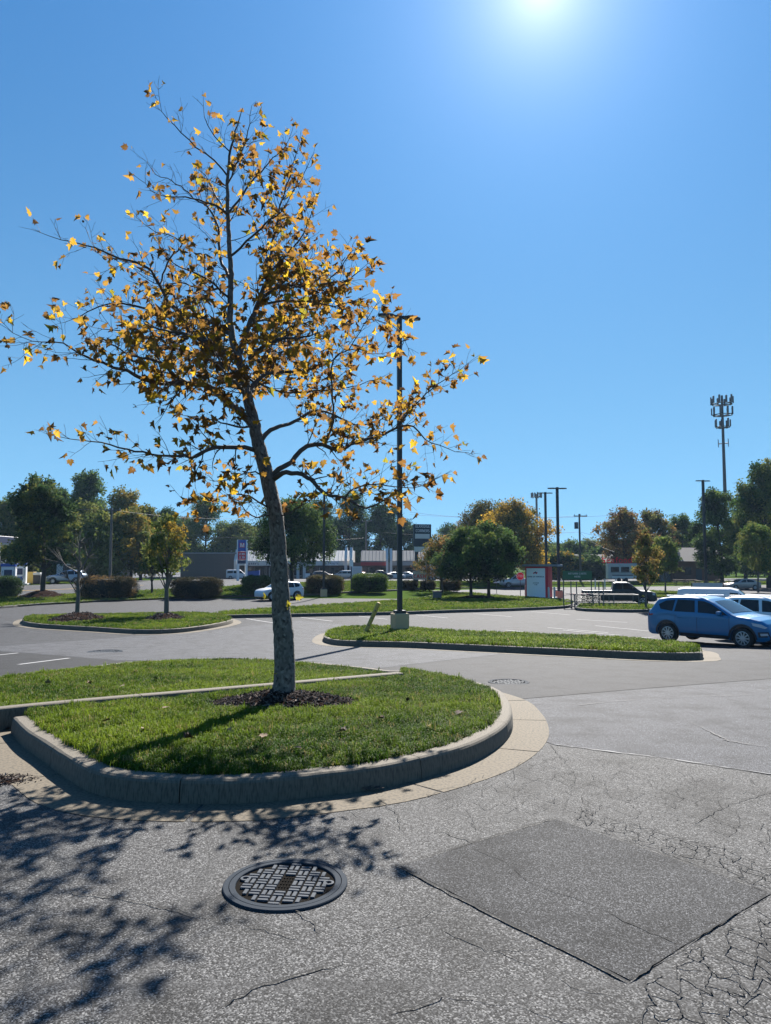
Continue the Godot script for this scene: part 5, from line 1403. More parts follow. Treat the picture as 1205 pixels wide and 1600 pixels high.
func sprig(leaf: float, count: int, key: int) -> ArrayMesh:
	var id := "%f %d %d" % [leaf, count, key]
	if sprig_cache.has(id):
		return sprig_cache[id]
	var r := RandomNumberGenerator.new()
	r.seed = key
	var s := Shape.new()
	for i in count:
		var p := Vector3(r.randfn(), r.randfn() * 0.8, r.randfn()).normalized() * pow(r.randf(), 0.5)
		var a := Vector3(r.randfn(), r.randfn(), r.randfn()).normalized()
		var b := a.cross(Vector3(r.randfn(), r.randfn(), r.randfn())).normalized()
		var l := leaf * r.randf_range(0.6, 1.3)
		var bend := a.cross(b) * l * 0.25
		s.tri(p - b * l * 0.5, p + a * l + bend, p + a * l * 0.1)
		s.tri(p + b * l * 0.5, p + a * l * 0.1, p + a * l + bend)
	sprig_cache[id] = s.done()
	return sprig_cache[id]

# crown of leaf sprays spread through lobes: each lobe is [centre, radii]
func crown(o: Node3D, lobes: Array, count: int, spray: float, leaf: float, tints: Array, key: int, shell := 0.45) -> void:
	var r := RandomNumberGenerator.new()
	r.seed = key
	var n := noise(FastNoiseLite.TYPE_SIMPLEX_SMOOTH, 0.35, 2, key)
	var total := 0.0
	var main := lobes.size()
	for k in main:
		for j in 4:
			var v := Vector3(r.randfn(), r.randfn() * 0.8 + 0.15, r.randfn()).normalized()
			lobes.append([lobes[k][0] + v * lobes[k][1] * r.randf_range(0.75, 1.15), lobes[k][1] * r.randf_range(0.3, 0.5)])
	for l in lobes:
		total += l[1].x * l[1].z
	var places := []
	var colors := PackedColorArray()
	for l in lobes:
		var c: Vector3 = l[0]
		var rad: Vector3 = l[1]
		var lobe_tint := r.randf_range(-0.45, 0.45)
		for i in int(count * 1.35 * rad.x * rad.z / total):
			var v := Vector3(r.randfn(), r.randfn(), r.randfn()).normalized() * pow(r.randf(), shell)
			var p := c + v * rad
			var b := Basis.from_euler(Vector3(r.randf() * TAU, r.randf() * TAU, r.randf() * TAU)).scaled(Vector3.ONE * spray * r.randf_range(0.6, 1.3))
			places.append(Transform3D(b, p))
			var t := clampf(0.5 + n.get_noise_3d(p.x, p.y, p.z) * 0.8 + lobe_tint + r.randf_range(-0.35, 0.35), 0.0, 0.999) * (tints.size() - 1)
			var k := int(t)
			var col: Color = tints[k]
			colors.append(col.lerp(tints[k + 1], t - k) * r.randf_range(0.75, 1.2))
	scatter("foliage", sprig(leaf / spray, 9, key % 3), places, colors, M.leafy, o)

# a tree of height h and crown width w, its lowest leaves at base
func tree(called: String, label: String, at: Vector3, h: float, w: float, base: float, tints: Array, count: int, key: int, spec := {}) -> Node3D:
	var r := RandomNumberGenerator.new()
	r.seed = key
	var o := thing(called, label, "tree", at, 0.0, spec.get("group", ""))
	var wood: Material = spec.get("bark", M.dark_bark)
	var lean := Vector3(r.randf_range(-0.04, 0.04), 0, r.randf_range(-0.04, 0.04)) * h
	var girth: float = spec.get("girth", h * 0.017 + 0.03)
	var trunk := Shape.new()
	var pts := PackedVector3Array()
	var radii := PackedFloat32Array()
	for i in 8:
		var t := i / 7.0
		pts.append(Vector3(0, -0.3 + (h * 0.85 + 0.3) * t, 0) + lean * t * t + Vector3(r.randfn(0, 0.012) * h * t, 0, r.randfn(0, 0.012) * h * t))
		radii.append(girth * (1.25 - 1.15 * t))
	trunk.tube(pts, radii, 9, true, 0.08)
	place("trunk", trunk.done(), wood, o)
	var lobes := []
	var limbs := Shape.new()
	var n: int = spec.get("lobes", 22)
	var airy: float = spec.get("airy", 0.5)
	for i in n:
		var t := (i + 0.5) / n
		var y := lerpf(base + (h - base) * 0.1, h * 0.93, clampf(t + r.randf_range(-0.08, 0.08), 0.0, 1.0))
		var shape := sin(PI * pow(clampf((y - base) / (h - base), 0.0, 1.0), spec.get("peak", 0.72)))
		var a := i * 2.4 + r.randf_range(-0.4, 0.4)
		var reach := w * 0.5 * shape * r.randf_range(0.35, 0.95)
		if i == n - 1:
			reach = 0.0
		var c := Vector3(cos(a) * reach, y, sin(a) * reach) + lean * t
		var rad := w * r.randf_range(0.10, 0.2)
		lobes.append([c, Vector3(rad, minf(rad * 0.85, (h - base) * 0.2), rad)])
		var from := pts[clampi(int(lerpf(2.0, 6.5, t)), 1, 6)]
		limbs.tube(PackedVector3Array([from, from.lerp(c, 0.5) + Vector3(0, -0.05, 0) * reach, c + Vector3(0, rad * 0.5, 0)]), PackedFloat32Array([girth * 0.42, girth * 0.26, girth * 0.06]), 5, false)
		for k in (4 if count > 0 else 16):
			var e := c + Vector3(r.randfn(), r.randfn() * 0.8, r.randfn()).normalized() * rad * 1.05
			limbs.tube(PackedVector3Array([from.lerp(c, 0.6), e]), PackedFloat32Array([girth * 0.14, girth * 0.03]), 3, false)
	place("limbs", limbs.done(), wood, o)
	if count > 0:
		crown(o, lobes, count, spec.get("spray", w * 0.06), spec.get("leaf", 0.2), tints, key, airy)
	return o

func hedge(label: String, at: Vector3, w: float, h: float, d: float, tints: Array, key: int, count := 2600) -> void:
	var o := thing("clipped_shrub", label, "shrub", at, 0.0, "clipped shrubs on the grass verge")
	var s := Shape.new()
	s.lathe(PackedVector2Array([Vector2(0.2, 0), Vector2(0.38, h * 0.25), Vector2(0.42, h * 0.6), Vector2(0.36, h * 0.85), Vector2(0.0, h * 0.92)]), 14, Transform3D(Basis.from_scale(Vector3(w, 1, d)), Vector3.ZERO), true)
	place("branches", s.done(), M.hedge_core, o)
	var r := RandomNumberGenerator.new()
	r.seed = key
	var places := []
	var colors := PackedColorArray()
	var n := noise(FastNoiseLite.TYPE_SIMPLEX_SMOOTH, 0.6, 2, key)
	for i in count:
		var v := Vector3(r.randfn(), r.randfn(), r.randfn()).normalized()
		# a rounded loaf: push the sphere towards a box
		var q := Vector3(signf(v.x) * pow(absf(v.x), 0.6), signf(v.y) * pow(absf(v.y), 0.6), signf(v.z) * pow(absf(v.z), 0.6)) * (0.86 + 0.14 * r.randf() + 0.07 * n.get_noise_3d(v.x * 3.0, v.y * 3.0, v.z * 3.0))
		var p := Vector3(q.x * w * 0.5, h * 0.52 + q.y * h * 0.5, q.z * d * 0.5)
		if p.y < 0.05:
			continue
		places.append(Transform3D(Basis.from_euler(Vector3(r.randf() * TAU, r.randf() * TAU, 0)).scaled(Vector3.ONE * 0.22 * r.randf_range(0.7, 1.3)), p))
		var t := clampf(0.5 + 0.6 * n.get_noise_3d(p.x, p.y + 30.0, p.z) + r.randf_range(-0.4, 0.4), 0.0, 0.999) * (tints.size() - 1)
		var col: Color = tints[int(t)]
		colors.append(col.lerp(tints[int(t) + 1], t - int(t)))
	scatter("foliage", sprig(0.35, 9, 2), places, colors, M.leafy, o)

const GREEN := [Color(0.030, 0.060, 0.015), Color(0.064, 0.115, 0.026), Color(0.126, 0.180, 0.041)]
const DARK := [Color(0.022, 0.043, 0.017), Color(0.043, 0.080, 0.026), Color(0.085, 0.131, 0.041)]
const OLIVE := [Color(0.06, 0.085, 0.02), Color(0.125, 0.15, 0.036), Color(0.19, 0.19, 0.046)]
const GOLD := [Color(0.149, 0.115, 0.022), Color(0.338, 0.221, 0.033), Color(0.549, 0.338, 0.047)]
const RUSTY := [Color(0.106, 0.064, 0.028), Color(0.232, 0.126, 0.044), Color(0.318, 0.189, 0.065)]

func build_woodland() -> void:
	# trees standing on the verge and the islands
	var p := on_ground(Vector2(-31.57, 69), 0.15)
	mulch("mulch mound under the dense round tree at left", Vector2(-31.57, 69), 2.2, 2.2, 0.5, 0.12, 300, 301)
	tree("dense_tree", "dense dark round tree on the verge at the far left", p, 10.6, 6.8, 2.6, DARK + [OLIVE[2]], 2600, 303, {"airy": 0.4, "leaf": 0.22})
	p = on_ground(Vector2(-17.17, 41.81), 0.45)
	var bare := tree("bare_sapling", "nearly bare sapling with forked grey limbs on the small island", p, 4.6, 4.4, 1.8, [], 0, 305, {"bark": M.grey_bark, "girth": 0.11, "lobes": 9})
	p = on_ground(Vector2(-12.21, 41.81), 0.45)
	tree("small_tree", "small thin yellowing tree on the island at left", p, 5.4, 3.0, 2.0, [OLIVE[0], OLIVE[1], OLIVE[1], OLIVE[2], GOLD[1]], 250, 307, {"bark": M.grey_bark, "girth": 0.12, "leaf": 0.17, "spray": 0.3, "airy": 0.6})
	p = on_ground(Vector2(-22.46, 72), 0.12)
	tree("small_tree", "slim young tree behind the small yellowing tree", p, 5.0, 2.6, 2.2, GREEN, 350, 309, {"girth": 0.1})
	p = on_ground(Vector2(-10.03, 80), 0.12)
	tree("dense_tree", "dense dark round tree behind the sycamore trunk", p, 9.6, 8.6, 2.3, DARK + [GREEN[2]], 3000, 311, {"airy": 0.4, "leaf": 0.22})
	p = on_ground(Vector2(5.84, 78), 0.12)
	tree("thin_tree", "thin multi-limbed reddish tree below the roadside sign", p, 5.6, 6.6, 1.6, [DARK[1], RUSTY[1], OLIVE[1], RUSTY[2]], 900, 313, {"airy": 0.6, "girth": 0.16, "leaf": 0.17, "spray": 0.35})
	p = on_ground(Vector2(7.66, 67.21), 0.2)
	var pd := Vector2(7.66, 67.21)
	mulch("dark mulch ring under the pair of round trees", pd + Vector2(0.6, 0), 2.4, 2.4, 0.25, 0.18, 200, 315)
	tree("round_tree", "dark round tree on the long median, left one of the pair before the golden tree", p, 6.2, 6.4, 1.7, DARK + [GREEN[1], GREEN[2], OLIVE[1]], 2400, 317, {"airy": 0.42, "leaf": 0.2})
	p = on_ground(pd + Vector2(1.8, 1.5), 0.2)
	tree("round_tree", "dark round tree on the long median, right one of the pair nearest the bank kiosk", p, 6.5, 6.4, 1.8, DARK + [GREEN[1], GREEN[2], OLIVE[1]], 2400, 319, {"airy": 0.42, "leaf": 0.2})
	p = on_ground(Vector2(18.94, 112), 0.0)
	tree("golden_tree", "broad tree turning golden behind the pair of round trees", p, 11.8, 12.5, 2.5, [OLIVE[1], GOLD[0], GOLD[1], GOLD[2]], 3400, 321, {"airy": 0.42, "leaf": 0.26})
	p = on_ground(Vector2(15.61, 118), 0.0)
	tree("russet_tree", "tree with a russet top behind the round trees", p, 11.9, 12.5, 2.5, [OLIVE[0], RUSTY[0], OLIVE[1], RUSTY[1]], 3200, 323, {"airy": 0.42, "leaf": 0.26})
	p = on_ground(Vector2(17.44, 50.18), 0.1)
	tree("young_tree", "slim young tree with reddish brown leaves beside the pickup truck", p, 5.4, 2.0, 1.3, [RUSTY[0], OLIVE[1], RUSTY[2], OLIVE[2]], 300, 325, {"girth": 0.07, "leaf": 0.16, "spray": 0.26, "airy": 0.6, "bark": M.grey_bark})
	p = on_ground(Vector2(31.11, 83.23), 0.1)
	tree("young_tree", "young olive green tree before the shingled brick house", p, 6.4, 3.6, 2.0, [GREEN[1], GREEN[2], OLIVE[1], OLIVE[2]], 480, 327, {"girth": 0.09, "leaf": 0.2, "spray": 0.35, "airy": 0.6, "bark": M.grey_bark})
	p = on_ground(Vector2(43.45, 87.27), 0.1)
	tree("young_tree", "young yellow green tree at the right edge above the cars", p, 8.2, 5.4, 2.2, [GREEN[1], GREEN[2], OLIVE[1], OLIVE[2]], 900, 329, {"girth": 0.1, "leaf": 0.22, "spray": 0.42, "airy": 0.6, "bark": M.grey_bark})
	# big trees at right
	for e in [
		[Vector2(40.83, 128), 12.5, 11.0, 2.0, [RUSTY[0], RUSTY[1], OLIVE[1], RUSTY[2]], 1500, "tall_tree", "tall half bare russet tree behind the food trailer", 0.62],
		[Vector2(48.14, 134), 12.0, 10.5, 2.0, [RUSTY[0], OLIVE[0], OLIVE[1], RUSTY[2]], 2000, "tall_tree", "brownish tree right of the half bare russet one", 0.55],
		[Vector2(55.81, 140), 11.5, 9.5, 2.0, GREEN, 1500, "tall_tree", "thin green tree left of the far right lamp post", 0.6],
		[Vector2(50.4, 112), 14.5, 9.5, 1.6, DARK + [GREEN[1], GREEN[2]], 2300, "tall_tree", "tall dark tree that hides the foot of the antenna mast", 0.55],
		[Vector2(53.38, 104), 18.0, 11.0, 2.5, [GREEN[0], GREEN[1], OLIVE[1], OLIVE[2]], 3000, "tall_tree", "tallest tree at the right edge of the picture", 0.5],
		[Vector2(72.26, 150), 15.5, 12.0, 2.0, GREEN, 1800, "tall_tree", "pale green tree between the mast and the right edge", 0.6],
		[Vector2(65.43, 118), 17.0, 9.0, 2.0, GREEN, 1500, "tall_tree", "green tree just outside the right edge", 0.5],
	]:
		tree(e[6], e[7], on_ground(e[0], 0.0), e[1], e[2], e[3], e[4], e[5], 400 + int(e[1] * 10), {"airy": e[8], "leaf": 0.28})
	# the wood behind the fuel station and the shops
	var wood := [
		[Vector2(-70.91, 125), 15.0, 12.0, OLIVE, "olive tree of the wood at the left edge behind the canopy"],
		[Vector2(-59.67, 118), 12.4, 11.0, OLIVE + [GREEN[1]], "broad olive tree above the fuel canopy"],
		[Vector2(-66, 140), 17.5, 10.0, GREEN, "green tree showing over the dense round tree at left"],
		[Vector2(-60.8, 138), 18.0, 9.0, GREEN, "green tree right of the one over the dense round tree"],
		[Vector2(-53.7, 135), 19.4, 10.5, DARK + [GREEN[2]], "tallest dark tree of the wood at left"],
		[Vector2(-45.51, 112), 11.5, 10.0, OLIVE, "olive tree behind the bare sapling"],
		[Vector2(-44.44, 124), 14.6, 11.0, OLIVE + [GOLD[1]], "broad yellowing tree beside the tallest dark tree at left"],
		[Vector2(-41.93, 128), 12.4, 9.0, OLIVE + [GOLD[0]], "rounded yellowing tree left of the small yellowing one"],
		[Vector2(-39.4, 104), 8.8, 9.0, OLIVE, "low olive tree by the wooden utility pole"],
		[Vector2(-36.08, 106), 9.4, 8.0, OLIVE + [GOLD[1]], "low yellow green tree behind the slim young tree"],
		[Vector2(-51.33, 176), 16.0, 11.0, GREEN, "green tree right of the small yellowing tree"],
		[Vector2(-43.07, 178), 18.0, 15.0, GREEN + [OLIVE[1]], "rounded green tree above the brick end wall"],
		[Vector2(-49.78, 186), 14.6, 10.0, [DARK[0], DARK[1], RUSTY[1]], "dark reddish tree left of the one above the brick wall"],
		[Vector2(-34.55, 175), 13.0, 13.0, OLIVE + [GREEN[1]], "olive tree behind the price sign"],
		[Vector2(-29.68, 180), 12.5, 13.0, GREEN, "green tree behind the metal roof"],
		[Vector2(-16.68, 190), 19.0, 15.0, DARK, "dark tree of the wood left of the big one behind the shops"],
		[Vector2(-9.11, 185), 20.0, 15.0, DARK + [GREEN[1]], "big dark tree behind the shops, left of the nearest lamp post"],
		[Vector2(-1.69, 188), 19.5, 14.0, DARK + [GREEN[1]], "big dark tree behind the nearest lamp post"],
		[Vector2(4.85, 192), 15.0, 12.0, DARK + [GREEN[1]], "dark tree right of the nearest lamp post"],
		[Vector2(10.45, 205), 11.0, 12.0, DARK, "dark tree behind the roadside sign"],
		[Vector2(17.73, 200), 13.0, 12.0, GREEN, "green tree right of the roadside sign"],
		[Vector2(21.56, 190), 11.5, 11.0, GREEN, "green tree at the left of the round pair"],
		[Vector2(46.68, 210), 9.0, 16.0, GREEN + [OLIVE[1]], "bushy tree behind the bank kiosk"],
		[Vector2(47.11, 190), 8.5, 13.0, GREEN + [OLIVE[1]], "low green tree left of the transformer pole"],
		[Vector2(55.25, 200), 9.5, 13.0, OLIVE, "low olive tree right of the transformer pole"],
		[Vector2(53.88, 180), 8.5, 10.0, GREEN, "low green tree at the left of the half bare russet tree"],
		[Vector2(33.27, 140), 4.4, 8.0, DARK + [GOLD[1]], "dark bush with an orange top behind the kiosk"],
		[Vector2(38.37, 142), 4.2, 8.0, DARK, "dark bush beside the transformer pole"],
		[Vector2(86.75, 185), 7.0, 14.0, DARK + [GREEN[1]], "low dark tree behind the silver sedan"],
		[Vector2(96.42, 190), 8.0, 15.0, GREEN, "low green tree at the right edge behind the far drive"],
		[Vector2(67.13, 190), 9.0, 13.0, GREEN, "green tree behind the grey shed"],
		[Vector2(72.32, 175), 12.0, 11.0, GREEN, "green tree behind the brick house"],
	]
	var k := 500
	for e in wood:
		tree("woodland_tree", e[4], on_ground(e[0], 0.0), e[1], e[2], 0.8 if e[1] > 6.0 else 0.2, e[3], 2100, k, {"airy": 0.42, "leaf": 0.36, "spray": 0.8, "lobes": 24, "peak": 0.6})
		k += 1

func build_far_things() -> void:
	# shrubs on the verge
	var plum := [Color(0.018, 0.024, 0.012), Color(0.045, 0.042, 0.022), Color(0.10, 0.07, 0.038)]
	for e in [[Vector2(-35.21, 68.5), 3.4, 1.75, DARK, "dark clipped shrub at the left edge on the verge"], [Vector2(-24.92, 67), 5.4, 1.85, plum + [RUSTY[2]], "wide brownish clipped shrub behind the bare sapling"], [Vector2(-17.14, 68), 4.6, 1.7, plum, "dull green clipped shrub left of the white crossover"], [Vector2(-12.01, 70), 2.8, 1.7, DARK, "dark clipped shrub beside the sycamore trunk"], [Vector2(-5.82, 72), 3.6, 1.6, plum + [OLIVE[1]], "rounded clipped shrub behind the thin lamp post"], [Vector2(-1.55, 74), 3.6, 1.7, GREEN + [plum[1]], "squarish clipped shrub left of the nearest lamp post"]]:
		hedge(e[4], on_ground(e[0], 0.12), e[1], e[2], minf(e[1] * 0.7, 2.6), e[3], 600 + int(e[1] * 100))
	for e in [[Vector2(4.49, 80), 1.5, 0.9, "low bush under the small roadside sign"], [Vector2(6.95, 80), 2.2, 1.1, "low reddish bush right of the small roadside sign"], [Vector2(2.57, 80), 1.6, 0.8, "low bush left of the small roadside sign"]]:
		hedge(e[3], on_ground(e[0], 0.12), e[1], e[2], e[1] * 0.7, plum, 700 + int(e[1] * 100), 700)
	# lamp posts further off
	lamp_post("thin black lamp post on the verge behind the long median", on_ground(Vector2(-5.78, 70), 0.1), 9.6, 0.2, M.cream, 0.2, 0.55, 0.6, "")
	lamp_post("black lamp post with a cream foot beside the bank kiosk", on_ground(Vector2(16.9, 73), 0.05), 10.66, 0.24, M.cream, 0.1, 0.6, 0.66, "")
	lamp_post("black lamp post behind the bank kiosk, left of the one with the cream foot", on_ground(Vector2(20.46, 95), 0.05), 12.37, 0.26, M.cream, 0.1, 0.6, 0.66, "")
	lamp_post("black lamp post among the trees at the far right", on_ground(Vector2(39.42, 92), 0.05), 13.59, 0.26, M.cream, 0.15, 0.6, 0.66, "")
	build_kiosk()
	build_corral()
	build_signs()
	build_fuel_station()
	build_shops()
	build_right_buildings()
	build_masts()

func build_kiosk() -> void:
	var at := on_ground(Vector2(14.35, 70), 0.03)
	var o := thing("bank_kiosk", "red and white drive-up bank machine kiosk with a flat projecting roof", "kiosk", at, -0.42)
	box_part("plinth", Vector3(0, 0.05, 0), Vector3(3.0, 0.2, 2.3), M.grey_paint, o)
	box_part("body", Vector3(0, 1.55, 0), Vector3(2.15, 2.9, 1.75), M.red, o, 0.03)
	box_part("front_panel", Vector3(-0.08, 1.5, 0.885), Vector3(1.72, 2.7, 0.03), M.kiosk_white, o, 0.01)
	box_part("side_panel", Vector3(1.085, 1.5, -0.1), Vector3(0.02, 2.5, 1.2), M.red, o, 0.005)
	box_part("roof", Vector3(0.35, 3.1, 0.0), Vector3(3.3, 0.2, 2.4), M.grey_paint, o, 0.02)
	var logo := Node3D.new()
	logo.name = "bank_logo"
	o.add_child(logo)
	for k in 3:
		var s := Shape.new()
		s.prism(PackedVector2Array([Vector2(-0.2 + k * 0.12, 0), Vector2(-0.08 + k * 0.12, 0.12), Vector2(0.0 + k * 0.12, 0.04), Vector2(-0.12 + k * 0.12, -0.08)]), 0.008, Transform3D(Basis.IDENTITY, Vector3(-0.14, 2.38 + (k % 2) * 0.05, 0.901)))
		place("stripe", s.done(), M.red if k % 2 == 0 else M.navy, logo)
	lettering("lettering", "BANK OF AMERICA", Vector3(-0.08, 2.06, 0.902), 0.13, M.navy, o)
	lettering("lettering", "24 HOUR\nATM", Vector3(-0.08, 1.4, 0.902), 0.1, M.dark_grey, o)
	for e in [[Vector2(13.47, 72), "white pipe bollard left of the bank kiosk"], [Vector2(14.49, 66.5), "white pipe bollard at the front right corner of the bank kiosk"], [Vector2(15.22, 67.5), "white pipe bollard right of the bank kiosk"]]:
		var b := thing("bollard", e[1], "bollard", on_ground(e[0], 0.0), 0.0, "bollards round the bank kiosk")
		var s := Shape.new()
		s.lathe(PackedVector2Array([Vector2(0.085, -0.2), Vector2(0.085, 1.15), Vector2(0.06, 1.2), Vector2(0, 1.22)]), 14)
		place("post", s.done(), M.off_white, b)
	# stop sign
	var st := thing("stop_sign", "red stop sign on a thin post left of the bank kiosk", "sign", on_ground(Vector2(13.33, 74), 0.05))
	rod_part("post", Vector3(0, -0.2, 0), Vector3(0, 2.3, 0), 0.035, M.galvanised, st)
	var oct := PackedVector2Array()
	var oct_in := PackedVector2Array()
	for k in 8:
		var a := TAU * (k + 0.5) / 8
		oct.append(Vector2(cos(a), sin(a)) * 0.41)
		oct_in.append(Vector2(cos(a), sin(a)) * 0.37)
	var edge := Shape.new()
	edge.prism(oct, 0.012, Transform3D(Basis.IDENTITY, Vector3(0, 2.0, 0.04)))
	place("border", edge.done(), M.white, st)
	var face := Shape.new()
	face.prism(oct_in, 0.006, Transform3D(Basis.IDENTITY, Vector3(0, 2.0, 0.053)))
	place("face", face.done(), M.red, st)
	lettering("lettering", "STOP", Vector3(0, 2.0, 0.06), 0.26, M.white, st)
	# small white sign behind the round trees
	var wh := thing("notice_board", "small white notice on a post between the round trees and the kiosk", "sign", on_ground(Vector2(11.88, 80), 0.05))
	box_part("panel", Vector3(0, 1.5, 0), Vector3(0.65, 0.8, 0.04), M.white, wh)
	rod_part("post", Vector3(0, -0.2, -0.04), Vector3(0, 1.9, -0.04), 0.03, M.galvanised, wh)
	box_part("panel_lettering", Vector3(0, 1.55, 0.024), Vector3(0.4, 0.04, 0.004), M.dark_grey, wh, 0.001)
	# electrical box on the median
	var eb := thing("utility_box", "small grey utility box on the median at the road edge", "utility box", on_ground(Vector2(4.55, 66), 0.15))
	box_part("cabinet", Vector3(0, 0.3, 0), Vector3(0.75, 0.7, 0.5), M.galvanised, eb, 0.03)
	box_part("lid", Vector3(0, 0.68, 0), Vector3(0.82, 0.07, 0.58), M.dark_grey, eb, 0.02)

func cart(label: String, at: Vector3, turn: float) -> void:
	var o := thing("shopping_cart", label, "shopping cart", at, turn, "carts in the corral")
	var s := Shape.new()
	for side: float in [-0.26, 0.26]:
		for k in 6:
			s.rod(Vector3(-0.35, 0.5 + k * 0.1, side * 0.9), Vector3(0.42, 0.6 + k * 0.08, side * 0.7), 0.006, -1, 4)
		for k in 7:
			s.rod(Vector3(-0.33 + k * 0.12, 0.5 + k * 0.016, side * 0.85), Vector3(-0.35 + k * 0.13, 1.0, side), 0.005, -1, 4)
	for k in 6:
		s.rod(Vector3(-0.35 + k * 0.15, 0.5 + k * 0.02, -0.22), Vector3(-0.35 + k * 0.15, 0.5 + k * 0.02, 0.22), 0.006, -1, 4)
	place("basket", s.done(), M.steel, o)
	var f := Shape.new()
	for side: float in [-0.22, 0.22]:
		f.rod(Vector3(-0.42, 1.0, side), Vector3(-0.3, 0.2, side), 0.014, -1, 5)
		f.rod(Vector3(-0.4, 0.18, side), Vector3(0.45, 0.18, side * 0.7), 0.014, -1, 5)
		f.rod(Vector3(-0.3, 0.2, side), Vector3(0.2, 0.55, side), 0.012, -1, 5)
	place("frame", f.done(), M.steel, o)
	rod_part("handle", Vector3(-0.44, 1.02, -0.26), Vector3(-0.44, 1.02, 0.26), 0.018, M.red, o)
	for x: float in [-0.38, 0.42]:
		for side: float in [-0.2, 0.2]:
			var w := Shape.new()
			w.lathe(PackedVector2Array([Vector2(0.0, -0.015), Vector2(0.06, -0.015), Vector2(0.06, 0.015), Vector2(0, 0.015)]), 10, Transform3D(Basis(Vector3.RIGHT, PI / 2), Vector3(x, 0.06, side * (1.0 if x < 0 else 0.7))))
			place("caster", w.done(), M.rubber, o)

func build_corral() -> void:
	var at := on_ground(Vector2(15.04, 54), 0.02)
	var o := thing("cart_corral", "metal cart corral with rails, posts and a green sign board", "cart corral", at, -0.12)
	var ends := [[-1.9, 1.0], [2.8, 1.0], [-1.9, -1.1], [2.8, -1.1]]
	for side: float in [0.95, -0.95]:
		for y: float in [0.42, 0.98]:
			rod_part("rail", Vector3(-1.5 if side > 0 else -1.9, y, side), Vector3(2.9, y, side), 0.035, M.galvanised, o)
		for x: float in [-1.5, -0.2, 1.2, 2.9]:
			rod_part("post", Vector3(x, -0.05, side), Vector3(x, 0.98, side), 0.035, M.galvanised, o)
	rod_part("end_rail", Vector3(2.9, 0.98, -0.95), Vector3(2.9, 0.98, 0.95), 0.035, M.galvanised, o)
	for x: float in [-2.05, -0.05]:
		rod_part("sign_post", Vector3(x, -0.05, -0.9), Vector3(x, 2.45, -0.9), 0.04, M.galvanised, o)
	for x: float in [-1.5, -1.1, 0.2, 0.5]:
		rod_part("tall_post", Vector3(x, -0.05, -1.0 if x < 0 else 0.9), Vector3(x, 1.9, -1.0 if x < 0 else 0.9), 0.04, M.galvanised, o)
	box_part("sign_board", Vector3(-1.05, 2.35, -0.84), Vector3(2.1, 0.62, 0.04), M.green_sign, o)
	lettering("lettering", "RETURN CARTS\nHERE", Vector3(-1.05, 2.35, -0.815), 0.14, M.off_white, o)
	for k in 4:
		cart(["shopping cart at the open end of the corral, under the sign", "second shopping cart from the open end of the corral", "third shopping cart nested in the corral", "shopping cart furthest in under the green sign"][k], on_ground(Vector2(15.04, 54), 0.02) + Vector3(-1.35 + k * 0.42, 0, 0.35 if k != 1 else -0.3), 0.15 * k - 0.3)
	for e in [[Vector2(19.08, 62), "thin white marker post behind the corral"], [Vector2(18.47, 63), "thin grey marker post left of the one behind the pickup"], [Vector2(17.94, 64), "thin marker post just behind the green sign"]]:
		var b := thing("marker_post", e[1], "post", on_ground(e[0], 0.0), 0.0, "posts behind the corral")
		rod_part("post", Vector3(0, -0.2, 0), Vector3(0, 2.0, 0), 0.05, M.off_white, b)

func build_signs() -> void:
	# the tall shopping centre sign
	var at := on_ground(Vector2(4.33, 88), 0.05)
	var o := thing("roadside_sign", "tall dark sign box of the shopping centre on posts", "sign", at, 0.25)
	var top: float = 7.43
	var w := 2.1
	box_part("cabinet", Vector3(0, top - 1.3, 0), Vector3(w, 2.6, 0.55), M.sign_dark, o, 0.03)
	lettering("lettering", "ELKRIDGE\nCORNERS", Vector3(-0.02, top - 0.52, 0.285), 0.33, M.white, o, Basis.IDENTITY, false, 0.92)
	box_part("tenant_panel", Vector3(-0.06, top - 1.42, 0.285), Vector3(1.8, 0.55, 0.02), M.off_white, o, 0.005)
	box_part("lower_panel", Vector3(-0.04, top - 2.95, 0.1), Vector3(1.9, 0.6, 0.3), M.off_white, o, 0.02)
	for x: float in [-0.7, 0.7]:
		box_part("post", Vector3(x, (top - 2.4) * 0.5 - 0.1, 0), Vector3(0.35, top - 2.4, 0.35), M.sign_dark, o, 0.01)
	# small sign with red letters
	var sm := thing("small_sign", "low white sign with red lettering under the tall sign", "sign", on_ground(Vector2(3.66, 80), 0.05), 0.1)
	box_part("panel", Vector3(0, 1.55, 0), Vector3(1.5, 0.9, 0.06), M.off_white, sm)
	lettering("lettering", "CASH", Vector3(0, 1.45, 0.035), 0.42, M.red, sm)
	for x: float in [-0.6, 0.6]:
		box_part("post", Vector3(x, 0.45, 0), Vector3(0.12, 1.4, 0.1), M.black, sm)
	# round sign on a post by the hedge
	var rs := thing("road_sign", "narrow road sign on a dark post between the two clipped shrubs", "sign", on_ground(Vector2(-3.34, 73), 0.05))
	rod_part("post", Vector3(0, -0.2, 0), Vector3(0, 3.2, 0), 0.05, M.dark_grey, rs)
	box_part("panel", Vector3(0, 2.9, 0.06), Vector3(0.36, 0.6, 0.03), M.white, rs)
	# white panel door behind it
	var wp := thing("storage_container", "tall white storage container standing before the shops", "container", on_ground(Vector2(-5.46, 140), 0.03), 0.1)
	box_part("shell", Vector3(0, 1.25, 0), Vector3(1.9, 2.5, 2.2), M.white, wp, 0.03)
	box_part("door", Vector3(0, 1.25, 1.12), Vector3(1.7, 2.3, 0.04), M.off_white, wp, 0.01)

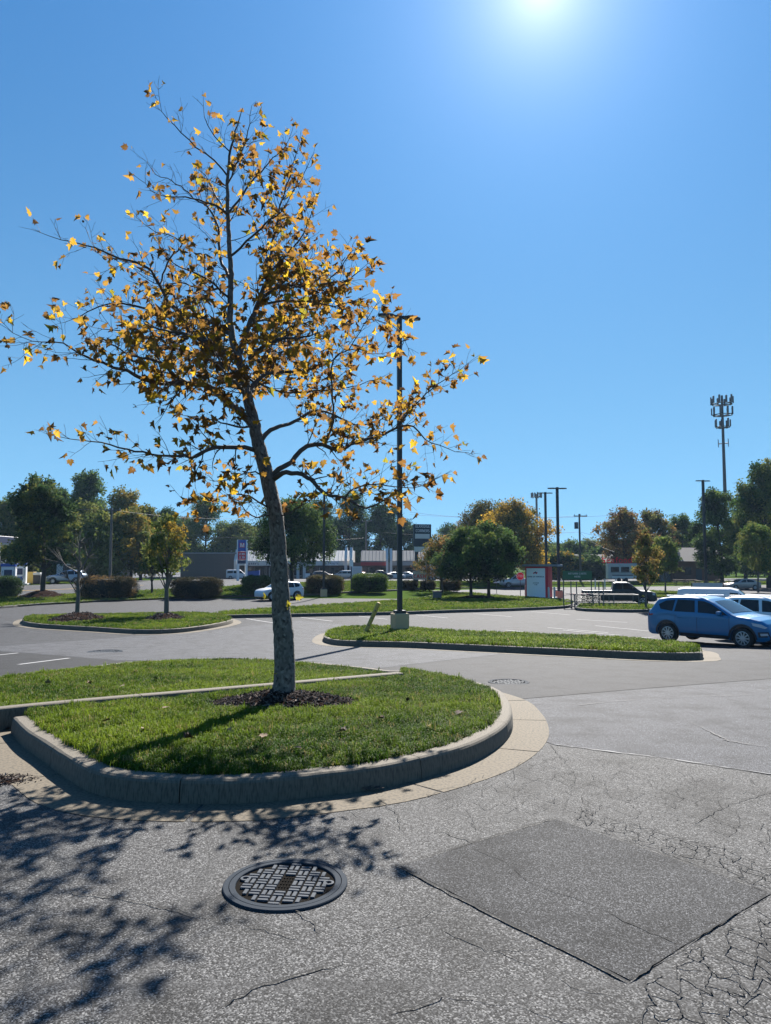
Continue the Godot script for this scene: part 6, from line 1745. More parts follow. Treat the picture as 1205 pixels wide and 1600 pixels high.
func build_fuel_station() -> void:
	# price sign
	var at := on_ground(Vector2(-21.24, 110), 0.05)
	var o := thing("price_sign", "tall blue and white fuel price sign beside the brick end wall", "sign", at, 0.5)
	var top: float = 6.11
	for x: float in [-0.5, 0.75]:
		box_part("post", Vector3(x, top * 0.5 - 0.1, 0), Vector3(0.3, top, 0.4), M.white, o, 0.02)
	box_part("logo_panel", Vector3(0.0, top - 0.95, 0.1), Vector3(1.2, 1.7, 0.3), M.blue, o, 0.02)
	box_part("logo_field", Vector3(0.0, top - 0.9, 0.26), Vector3(0.75, 0.7, 0.02), M.red, o, 0.004)
	lettering("logo_letter", "M", Vector3(0, top - 0.9, 0.275), 0.6, M.white, o)
	box_part("price_panel", Vector3(0.0, top - 2.45, 0.1), Vector3(1.2, 1.2, 0.3), M.red, o, 0.02)
	lettering("price", "2.99", Vector3(0, top - 2.2, 0.26), 0.34, M.white, o)
	lettering("price", "3.19", Vector3(0, top - 2.7, 0.26), 0.34, M.white, o)
	box_part("lower_panel", Vector3(0.0, top - 3.35, 0.1), Vector3(1.2, 0.5, 0.3), M.navy, o, 0.02)
	# canopy over the pumps
	var c := thing("fuel_canopy", "blue and white canopy over the fuel pumps at the left edge", "canopy", on_ground(Vector2(-43.35, 82), 0.03), 0.0)
	var ch: float = 5.43
	box_part("roof", Vector3(-1.5, ch - 0.4, -2), Vector3(6.0, 0.75, 9.0), M.navy, c, 0.03)
	box_part("white_band", Vector3(-1.5, ch - 0.86, -2), Vector3(5.9, 0.16, 8.9), M.off_white, c, 0.02)
	for e in [[1.1, 0.6], [1.1, -4.5], [-3.8, 0.6], [-3.8, -4.5]]:
		box_part("column", Vector3(e[0], (ch - 0.8) * 0.5, e[1]), Vector3(0.3, ch - 0.9, 0.3), M.off_white, c, 0.02)
	for e in [[Vector2(-40.3, 80), "blue and white fuel pump at the left edge, nearest the road"], [Vector2(-41.1, 84), "white fuel pump right of the blue one"]]:
		var q := thing("fuel_pump", e[1], "fuel pump", on_ground(e[0], 0.05), 0.15)
		box_part("island", Vector3(0, 0.06, 0), Vector3(2.0, 0.16, 1.1), M.off_white, q)
		box_part("cabinet", Vector3(0, 1.15, 0), Vector3(1.15, 2.0, 0.6), M.white, q, 0.03)
		box_part("screen_panel", Vector3(0, 1.45, 0.31), Vector3(0.8, 0.7, 0.03), M.navy, q, 0.01)
		box_part("lower_panel", Vector3(0, 0.6, 0.31), Vector3(0.8, 0.6, 0.03), M.blue, q, 0.01)
		box_part("crown_panel", Vector3(0, 2.3, 0), Vector3(1.5, 0.32, 0.75), M.blue, q, 0.02)
		for x: float in [-0.66, 0.66]:
			box_part("side_post", Vector3(x, 1.2, 0), Vector3(0.12, 2.3, 0.5), M.white, q, 0.02)
			var hose := Shape.new()
			hose.tube(PackedVector3Array([Vector3(x * 0.8, 1.7, 0.33), Vector3(x * 0.9, 1.1, 0.5), Vector3(x * 0.7, 0.5, 0.45), Vector3(x * 0.55, 1.0, 0.34)]), PackedFloat32Array([0.025, 0.025, 0.025, 0.025]), 5)
			place("hose", hose.done(), M.black, q)
	var yb := thing("yellow_box", "yellow cabinet standing right of the fuel pumps", "cabinet", on_ground(Vector2(-40.9, 86), 0.05))
	box_part("cabinet", Vector3(0, 0.65, 0), Vector3(1.1, 1.35, 0.7), M.yellow, yb, 0.02)
	box_part("lid", Vector3(0, 1.34, 0), Vector3(1.16, 0.06, 0.76), M.yellow, yb, 0.01)
	var bin := thing("litter_bin", "black litter bin with a white top between the yellow cabinet and the hatchback", "bin", on_ground(Vector2(-40.01, 86), 0.05))
	box_part("shell", Vector3(0, 0.5, 0), Vector3(0.8, 1.0, 0.7), M.black, bin, 0.05)
	box_part("hood", Vector3(0, 1.15, 0), Vector3(0.84, 0.26, 0.74), M.off_white, bin, 0.08)
	# low shop roof seen between the trees
	var sh := thing("station_shop", "low fuel station shop with a pale roof among the trees", "building", on_ground(Vector2(-41.07, 106), 0.03))
	box_part("wall", Vector3(0, 1.6, 0), Vector3(9.0, 3.2, 5.0), M.off_white, sh, 0.02)
	var roof := Shape.new()
	roof.prism(PackedVector2Array([Vector2(-3.2, 0), Vector2(3.2, 0), Vector2(0, 1.5)]), 10.0, Transform3D(Basis(Vector3.UP, PI / 2), Vector3(-5.0, 3.21, 0)))
	place("roof", roof.done(), M.shingle, sh)
	for x: float in [-3.0, -0.8, 1.6, 3.2]:
		box_part("window", Vector3(x, 1.5, 2.51), Vector3(1.2, 1.5, 0.05), M.glass, sh, 0.01)
	# dumpster by the shops
	var d := thing("skip", "blue waste container before the shops beside the price sign", "skip", on_ground(Vector2(-24.88, 140), 0.04), 0.1)
	var db := Shape.new()
	db.prism(PackedVector2Array([Vector2(-1.2, 0.15), Vector2(1.2, 0.15), Vector2(1.3, 1.75), Vector2(-1.3, 1.5)]), 1.7, Transform3D(Basis.IDENTITY, Vector3(0, 0, -0.85)))
	place("tub", db.done(), M.blue, d)
	box_part("lid", Vector3(0, 1.68, 0), Vector3(2.6, 0.08, 1.75), M.navy, d, 0.02, Basis(Vector3(0, 0, 1), 0.1))

func fin(o: Node3D, x: float, h: float, z: float, w: float) -> void:
	# a bent white fin: upright, then sloping back over the roof
	var s := Shape.new()
	var side := PackedVector2Array([Vector2(0.0, 0.0), Vector2(0.7, 0.0), Vector2(0.7, h - 2.4), Vector2(-1.2, h), Vector2(-2.6, h), Vector2(-2.6, h - 0.6), Vector2(-1.45, h - 0.6), Vector2(0.0, h - 2.6)])
	s.prism(side, w, Transform3D(Basis(Vector3(0, 0, 1), Vector3(0, 1, 0), Vector3(-1, 0, 0)), Vector3(x + w * 0.5, 0, z)))
	place("fin", s.done(), M.fin_paint, o)

func build_shops() -> void:
	var y := ground_y(-14.0, 158.0)
	var o := thing("row_of_shops", "long low row of brick shops with sloped metal roof and pairs of pale bent fins", "building", Vector3(0, y, -158.0))
	var x0: float = Vector2(-43.23, 158).x
	var x1: float = Vector2(-31.6, 158).x
	var x2: float = Vector2(-6.83, 158).x
	var x3: float = Vector2(17.93, 158).x
	var h := 5.3
	box_part("end_wall", Vector3((x0 + x1) * 0.5, h * 0.5 - 0.2, -4.0), Vector3(x1 - x0, h + 0.4, 9.0), M.brick, o, 0.02)
	for j in 7:
		for i in 8:
			var bw := (x1 - x0) / 8.0
			box_part("brick_panel", Vector3(x0 + bw * (i + 0.5), 0.4 + j * 0.7, 0.52), Vector3(bw - 0.12, 0.6, 0.04), M.brick, o, 0.015)
	box_part("coping", Vector3((x0 + x1) * 0.5, h + 0.1, -4.0), Vector3(x1 - x0 + 0.3, 0.25, 9.3), M.grey_paint, o, 0.02)
	box_part("wall", Vector3((x1 + x3) * 0.5, 1.7, -5.5), Vector3(x3 - x1 - 0.1, 3.4, 9.0), M.brick, o, 0.02)
	# sloped roof of ribbed metal in bays
	var bays := [[x1 + 0.4, x2, M.roof_metal], [x2 + 1.6, Vector2(0.07, 158).x, M.roof_grey], [Vector2(1.29, 158).x, x3, M.roof_grey]]
	for b in bays:
		var s := Shape.new()
		s.prism(PackedVector2Array([Vector2(0.4, 3.5), Vector2(0.4, 3.75), Vector2(-3.0, 6.0), Vector2(-9.5, 6.0), Vector2(-9.5, 3.5)]), b[1] - b[0], Transform3D(Basis(Vector3(0, 0, 1), Vector3(0, 1, 0), Vector3(-1, 0, 0)), Vector3(b[1], 0, 0.3)))
		var roof := place("roof", s.done(), b[2], o)
		var slope := Vector3(0, 2.25, -3.4)
		var n := int((b[1] - b[0]) / 0.75)
		for k in n:
			var x: float = b[0] + 0.3 + k * 0.75
			rod_part("roof_rib", Vector3(x, 3.77, 0.68), Vector3(x, 3.77, 0.68) + slope, 0.07, b[2], roof, -1, 4)
		box_part("fascia", Vector3((b[0] + b[1]) * 0.5, 3.15, 0.55), Vector3(b[1] - b[0], 0.75, 0.3), M.off_white if b[2] == M.roof_metal else M.shop_red if b[0] < x2 + 4.0 else M.grey_paint, o, 0.02)
	# fronts: brick piers, windows, doors
	var n := 18
	for k in n:
		var x := lerpf(x1 + 1.0, x3 - 1.0, (k + 0.5) / n)
		var pier := (x3 - x1 - 2.0) / n
		box_part("pier", Vector3(x - pier * 0.5, 1.4, -0.7), Vector3(0.7, 2.8, 0.7), M.brick, o, 0.02)
		if k % 4 == 2:
			var door := box_part("door", Vector3(x, 1.15, -0.97), Vector3(1.2, 2.3, 0.1), M.glass, o, 0.01)
			box_part("frame", Vector3(x - 0.65, 1.15, -0.94), Vector3(0.1, 2.4, 0.14), M.off_white, door, 0.01)
		else:
			var win := box_part("window", Vector3(x, 1.5, -0.97), Vector3(pier - 1.0, 1.7, 0.1), M.glass, o, 0.01)
			box_part("sill", Vector3(x, 0.58, -0.9), Vector3(pier - 0.9, 0.12, 0.2), M.off_white, win, 0.01)
			box_part("mullion", Vector3(x, 1.5, -0.92), Vector3(0.08, 1.7, 0.06), M.dark_grey, win, 0.01)
	for e: float in [370.5, 540.0, 546.0, 602.0, 608.0]:
		pass
	fin(o, x1 + 0.1, 6.2, 0.9, 0.5)
	fin(o, Vector2(-8.32, 158).x, 6.6, 1.2, 0.55)
	fin(o, Vector2(-7.24, 158).x, 6.6, 1.2, 0.55)
	fin(o, Vector2(0.34, 158).x, 6.4, 1.2, 0.5)
	fin(o, Vector2(1.15, 158).x, 6.4, 1.2, 0.5)
	for x in [Vector2(-18.47, 158).x, Vector2(-17.12, 158).x]:
		box_part("white_column", Vector3(x, 1.7, 0.3), Vector3(0.6, 3.4, 0.5), M.fin_paint, o, 0.03)
	box_part("shop_sign", Vector3(Vector2(-27.81, 158).x, 3.15, 0.74), Vector3(4.2, 0.8, 0.06), M.off_white, o, 0.01)
	lettering("lettering", "JERRY'S", Vector3(Vector2(-27.81, 158).x, 3.15, 0.78), 0.5, M.navy, o)
	box_part("shop_sign", Vector3(Vector2(-11.03, 158).x, 3.2, 0.74), Vector3(2.1, 0.75, 0.06), M.white, o, 0.01)
	lettering("lettering", "SPIRITS", Vector3(Vector2(-11.03, 158).x, 3.2, 0.78), 0.45, M.navy, o)
	box_part("white_notice", Vector3(Vector2(-16.31, 158).x, 0.7, 1.5), Vector3(1.0, 0.9, 0.08), M.white, o, 0.01)

func build_right_buildings() -> void:
	# food trailer
	var at := on_ground(Vector2(38.5, 122), 0.05)
	var o := thing("food_trailer", "white food trailer with serving window and red lettering on its roof", "trailer", at, -0.12)
	box_part("body", Vector3(0, 1.75, 0), Vector3(4.6, 2.5, 2.2), M.off_white, o, 0.06)
	for x: float in [-1.2, 0.4]:
		box_part("serving_window", Vector3(x, 2.05, 1.11), Vector3(1.3, 0.8, 0.05), M.glass, o, 0.01)
		box_part("window_frame", Vector3(x, 1.58, 1.12), Vector3(1.4, 0.1, 0.12), M.grey_paint, o, 0.01)
	rod_part("counter_rail", Vector3(-1.7, 1.1, 1.3), Vector3(1.6, 1.1, 1.3), 0.06, M.black, o)
	box_part("counter_panel", Vector3(0, 0.85, 1.12), Vector3(3.4, 0.5, 0.04), M.white, o, 0.01)
	for x: float in [-0.6, 0.5]:
		var w := Shape.new()
		w.lathe(PackedVector2Array([Vector2(0, -0.1), Vector2(0.34, -0.1), Vector2(0.34, 0.1), Vector2(0, 0.1)]), 16, Transform3D(Basis(Vector3.RIGHT, PI / 2), Vector3(x, 0.34, 1.05)))
		place("wheel", w.done(), M.rubber, o)
	lettering("roof_lettering", "Seafood", Vector3(-0.7, 3.5, 0.4), 0.95, M.red_bright, o)
	rod_part("roof_lettering_rail", Vector3(-2.4, 3.05, 0.4), Vector3(1.2, 3.05, 0.4), 0.04, M.red_bright, o)
	# brick house with shingled roof
	var b := thing("brick_house", "low brick house with a shingled roof behind the picnic tables", "house", on_ground(Vector2(52.82, 126), 0.0), 0.0)
	box_part("wall", Vector3(0, 1.7, -4), Vector3(8.5, 3.4, 8.0), M.red_brick, b, 0.02)
	var roof := Shape.new()
	roof.prism(PackedVector2Array([Vector2(-4.6, 0), Vector2(4.6, 0), Vector2(0, 2.4)]), 9.4, Transform3D(Basis(Vector3.UP, PI / 2), Vector3(-4.7, 3.41, -4)))
	place("roof", roof.done(), M.shingle, b)
	for x: float in [-1.8, 1.6]:
		box_part("window", Vector3(x, 1.8, 0.02), Vector3(1.0, 1.2, 0.08), M.glass, b, 0.01)
	box_part("door", Vector3(0, 1.05, 0.02), Vector3(1.0, 2.1, 0.08), M.dark_grey, b, 0.01)
	var g := thing("grey_shed", "plain grey shed between the food trailer and the brick house", "shed", on_ground(Vector2(47.95, 128), 0.0), 0.0)
	box_part("wall", Vector3(0, 1.4, -2), Vector3(6.5, 2.8, 5.0), M.grey_paint, g, 0.02)
	box_part("roof", Vector3(0, 2.95, -2), Vector3(6.9, 0.25, 5.4), M.dark_grey, g, 0.02)
	box_part("door", Vector3(-2.0, 1.2, 0.52), Vector3(2.2, 2.3, 0.06), M.dark_grey, g, 0.01)
	var br := thing("brown_house", "low brown house half hidden left of the food trailer", "house", on_ground(Vector2(42.71, 150), 0.0), 0.0)
	box_part("wall", Vector3(0, 1.7, -3), Vector3(7.5, 3.4, 6.0), M.red_brick, br, 0.02)
	var r2 := Shape.new()
	r2.prism(PackedVector2Array([Vector2(-3.4, 0), Vector2(3.4, 0), Vector2(0, 1.6)]), 8.0, Transform3D(Basis(Vector3.UP, PI / 2), Vector3(-4.0, 3.41, -3)))
	place("roof", r2.done(), M.shingle, br)
	# picnic tables
	for k in 4:
		var q := thing("picnic_table", ["wooden picnic table nearest the grey shed", "second wooden picnic table from the grey shed", "wooden picnic table left of the far right lamp post", "wooden picnic table right of the far right lamp post"][k], "picnic table", on_ground([Vector2(44.07, 112), Vector2(45.79, 112), Vector2(46.48, 110), Vector2(50.4, 112)][k], 0.04), 0.1 * k, "picnic tables")
		box_part("top", Vector3(0, 0.75, 0), Vector3(1.9, 0.06, 0.8), M.wood, q)
		for side: float in [-0.65, 0.65]:
			box_part("bench", Vector3(0, 0.44, side), Vector3(1.9, 0.05, 0.28), M.wood, q)
		for x: float in [-0.7, 0.7]:
			box_part("cross_bar", Vector3(x, 0.4, 0), Vector3(0.08, 0.1, 1.5), M.wood, q)
			for side: float in [-1.0, 1.0]:
				var turn := Basis(Vector3.RIGHT, side * 0.5)
				box_part("leg", Vector3(x + 0.05, 0.36, side * 0.42), Vector3(0.07, 0.82, 0.1), M.wood, q, 0.01, turn)
	# banner fence
	var f := thing("banner", "pale banner on low posts behind the white van", "banner", on_ground(Vector2(37.86, 88), 0.05), 0.05)
	box_part("cloth", Vector3(0, 0.75, 0), Vector3(3.6, 0.6, 0.03), M.off_white, f)
	for x: float in [-1.9, 1.9]:
		box_part("post", Vector3(x, 0.5, 0), Vector3(0.1, 1.2, 0.1), M.black, f)

func build_masts() -> void:
	# antenna mast at right
	var d := 210.0
	var o := thing("antenna_mast", "tall grey antenna mast with tiers of panel antennas", "mast", on_ground(Vector2(96.14, 210), 0.0))
	var top: float = 51.28
	rod_part("pole", Vector3(0, -0.5, 0), Vector3(0, top, 0), 0.62, M.mast, o, 0.3, 14)
	for tier in [[49.79, 2.9, 10], [46.64, 2.8, 9], [43.13, 2.0, 7]]:
		var ring := Shape.new()
		var y: float = tier[0]
		for k in 6:
			var a := TAU * k / 6
			var b := TAU * (k + 1) / 6
			ring.rod(Vector3(cos(a), 0, sin(a)) * float(tier[1]) + Vector3(0, y - 1.0, 0), Vector3(cos(b), 0, sin(b)) * float(tier[1]) + Vector3(0, y - 1.0, 0), 0.13, -1, 5)
			ring.rod(Vector3(0, y - 1.2, 0), Vector3(cos(a), 0, sin(a)) * float(tier[1]) + Vector3(0, y - 1.0, 0), 0.12, -1, 5)
		place("platform", ring.done(), M.mast, o)
		for k in int(tier[2]):
			var a := TAU * (k + 0.3) / int(tier[2]) + y
			var turn := Basis(Vector3.UP, -a)
			box_part("panel_antenna", Vector3(cos(a) * tier[1], y + 0.1 * (k % 3), sin(a) * tier[1]), Vector3(0.35, 2.3 - 0.3 * (k % 2), 0.5), M.galvanised if k % 3 else M.mast, o, 0.05, turn)
	var whips := Shape.new()
	var wy: float = 37.42
	for k in 6:
		var a := TAU * k / 6
		var e := Vector3(cos(a) * 1.5, wy, sin(a) * 1.5)
		whips.rod(Vector3(0, wy, 0), e, 0.08, -1, 4)
		whips.rod(e + Vector3(0, -1.0, 0), e + Vector3(0, 1.3, 0), 0.06, -1, 4)
	place("whip_antennas", whips.done(), M.mast, o)
	# mast behind the round trees with a lattice frame beside it
	var m := thing("antenna_mast", "slim antenna mast with a crown of panels behind the lamp posts", "mast", on_ground(Vector2(67.14, 330), 0.0))
	var t2: float = 34.64
	rod_part("pole", Vector3(0, -0.5, 0), Vector3(0, t2, 0), 0.7, M.galvanised, m, 0.45, 10)
	for k in 12:
		var a := TAU * k / 12
		box_part("panel_antenna", Vector3(cos(a) * 2.3, t2 - 0.6 + 0.15 * (k % 2), sin(a) * 2.3), Vector3(0.4, 2.2, 0.5), M.galvanised, m, 0.05, Basis(Vector3.UP, -a))
	var tri := Shape.new()
	for k in 6:
		var a := TAU * k / 6
		tri.rod(Vector3(0, t2 - 1.4, 0), Vector3(cos(a) * 2.3, t2 - 1.0, sin(a) * 2.3), 0.14, -1, 4)
	place("platform", tri.done(), M.galvanised, m)
	var l := thing("lattice_tower", "lattice tower legs beside the slim antenna mast", "tower", on_ground(Vector2(71.81, 350), 0.0))
	var lh: float = 28.11
	var lat := Shape.new()
	for k in 3:
		var a := TAU * k / 3 + 0.5
		var b := TAU * (k + 1) / 3 + 0.5
		lat.rod(Vector3(cos(a) * 3.0, 0, sin(a) * 3.0), Vector3(cos(a) * 0.8, lh, sin(a) * 0.8), 0.2, -1, 4)
		for j in 9:
			var r0 := lerpf(3.0, 0.8, j / 9.0)
			var r1 := lerpf(3.0, 0.8, (j + 1) / 9.0)
			lat.rod(Vector3(cos(a) * r0, lh * j / 9.0, sin(a) * r0), Vector3(cos(b) * r1, lh * (j + 1) / 9.0, sin(b) * r1), 0.1, -1, 4)
	place("lattice", lat.done(), M.galvanised, l)
	# wooden utility poles
	var poles := {}
	for e in [["right", Vector2(31.29, 120), 11.05, "wooden utility pole with a grey transformer right of the bank kiosk"], ["left", Vector2(-35.38, 96), 9.64, "wooden utility pole with crossarm in front of the wood at left"], ["far", Vector2(-4.31, 165), 12.94, "thin wooden utility pole behind the shops"]]:
		var p := thing("utility_pole", e[3], "utility pole", on_ground(e[1], 0.0))
		var h: float = e[2]
		rod_part("pole", Vector3(0, -0.5, 0), Vector3(0, h, 0), 0.2, M.pole_wood, p, 0.14, 10)
		box_part("crossarm", Vector3(0.15, h - 0.35, 0.1), Vector3(2.2, 0.16, 0.14), M.pole_wood, p, 0.02)
		for k in 3:
			rod_part("insulator", Vector3(-0.8 + k * 0.95, h - 0.27, 0.1), Vector3(-0.8 + k * 0.95, h - 0.05, 0.1), 0.05, M.off_white, p)
		if e[0] == "right":
			var can := Shape.new()
			can.lathe(PackedVector2Array([Vector2(0, -0.5), Vector2(0.32, -0.5), Vector2(0.32, 0.5), Vector2(0.28, 0.56), Vector2(0, 0.58)]), 16, Transform3D(Basis.IDENTITY, Vector3(-0.55, h - 1.9, 0.15)))
			place("transformer", can.done(), M.galvanised, p)
		poles[e[0]] = p.position + Vector3(0, h, 0)
	# wires
	var runs := [
		[poles.right + Vector3(0, -0.3, 0), Vector3(4.85, 12.7, -150), 0.8, "thin power line running left from the transformer pole"],
		[poles.right + Vector3(0, -2.9, 0), Vector3(12.58, 9.34, -150), 0.6, "lower cable running left from the transformer pole"],
		[poles.right + Vector3(0, -2.9, 0), Vector3(56.02, 7.65, -160), 0.6, "cable running right from the transformer pole"],
		[poles.right + Vector3(0, -3.0, 0), Vector3(33.74, 3.92, -110), 0.4, "service cable sloping down from the transformer pole to the trailer"],
		[Vector3(-70.39, 6.79, -120), Vector3(-18.82, 6.58, -120), 0.5, "pale cable crossing before the wood at left"],
		[Vector3(-18.82, 6.58, -120), poles.far + Vector3(0, -4.0, 0), 0.5, "cable running to the thin pole behind the shops"],
		[Vector3(5.49, 13.58, -170), Vector3(58.2, 13.87, -170), 1.0, "high power line crossing the sky at right"],
		[Vector3(-0.37, 9.48, -170), Vector3(23.02, 10.06, -170), 0.8, "power line crossing behind the roadside sign"],
		[poles.left + Vector3(0, -0.3, 0), Vector3(-22, 11.25, -140), 0.8, "power line running right from the pole at left"],
		[poles.left + Vector3(0, -0.3, 0), Vector3(-68.57, 12.16, -110), 0.5, "power line running out of the picture at left"],
	]
	for w in runs:
		var pts := PackedVector3Array()
		var radii := PackedFloat32Array()
		for k in 13:
			var t := k / 12.0
			var v: Vector3 = w[0].lerp(w[1], t)
			v.y -= w[2] * 4.0 * t * (1.0 - t)
			pts.append(v)
			radii.append(0.022)
		var s := Shape.new()
		s.tube(pts, radii, 4, false)
		tag(place("power_line", s.done(), M.wire), w[3], "cable", "overhead cables")

# ------------------------------------------------------------------ helpers: terrain
var row_d := PackedFloat32Array()

func exact_height(x: float, d: float) -> float:
	var s := clampf((15.0 - x) / 20.0, 0.0, 1.0)
	var drop := 1.15 * smoothstep(3.0, 34.0, d) + 0.15 * smoothstep(30.0, 66.0, d)
	drop += -0.5 * smoothstep(100.0, 125.0, d) * (1.0 - s) - s * (1.0 * smoothstep(62.0, 86.0, d) - 0.55 * smoothstep(95.0, 150.0, d))
	return -drop

func make_rows() -> void:
	row_d.append(-60.0)
	var d := 0.0
	while d < 160.0:
		row_d.append(d)
		d += 1.5 if d < 40.0 else 2.0 if d < 100.0 else 4.0
	row_d.append(160.0)
	row_d.append(5000.0)

func ground_y(x: float, d: float) -> float:
	var i := 0
	while i < row_d.size() - 2 and row_d[i + 1] < d:
		i += 1
	var t := clampf((d - row_d[i]) / (row_d[i + 1] - row_d[i]), 0.0, 1.0)
	return lerpf(exact_height(x, row_d[i]), exact_height(x, row_d[i + 1]), t)

func on_ground(p: Vector2, lift := 0.0) -> Vector3:
	return Vector3(p.x, ground_y(p.x, p.y) + lift, -p.y)

# a sheet that follows the ground, split along the rows where the slope changes
func add_sheet(st: SurfaceTool, poly: PackedVector2Array, lift: float, detail := 0.12) -> void:
	var lo := poly[0]
	var hi := poly[0]
	for p in poly:
		lo = lo.min(p)
		hi = hi.max(p)
	for i in row_d.size() - 1:
		if row_d[i + 1] <= lo.y or row_d[i] >= hi.y:
			continue
		var cols := [-6000.0, 6000.0] if row_d[i] < 60.0 else [-6000.0, -5.0, 0.0, 5.0, 10.0, 15.0, 6000.0]
		for c in cols.size() - 1:
			if cols[c + 1] <= lo.x or cols[c] >= hi.x:
				continue
			var cell := PackedVector2Array([Vector2(cols[c], row_d[i]), Vector2(cols[c + 1], row_d[i]), Vector2(cols[c + 1], row_d[i + 1]), Vector2(cols[c], row_d[i + 1])])
			for piece in Geometry2D.intersect_polygons(poly, cell):
				var index := Geometry2D.triangulate_polygon(piece)
				for k in range(0, index.size(), 3):
					var a: Vector2 = piece[index[k]]
					var b: Vector2 = piece[index[k + 1]]
					var e: Vector2 = piece[index[k + 2]]
					if (b - a).cross(e - a) > 0.0:
						var swap := b
						b = e
						e = swap
					for p in [a, b, e]:
						var slope := (exact_height(p.x, p.y + 0.5) - exact_height(p.x, p.y - 0.5))
						st.set_normal(Vector3(0.0, 1.0, slope).normalized())
						st.set_uv(Vector2(p.x, -p.y))
						st.set_uv2(Vector2(p.x, -p.y) * detail)
						st.add_vertex(Vector3(p.x, ground_y(p.x, p.y) + lift, -p.y))

func sheet(called: String, poly: PackedVector2Array, lift: float, m: Material, parent: Node3D = null, detail := 0.12) -> MeshInstance3D:
	var st := SurfaceTool.new()
	st.begin(Mesh.PRIMITIVE_TRIANGLES)
	add_sheet(st, poly, lift, detail)
	st.generate_tangents()
	return place(called, st.commit(), m, parent)

# ------------------------------------------------------------------ helpers: the tree of objects
var taken := {}

func numbered(called: String, parent: Node) -> String:
	var key := "%d %s" % [parent.get_instance_id(), called]
	var n: int = taken.get(key, 0)
	taken[key] = n + 1
	return called if n == 0 else "%s_%03d" % [called, n]

func place(called: String, mesh: Mesh, m: Material, parent: Node3D = null) -> MeshInstance3D:
	var to: Node3D = parent if parent else self
	var o := MeshInstance3D.new()
	o.name = numbered(called, to)
	o.mesh = mesh
	o.material_override = m
	to.add_child(o, true)
	return o

func tag(o: Node, label: String, category: String, group := "", kind := "") -> void:
	o.set_meta("label", label)
	o.set_meta("category", category)
	if group != "":
		o.set_meta("group", group)
	if kind != "":
		o.set_meta("kind", kind)

func thing(called: String, label: String, category: String, at: Vector3, turn := 0.0, group := "") -> Node3D:
	var o := Node3D.new()
	o.name = numbered(called, self)
	add_child(o, true)
	o.position = at
	o.rotation.y = turn
	tag(o, label, category, group)
	return o

func structure(o: Node, label: String, category: String) -> Node:
	tag(o, label, category, "", "structure")
	return o

func copy_thing(o: Node3D, called: String, label: String, at: Vector3, turn := 0.0, size := 1.0) -> Node3D:
	var c: Node3D = o.duplicate()
	c.name = numbered(called, self)
	add_child(c, true)
	c.position = at
	c.rotation.y = turn
	c.scale = Vector3.ONE * size
	c.set_meta("label", label)
	return c

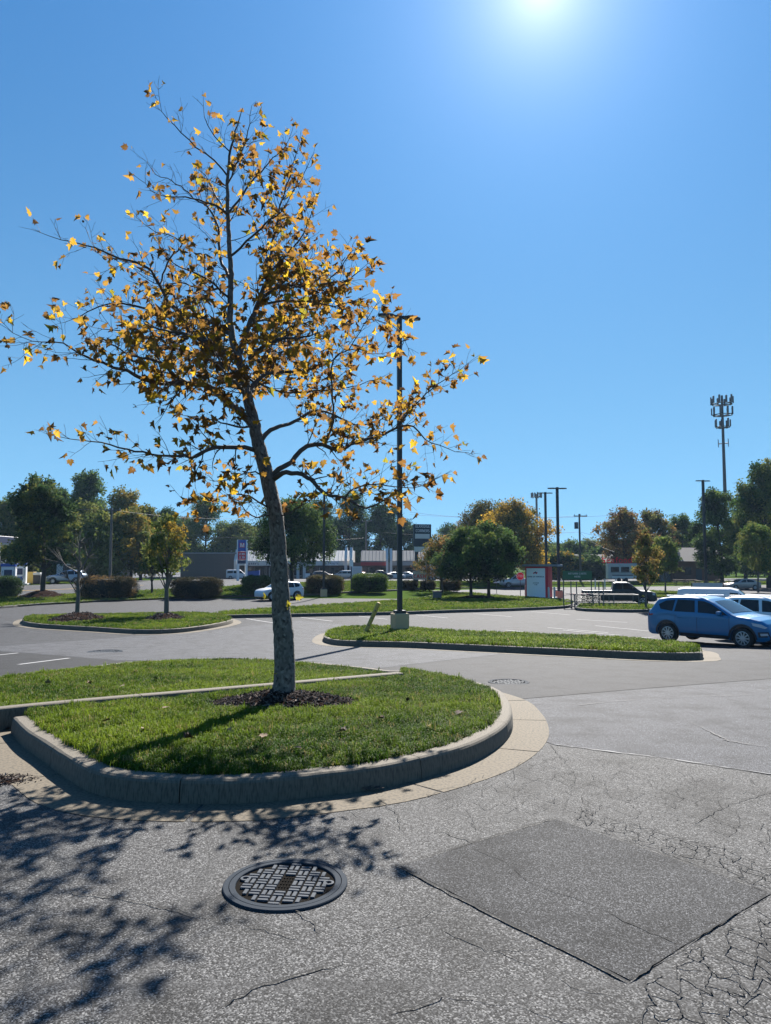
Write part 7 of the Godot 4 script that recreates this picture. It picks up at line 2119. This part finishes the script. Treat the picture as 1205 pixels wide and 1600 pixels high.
# ------------------------------------------------------------------ helpers: shapes
class Shape:
	var st := SurfaceTool.new()
	func _init() -> void:
		st.begin(Mesh.PRIMITIVE_TRIANGLES)
		st.set_smooth_group(-1)
	func tri(a: Vector3, b: Vector3, c: Vector3) -> void:
		st.add_vertex(a)
		st.add_vertex(c)
		st.add_vertex(b)
	func quad(a: Vector3, b: Vector3, c: Vector3, d: Vector3) -> void:
		tri(a, b, c)
		tri(a, c, d)
	func tri_uv(a: Vector3, b: Vector3, c: Vector3, ua: Vector2, ub: Vector2, uc: Vector2) -> void:
		st.set_uv(ua)
		st.add_vertex(a)
		st.set_uv(uc)
		st.add_vertex(c)
		st.set_uv(ub)
		st.add_vertex(b)
	# a box with chamfered edges
	func box(at: Vector3, size: Vector3, turn := Basis.IDENTITY, bevel := 0.01) -> void:
		var h := size * 0.5
		var v := minf(bevel, minf(h.x, minf(h.y, h.z)) * 0.4)
		var p := {}
		for sx: int in [-1, 1]:
			for sy: int in [-1, 1]:
				for sz: int in [-1, 1]:
					var s := Vector3(sx, sy, sz)
					for axis in 3:
						var q := h - Vector3.ONE * v
						q[axis] = h[axis]
						p[[sx, sy, sz, axis]] = at + turn * (s * q)
		for axis in 3:
			var u := (axis + 1) % 3
			var w := (axis + 2) % 3
			for s: int in [-1, 1]:
				var r := []
				for c in [[-1, -1], [1, -1], [1, 1], [-1, 1]]:
					var k := [0, 0, 0, axis]
					k[axis] = s
					k[u] = c[0] * s
					k[w] = c[1]
					r.append(p[k])
				quad(r[0], r[1], r[2], r[3])
			# edges along this axis
			for su: int in [-1, 1]:
				for sw: int in [-1, 1]:
					var k0 := [0, 0, 0, u]
					k0[axis] = -1
					k0[u] = su
					k0[w] = sw
					var k1 := k0.duplicate()
					k1[axis] = 1
					var m0 := k0.duplicate()
					m0[3] = w
					var m1 := k1.duplicate()
					m1[3] = w
					if su * sw > 0:
						quad(p[k0], p[m0], p[m1], p[k1])
					else:
						quad(p[m0], p[k0], p[k1], p[m1])
		for sx: int in [-1, 1]:
			for sy: int in [-1, 1]:
				for sz: int in [-1, 1]:
					var a: Vector3 = p[[sx, sy, sz, 0]]
					var b: Vector3 = p[[sx, sy, sz, 1]]
					var c: Vector3 = p[[sx, sy, sz, 2]]
					if sx * sy * sz > 0:
						tri(a, b, c)
					else:
						tri(a, c, b)
	# a tube along points, each with its radius
	func tube(pts: PackedVector3Array, radii: PackedFloat32Array, sides := 8, capped := true, knots := 0.0) -> void:
		var n := pts.size()
		var rings := []
		var normal := Vector3.RIGHT
		var along := 0.0
		var us := PackedFloat32Array()
		for i in n:
			var t := (pts[mini(i + 1, n - 1)] - pts[maxi(i - 1, 0)])
			t = t.normalized() if t.length() > 1e-6 else Vector3.UP
			if i == 0:
				normal = (Vector3.RIGHT if absf(t.x) < 0.8 else Vector3.FORWARD)
			else:
				along += pts[i].distance_to(pts[i - 1])
			normal = (normal - t * normal.dot(t)).normalized()
			var other := t.cross(normal)
			var ring := PackedVector3Array()
			for k in sides:
				var a := TAU * k / sides
				var r := radii[i]
				if knots > 0.0:
					r *= 1.0 + knots * (sin(a * 3.0 + along * 2.1) * 0.5 + sin(a * 5.0 - along * 5.3) * 0.35 + sin(along * 9.0 + a) * 0.3)
				ring.append(pts[i] + (normal * cos(a) + other * sin(a)) * r)
			rings.append(ring)
			us.append(along)
		st.set_smooth_group(0)
		for i in n - 1:
			var w := TAU * radii[0]
			for k in sides:
				var k2 := (k + 1) % sides
				var a: Vector3 = rings[i][k]
				var b: Vector3 = rings[i][k2]
				var c: Vector3 = rings[i + 1][k2]
				var d: Vector3 = rings[i + 1][k]
				var u0 := w * k / sides
				var u1 := w * (k + 1) / sides
				tri_uv(a, b, c, Vector2(u0, us[i]), Vector2(u1, us[i]), Vector2(u1, us[i + 1]))
				tri_uv(a, c, d, Vector2(u0, us[i]), Vector2(u1, us[i + 1]), Vector2(u0, us[i + 1]))
		st.set_smooth_group(-1)
		if capped:
			for k in sides:
				var k2 := (k + 1) % sides
				tri(pts[0], rings[0][k2], rings[0][k])
				tri(pts[n - 1], rings[n - 1][k], rings[n - 1][k2])
	func rod(a: Vector3, b: Vector3, r0: float, r1 := -1.0, sides := 8) -> void:
		tube(PackedVector3Array([a, b]), PackedFloat32Array([r0, r1 if r1 >= 0.0 else r0]), sides)
	# turned shape: profile of (radius, height) about the y axis of x
	func lathe(profile: PackedVector2Array, sides: int, x := Transform3D.IDENTITY, smooth := false) -> void:
		st.set_smooth_group(0 if smooth else -1)
		for i in profile.size() - 1:
			var p := profile[i]
			var q := profile[i + 1]
			for k in sides:
				var a := TAU * k / sides
				var b := TAU * (k + 1) / sides
				var p0 := x * Vector3(p.x * cos(a), p.y, p.x * sin(a))
				var p1 := x * Vector3(p.x * cos(b), p.y, p.x * sin(b))
				var q0 := x * Vector3(q.x * cos(a), q.y, q.x * sin(a))
				var q1 := x * Vector3(q.x * cos(b), q.y, q.x * sin(b))
				if p.x > 1e-5:
					tri(p0, q1, p1)
				if q.x > 1e-5:
					tri(p0, q0, q1)
		st.set_smooth_group(-1)
	# polygon in the xy plane of x, from z = 0 to z = depth
	func prism(poly: PackedVector2Array, depth: float, x := Transform3D.IDENTITY) -> void:
		var pts := poly.duplicate()
		if Geometry2D.is_polygon_clockwise(pts):
			pts.reverse()
		var n := pts.size()
		var index := Geometry2D.triangulate_polygon(pts)
		for k in range(0, index.size(), 3):
			var a := pts[index[k]]
			var b := pts[index[k + 1]]
			var c := pts[index[k + 2]]
			if (b - a).cross(c - a) < 0.0:
				var swap := b
				b = c
				c = swap
			tri(x * Vector3(a.x, a.y, depth), x * Vector3(b.x, b.y, depth), x * Vector3(c.x, c.y, depth))
			tri(x * Vector3(a.x, a.y, 0), x * Vector3(c.x, c.y, 0), x * Vector3(b.x, b.y, 0))
		for i in n:
			var a := pts[i]
			var b := pts[(i + 1) % n]
			quad(x * Vector3(a.x, a.y, 0), x * Vector3(b.x, b.y, 0), x * Vector3(b.x, b.y, depth), x * Vector3(a.x, a.y, depth))
	func done() -> ArrayMesh:
		st.generate_normals()
		return st.commit()

func box_part(called: String, at: Vector3, size: Vector3, m: Material, parent: Node3D = null, bevel := 0.01, turn := Basis.IDENTITY) -> MeshInstance3D:
	var s := Shape.new()
	s.box(at, size, turn, bevel)
	return place(called, s.done(), m, parent)

func rod_part(called: String, a: Vector3, b: Vector3, r: float, m: Material, parent: Node3D = null, r1 := -1.0, sides := 8) -> MeshInstance3D:
	var s := Shape.new()
	s.rod(a, b, r, r1, sides)
	return place(called, s.done(), m, parent)

func lettering(called: String, text: String, at: Vector3, height: float, m: Material, parent: Node3D, turn := Basis.IDENTITY, bold := true, wide := 1.0) -> MeshInstance3D:
	var t := TextMesh.new()
	var font := SystemFont.new()
	font.font_names = PackedStringArray(["Droid Sans"])
	font.font_weight = 700 if bold else 400
	t.font = font
	t.font_size = 32
	t.pixel_size = height / 24.0
	t.depth = 0.01
	t.text = text
	t.curve_step = 4.0
	var o := place(called, t, m, parent)
	o.transform = Transform3D(turn * Basis.from_scale(Vector3(wide, 1, 1)), at)
	return o

# ------------------------------------------------------------------ helpers: materials and textures
func paint(r: float, g: float, b: float, rough := 0.7, metal := 0.0) -> StandardMaterial3D:
	var m := StandardMaterial3D.new()
	m.albedo_color = Color(r, g, b).linear_to_srgb()
	m.roughness = rough
	m.metallic = metal
	return m

func ramp(stops: Array) -> Gradient:
	var g := Gradient.new()
	var o := PackedFloat32Array()
	var c := PackedColorArray()
	for s in stops:
		o.append(s[0])
		var v: Color = s[1]
		c.append(v.linear_to_srgb())
	g.offsets = o
	g.colors = c
	return g

func grey(v: float) -> Color:
	return Color(v, v, v)

func noise(kind: int, frequency: float, octaves := 4, key := 1) -> FastNoiseLite:
	var n := FastNoiseLite.new()
	n.noise_type = kind
	n.frequency = frequency
	n.fractal_octaves = octaves
	n.seed = key
	if octaves <= 1:
		n.fractal_type = FastNoiseLite.FRACTAL_NONE
	return n

func noise_texture(n: FastNoiseLite, side: int, colors: Gradient = null) -> NoiseTexture2D:
	var t := NoiseTexture2D.new()
	t.noise = n
	t.width = side
	t.height = side
	t.seamless = true
	t.seamless_blend_skirt = 0.08
	if colors:
		t.color_ramp = colors
	return t

func cells(frequency: float, gives: int, key: int) -> FastNoiseLite:
	var n := noise(FastNoiseLite.TYPE_CELLULAR, frequency, 1, key)
	n.cellular_return_type = gives
	n.cellular_jitter = 1.0
	return n
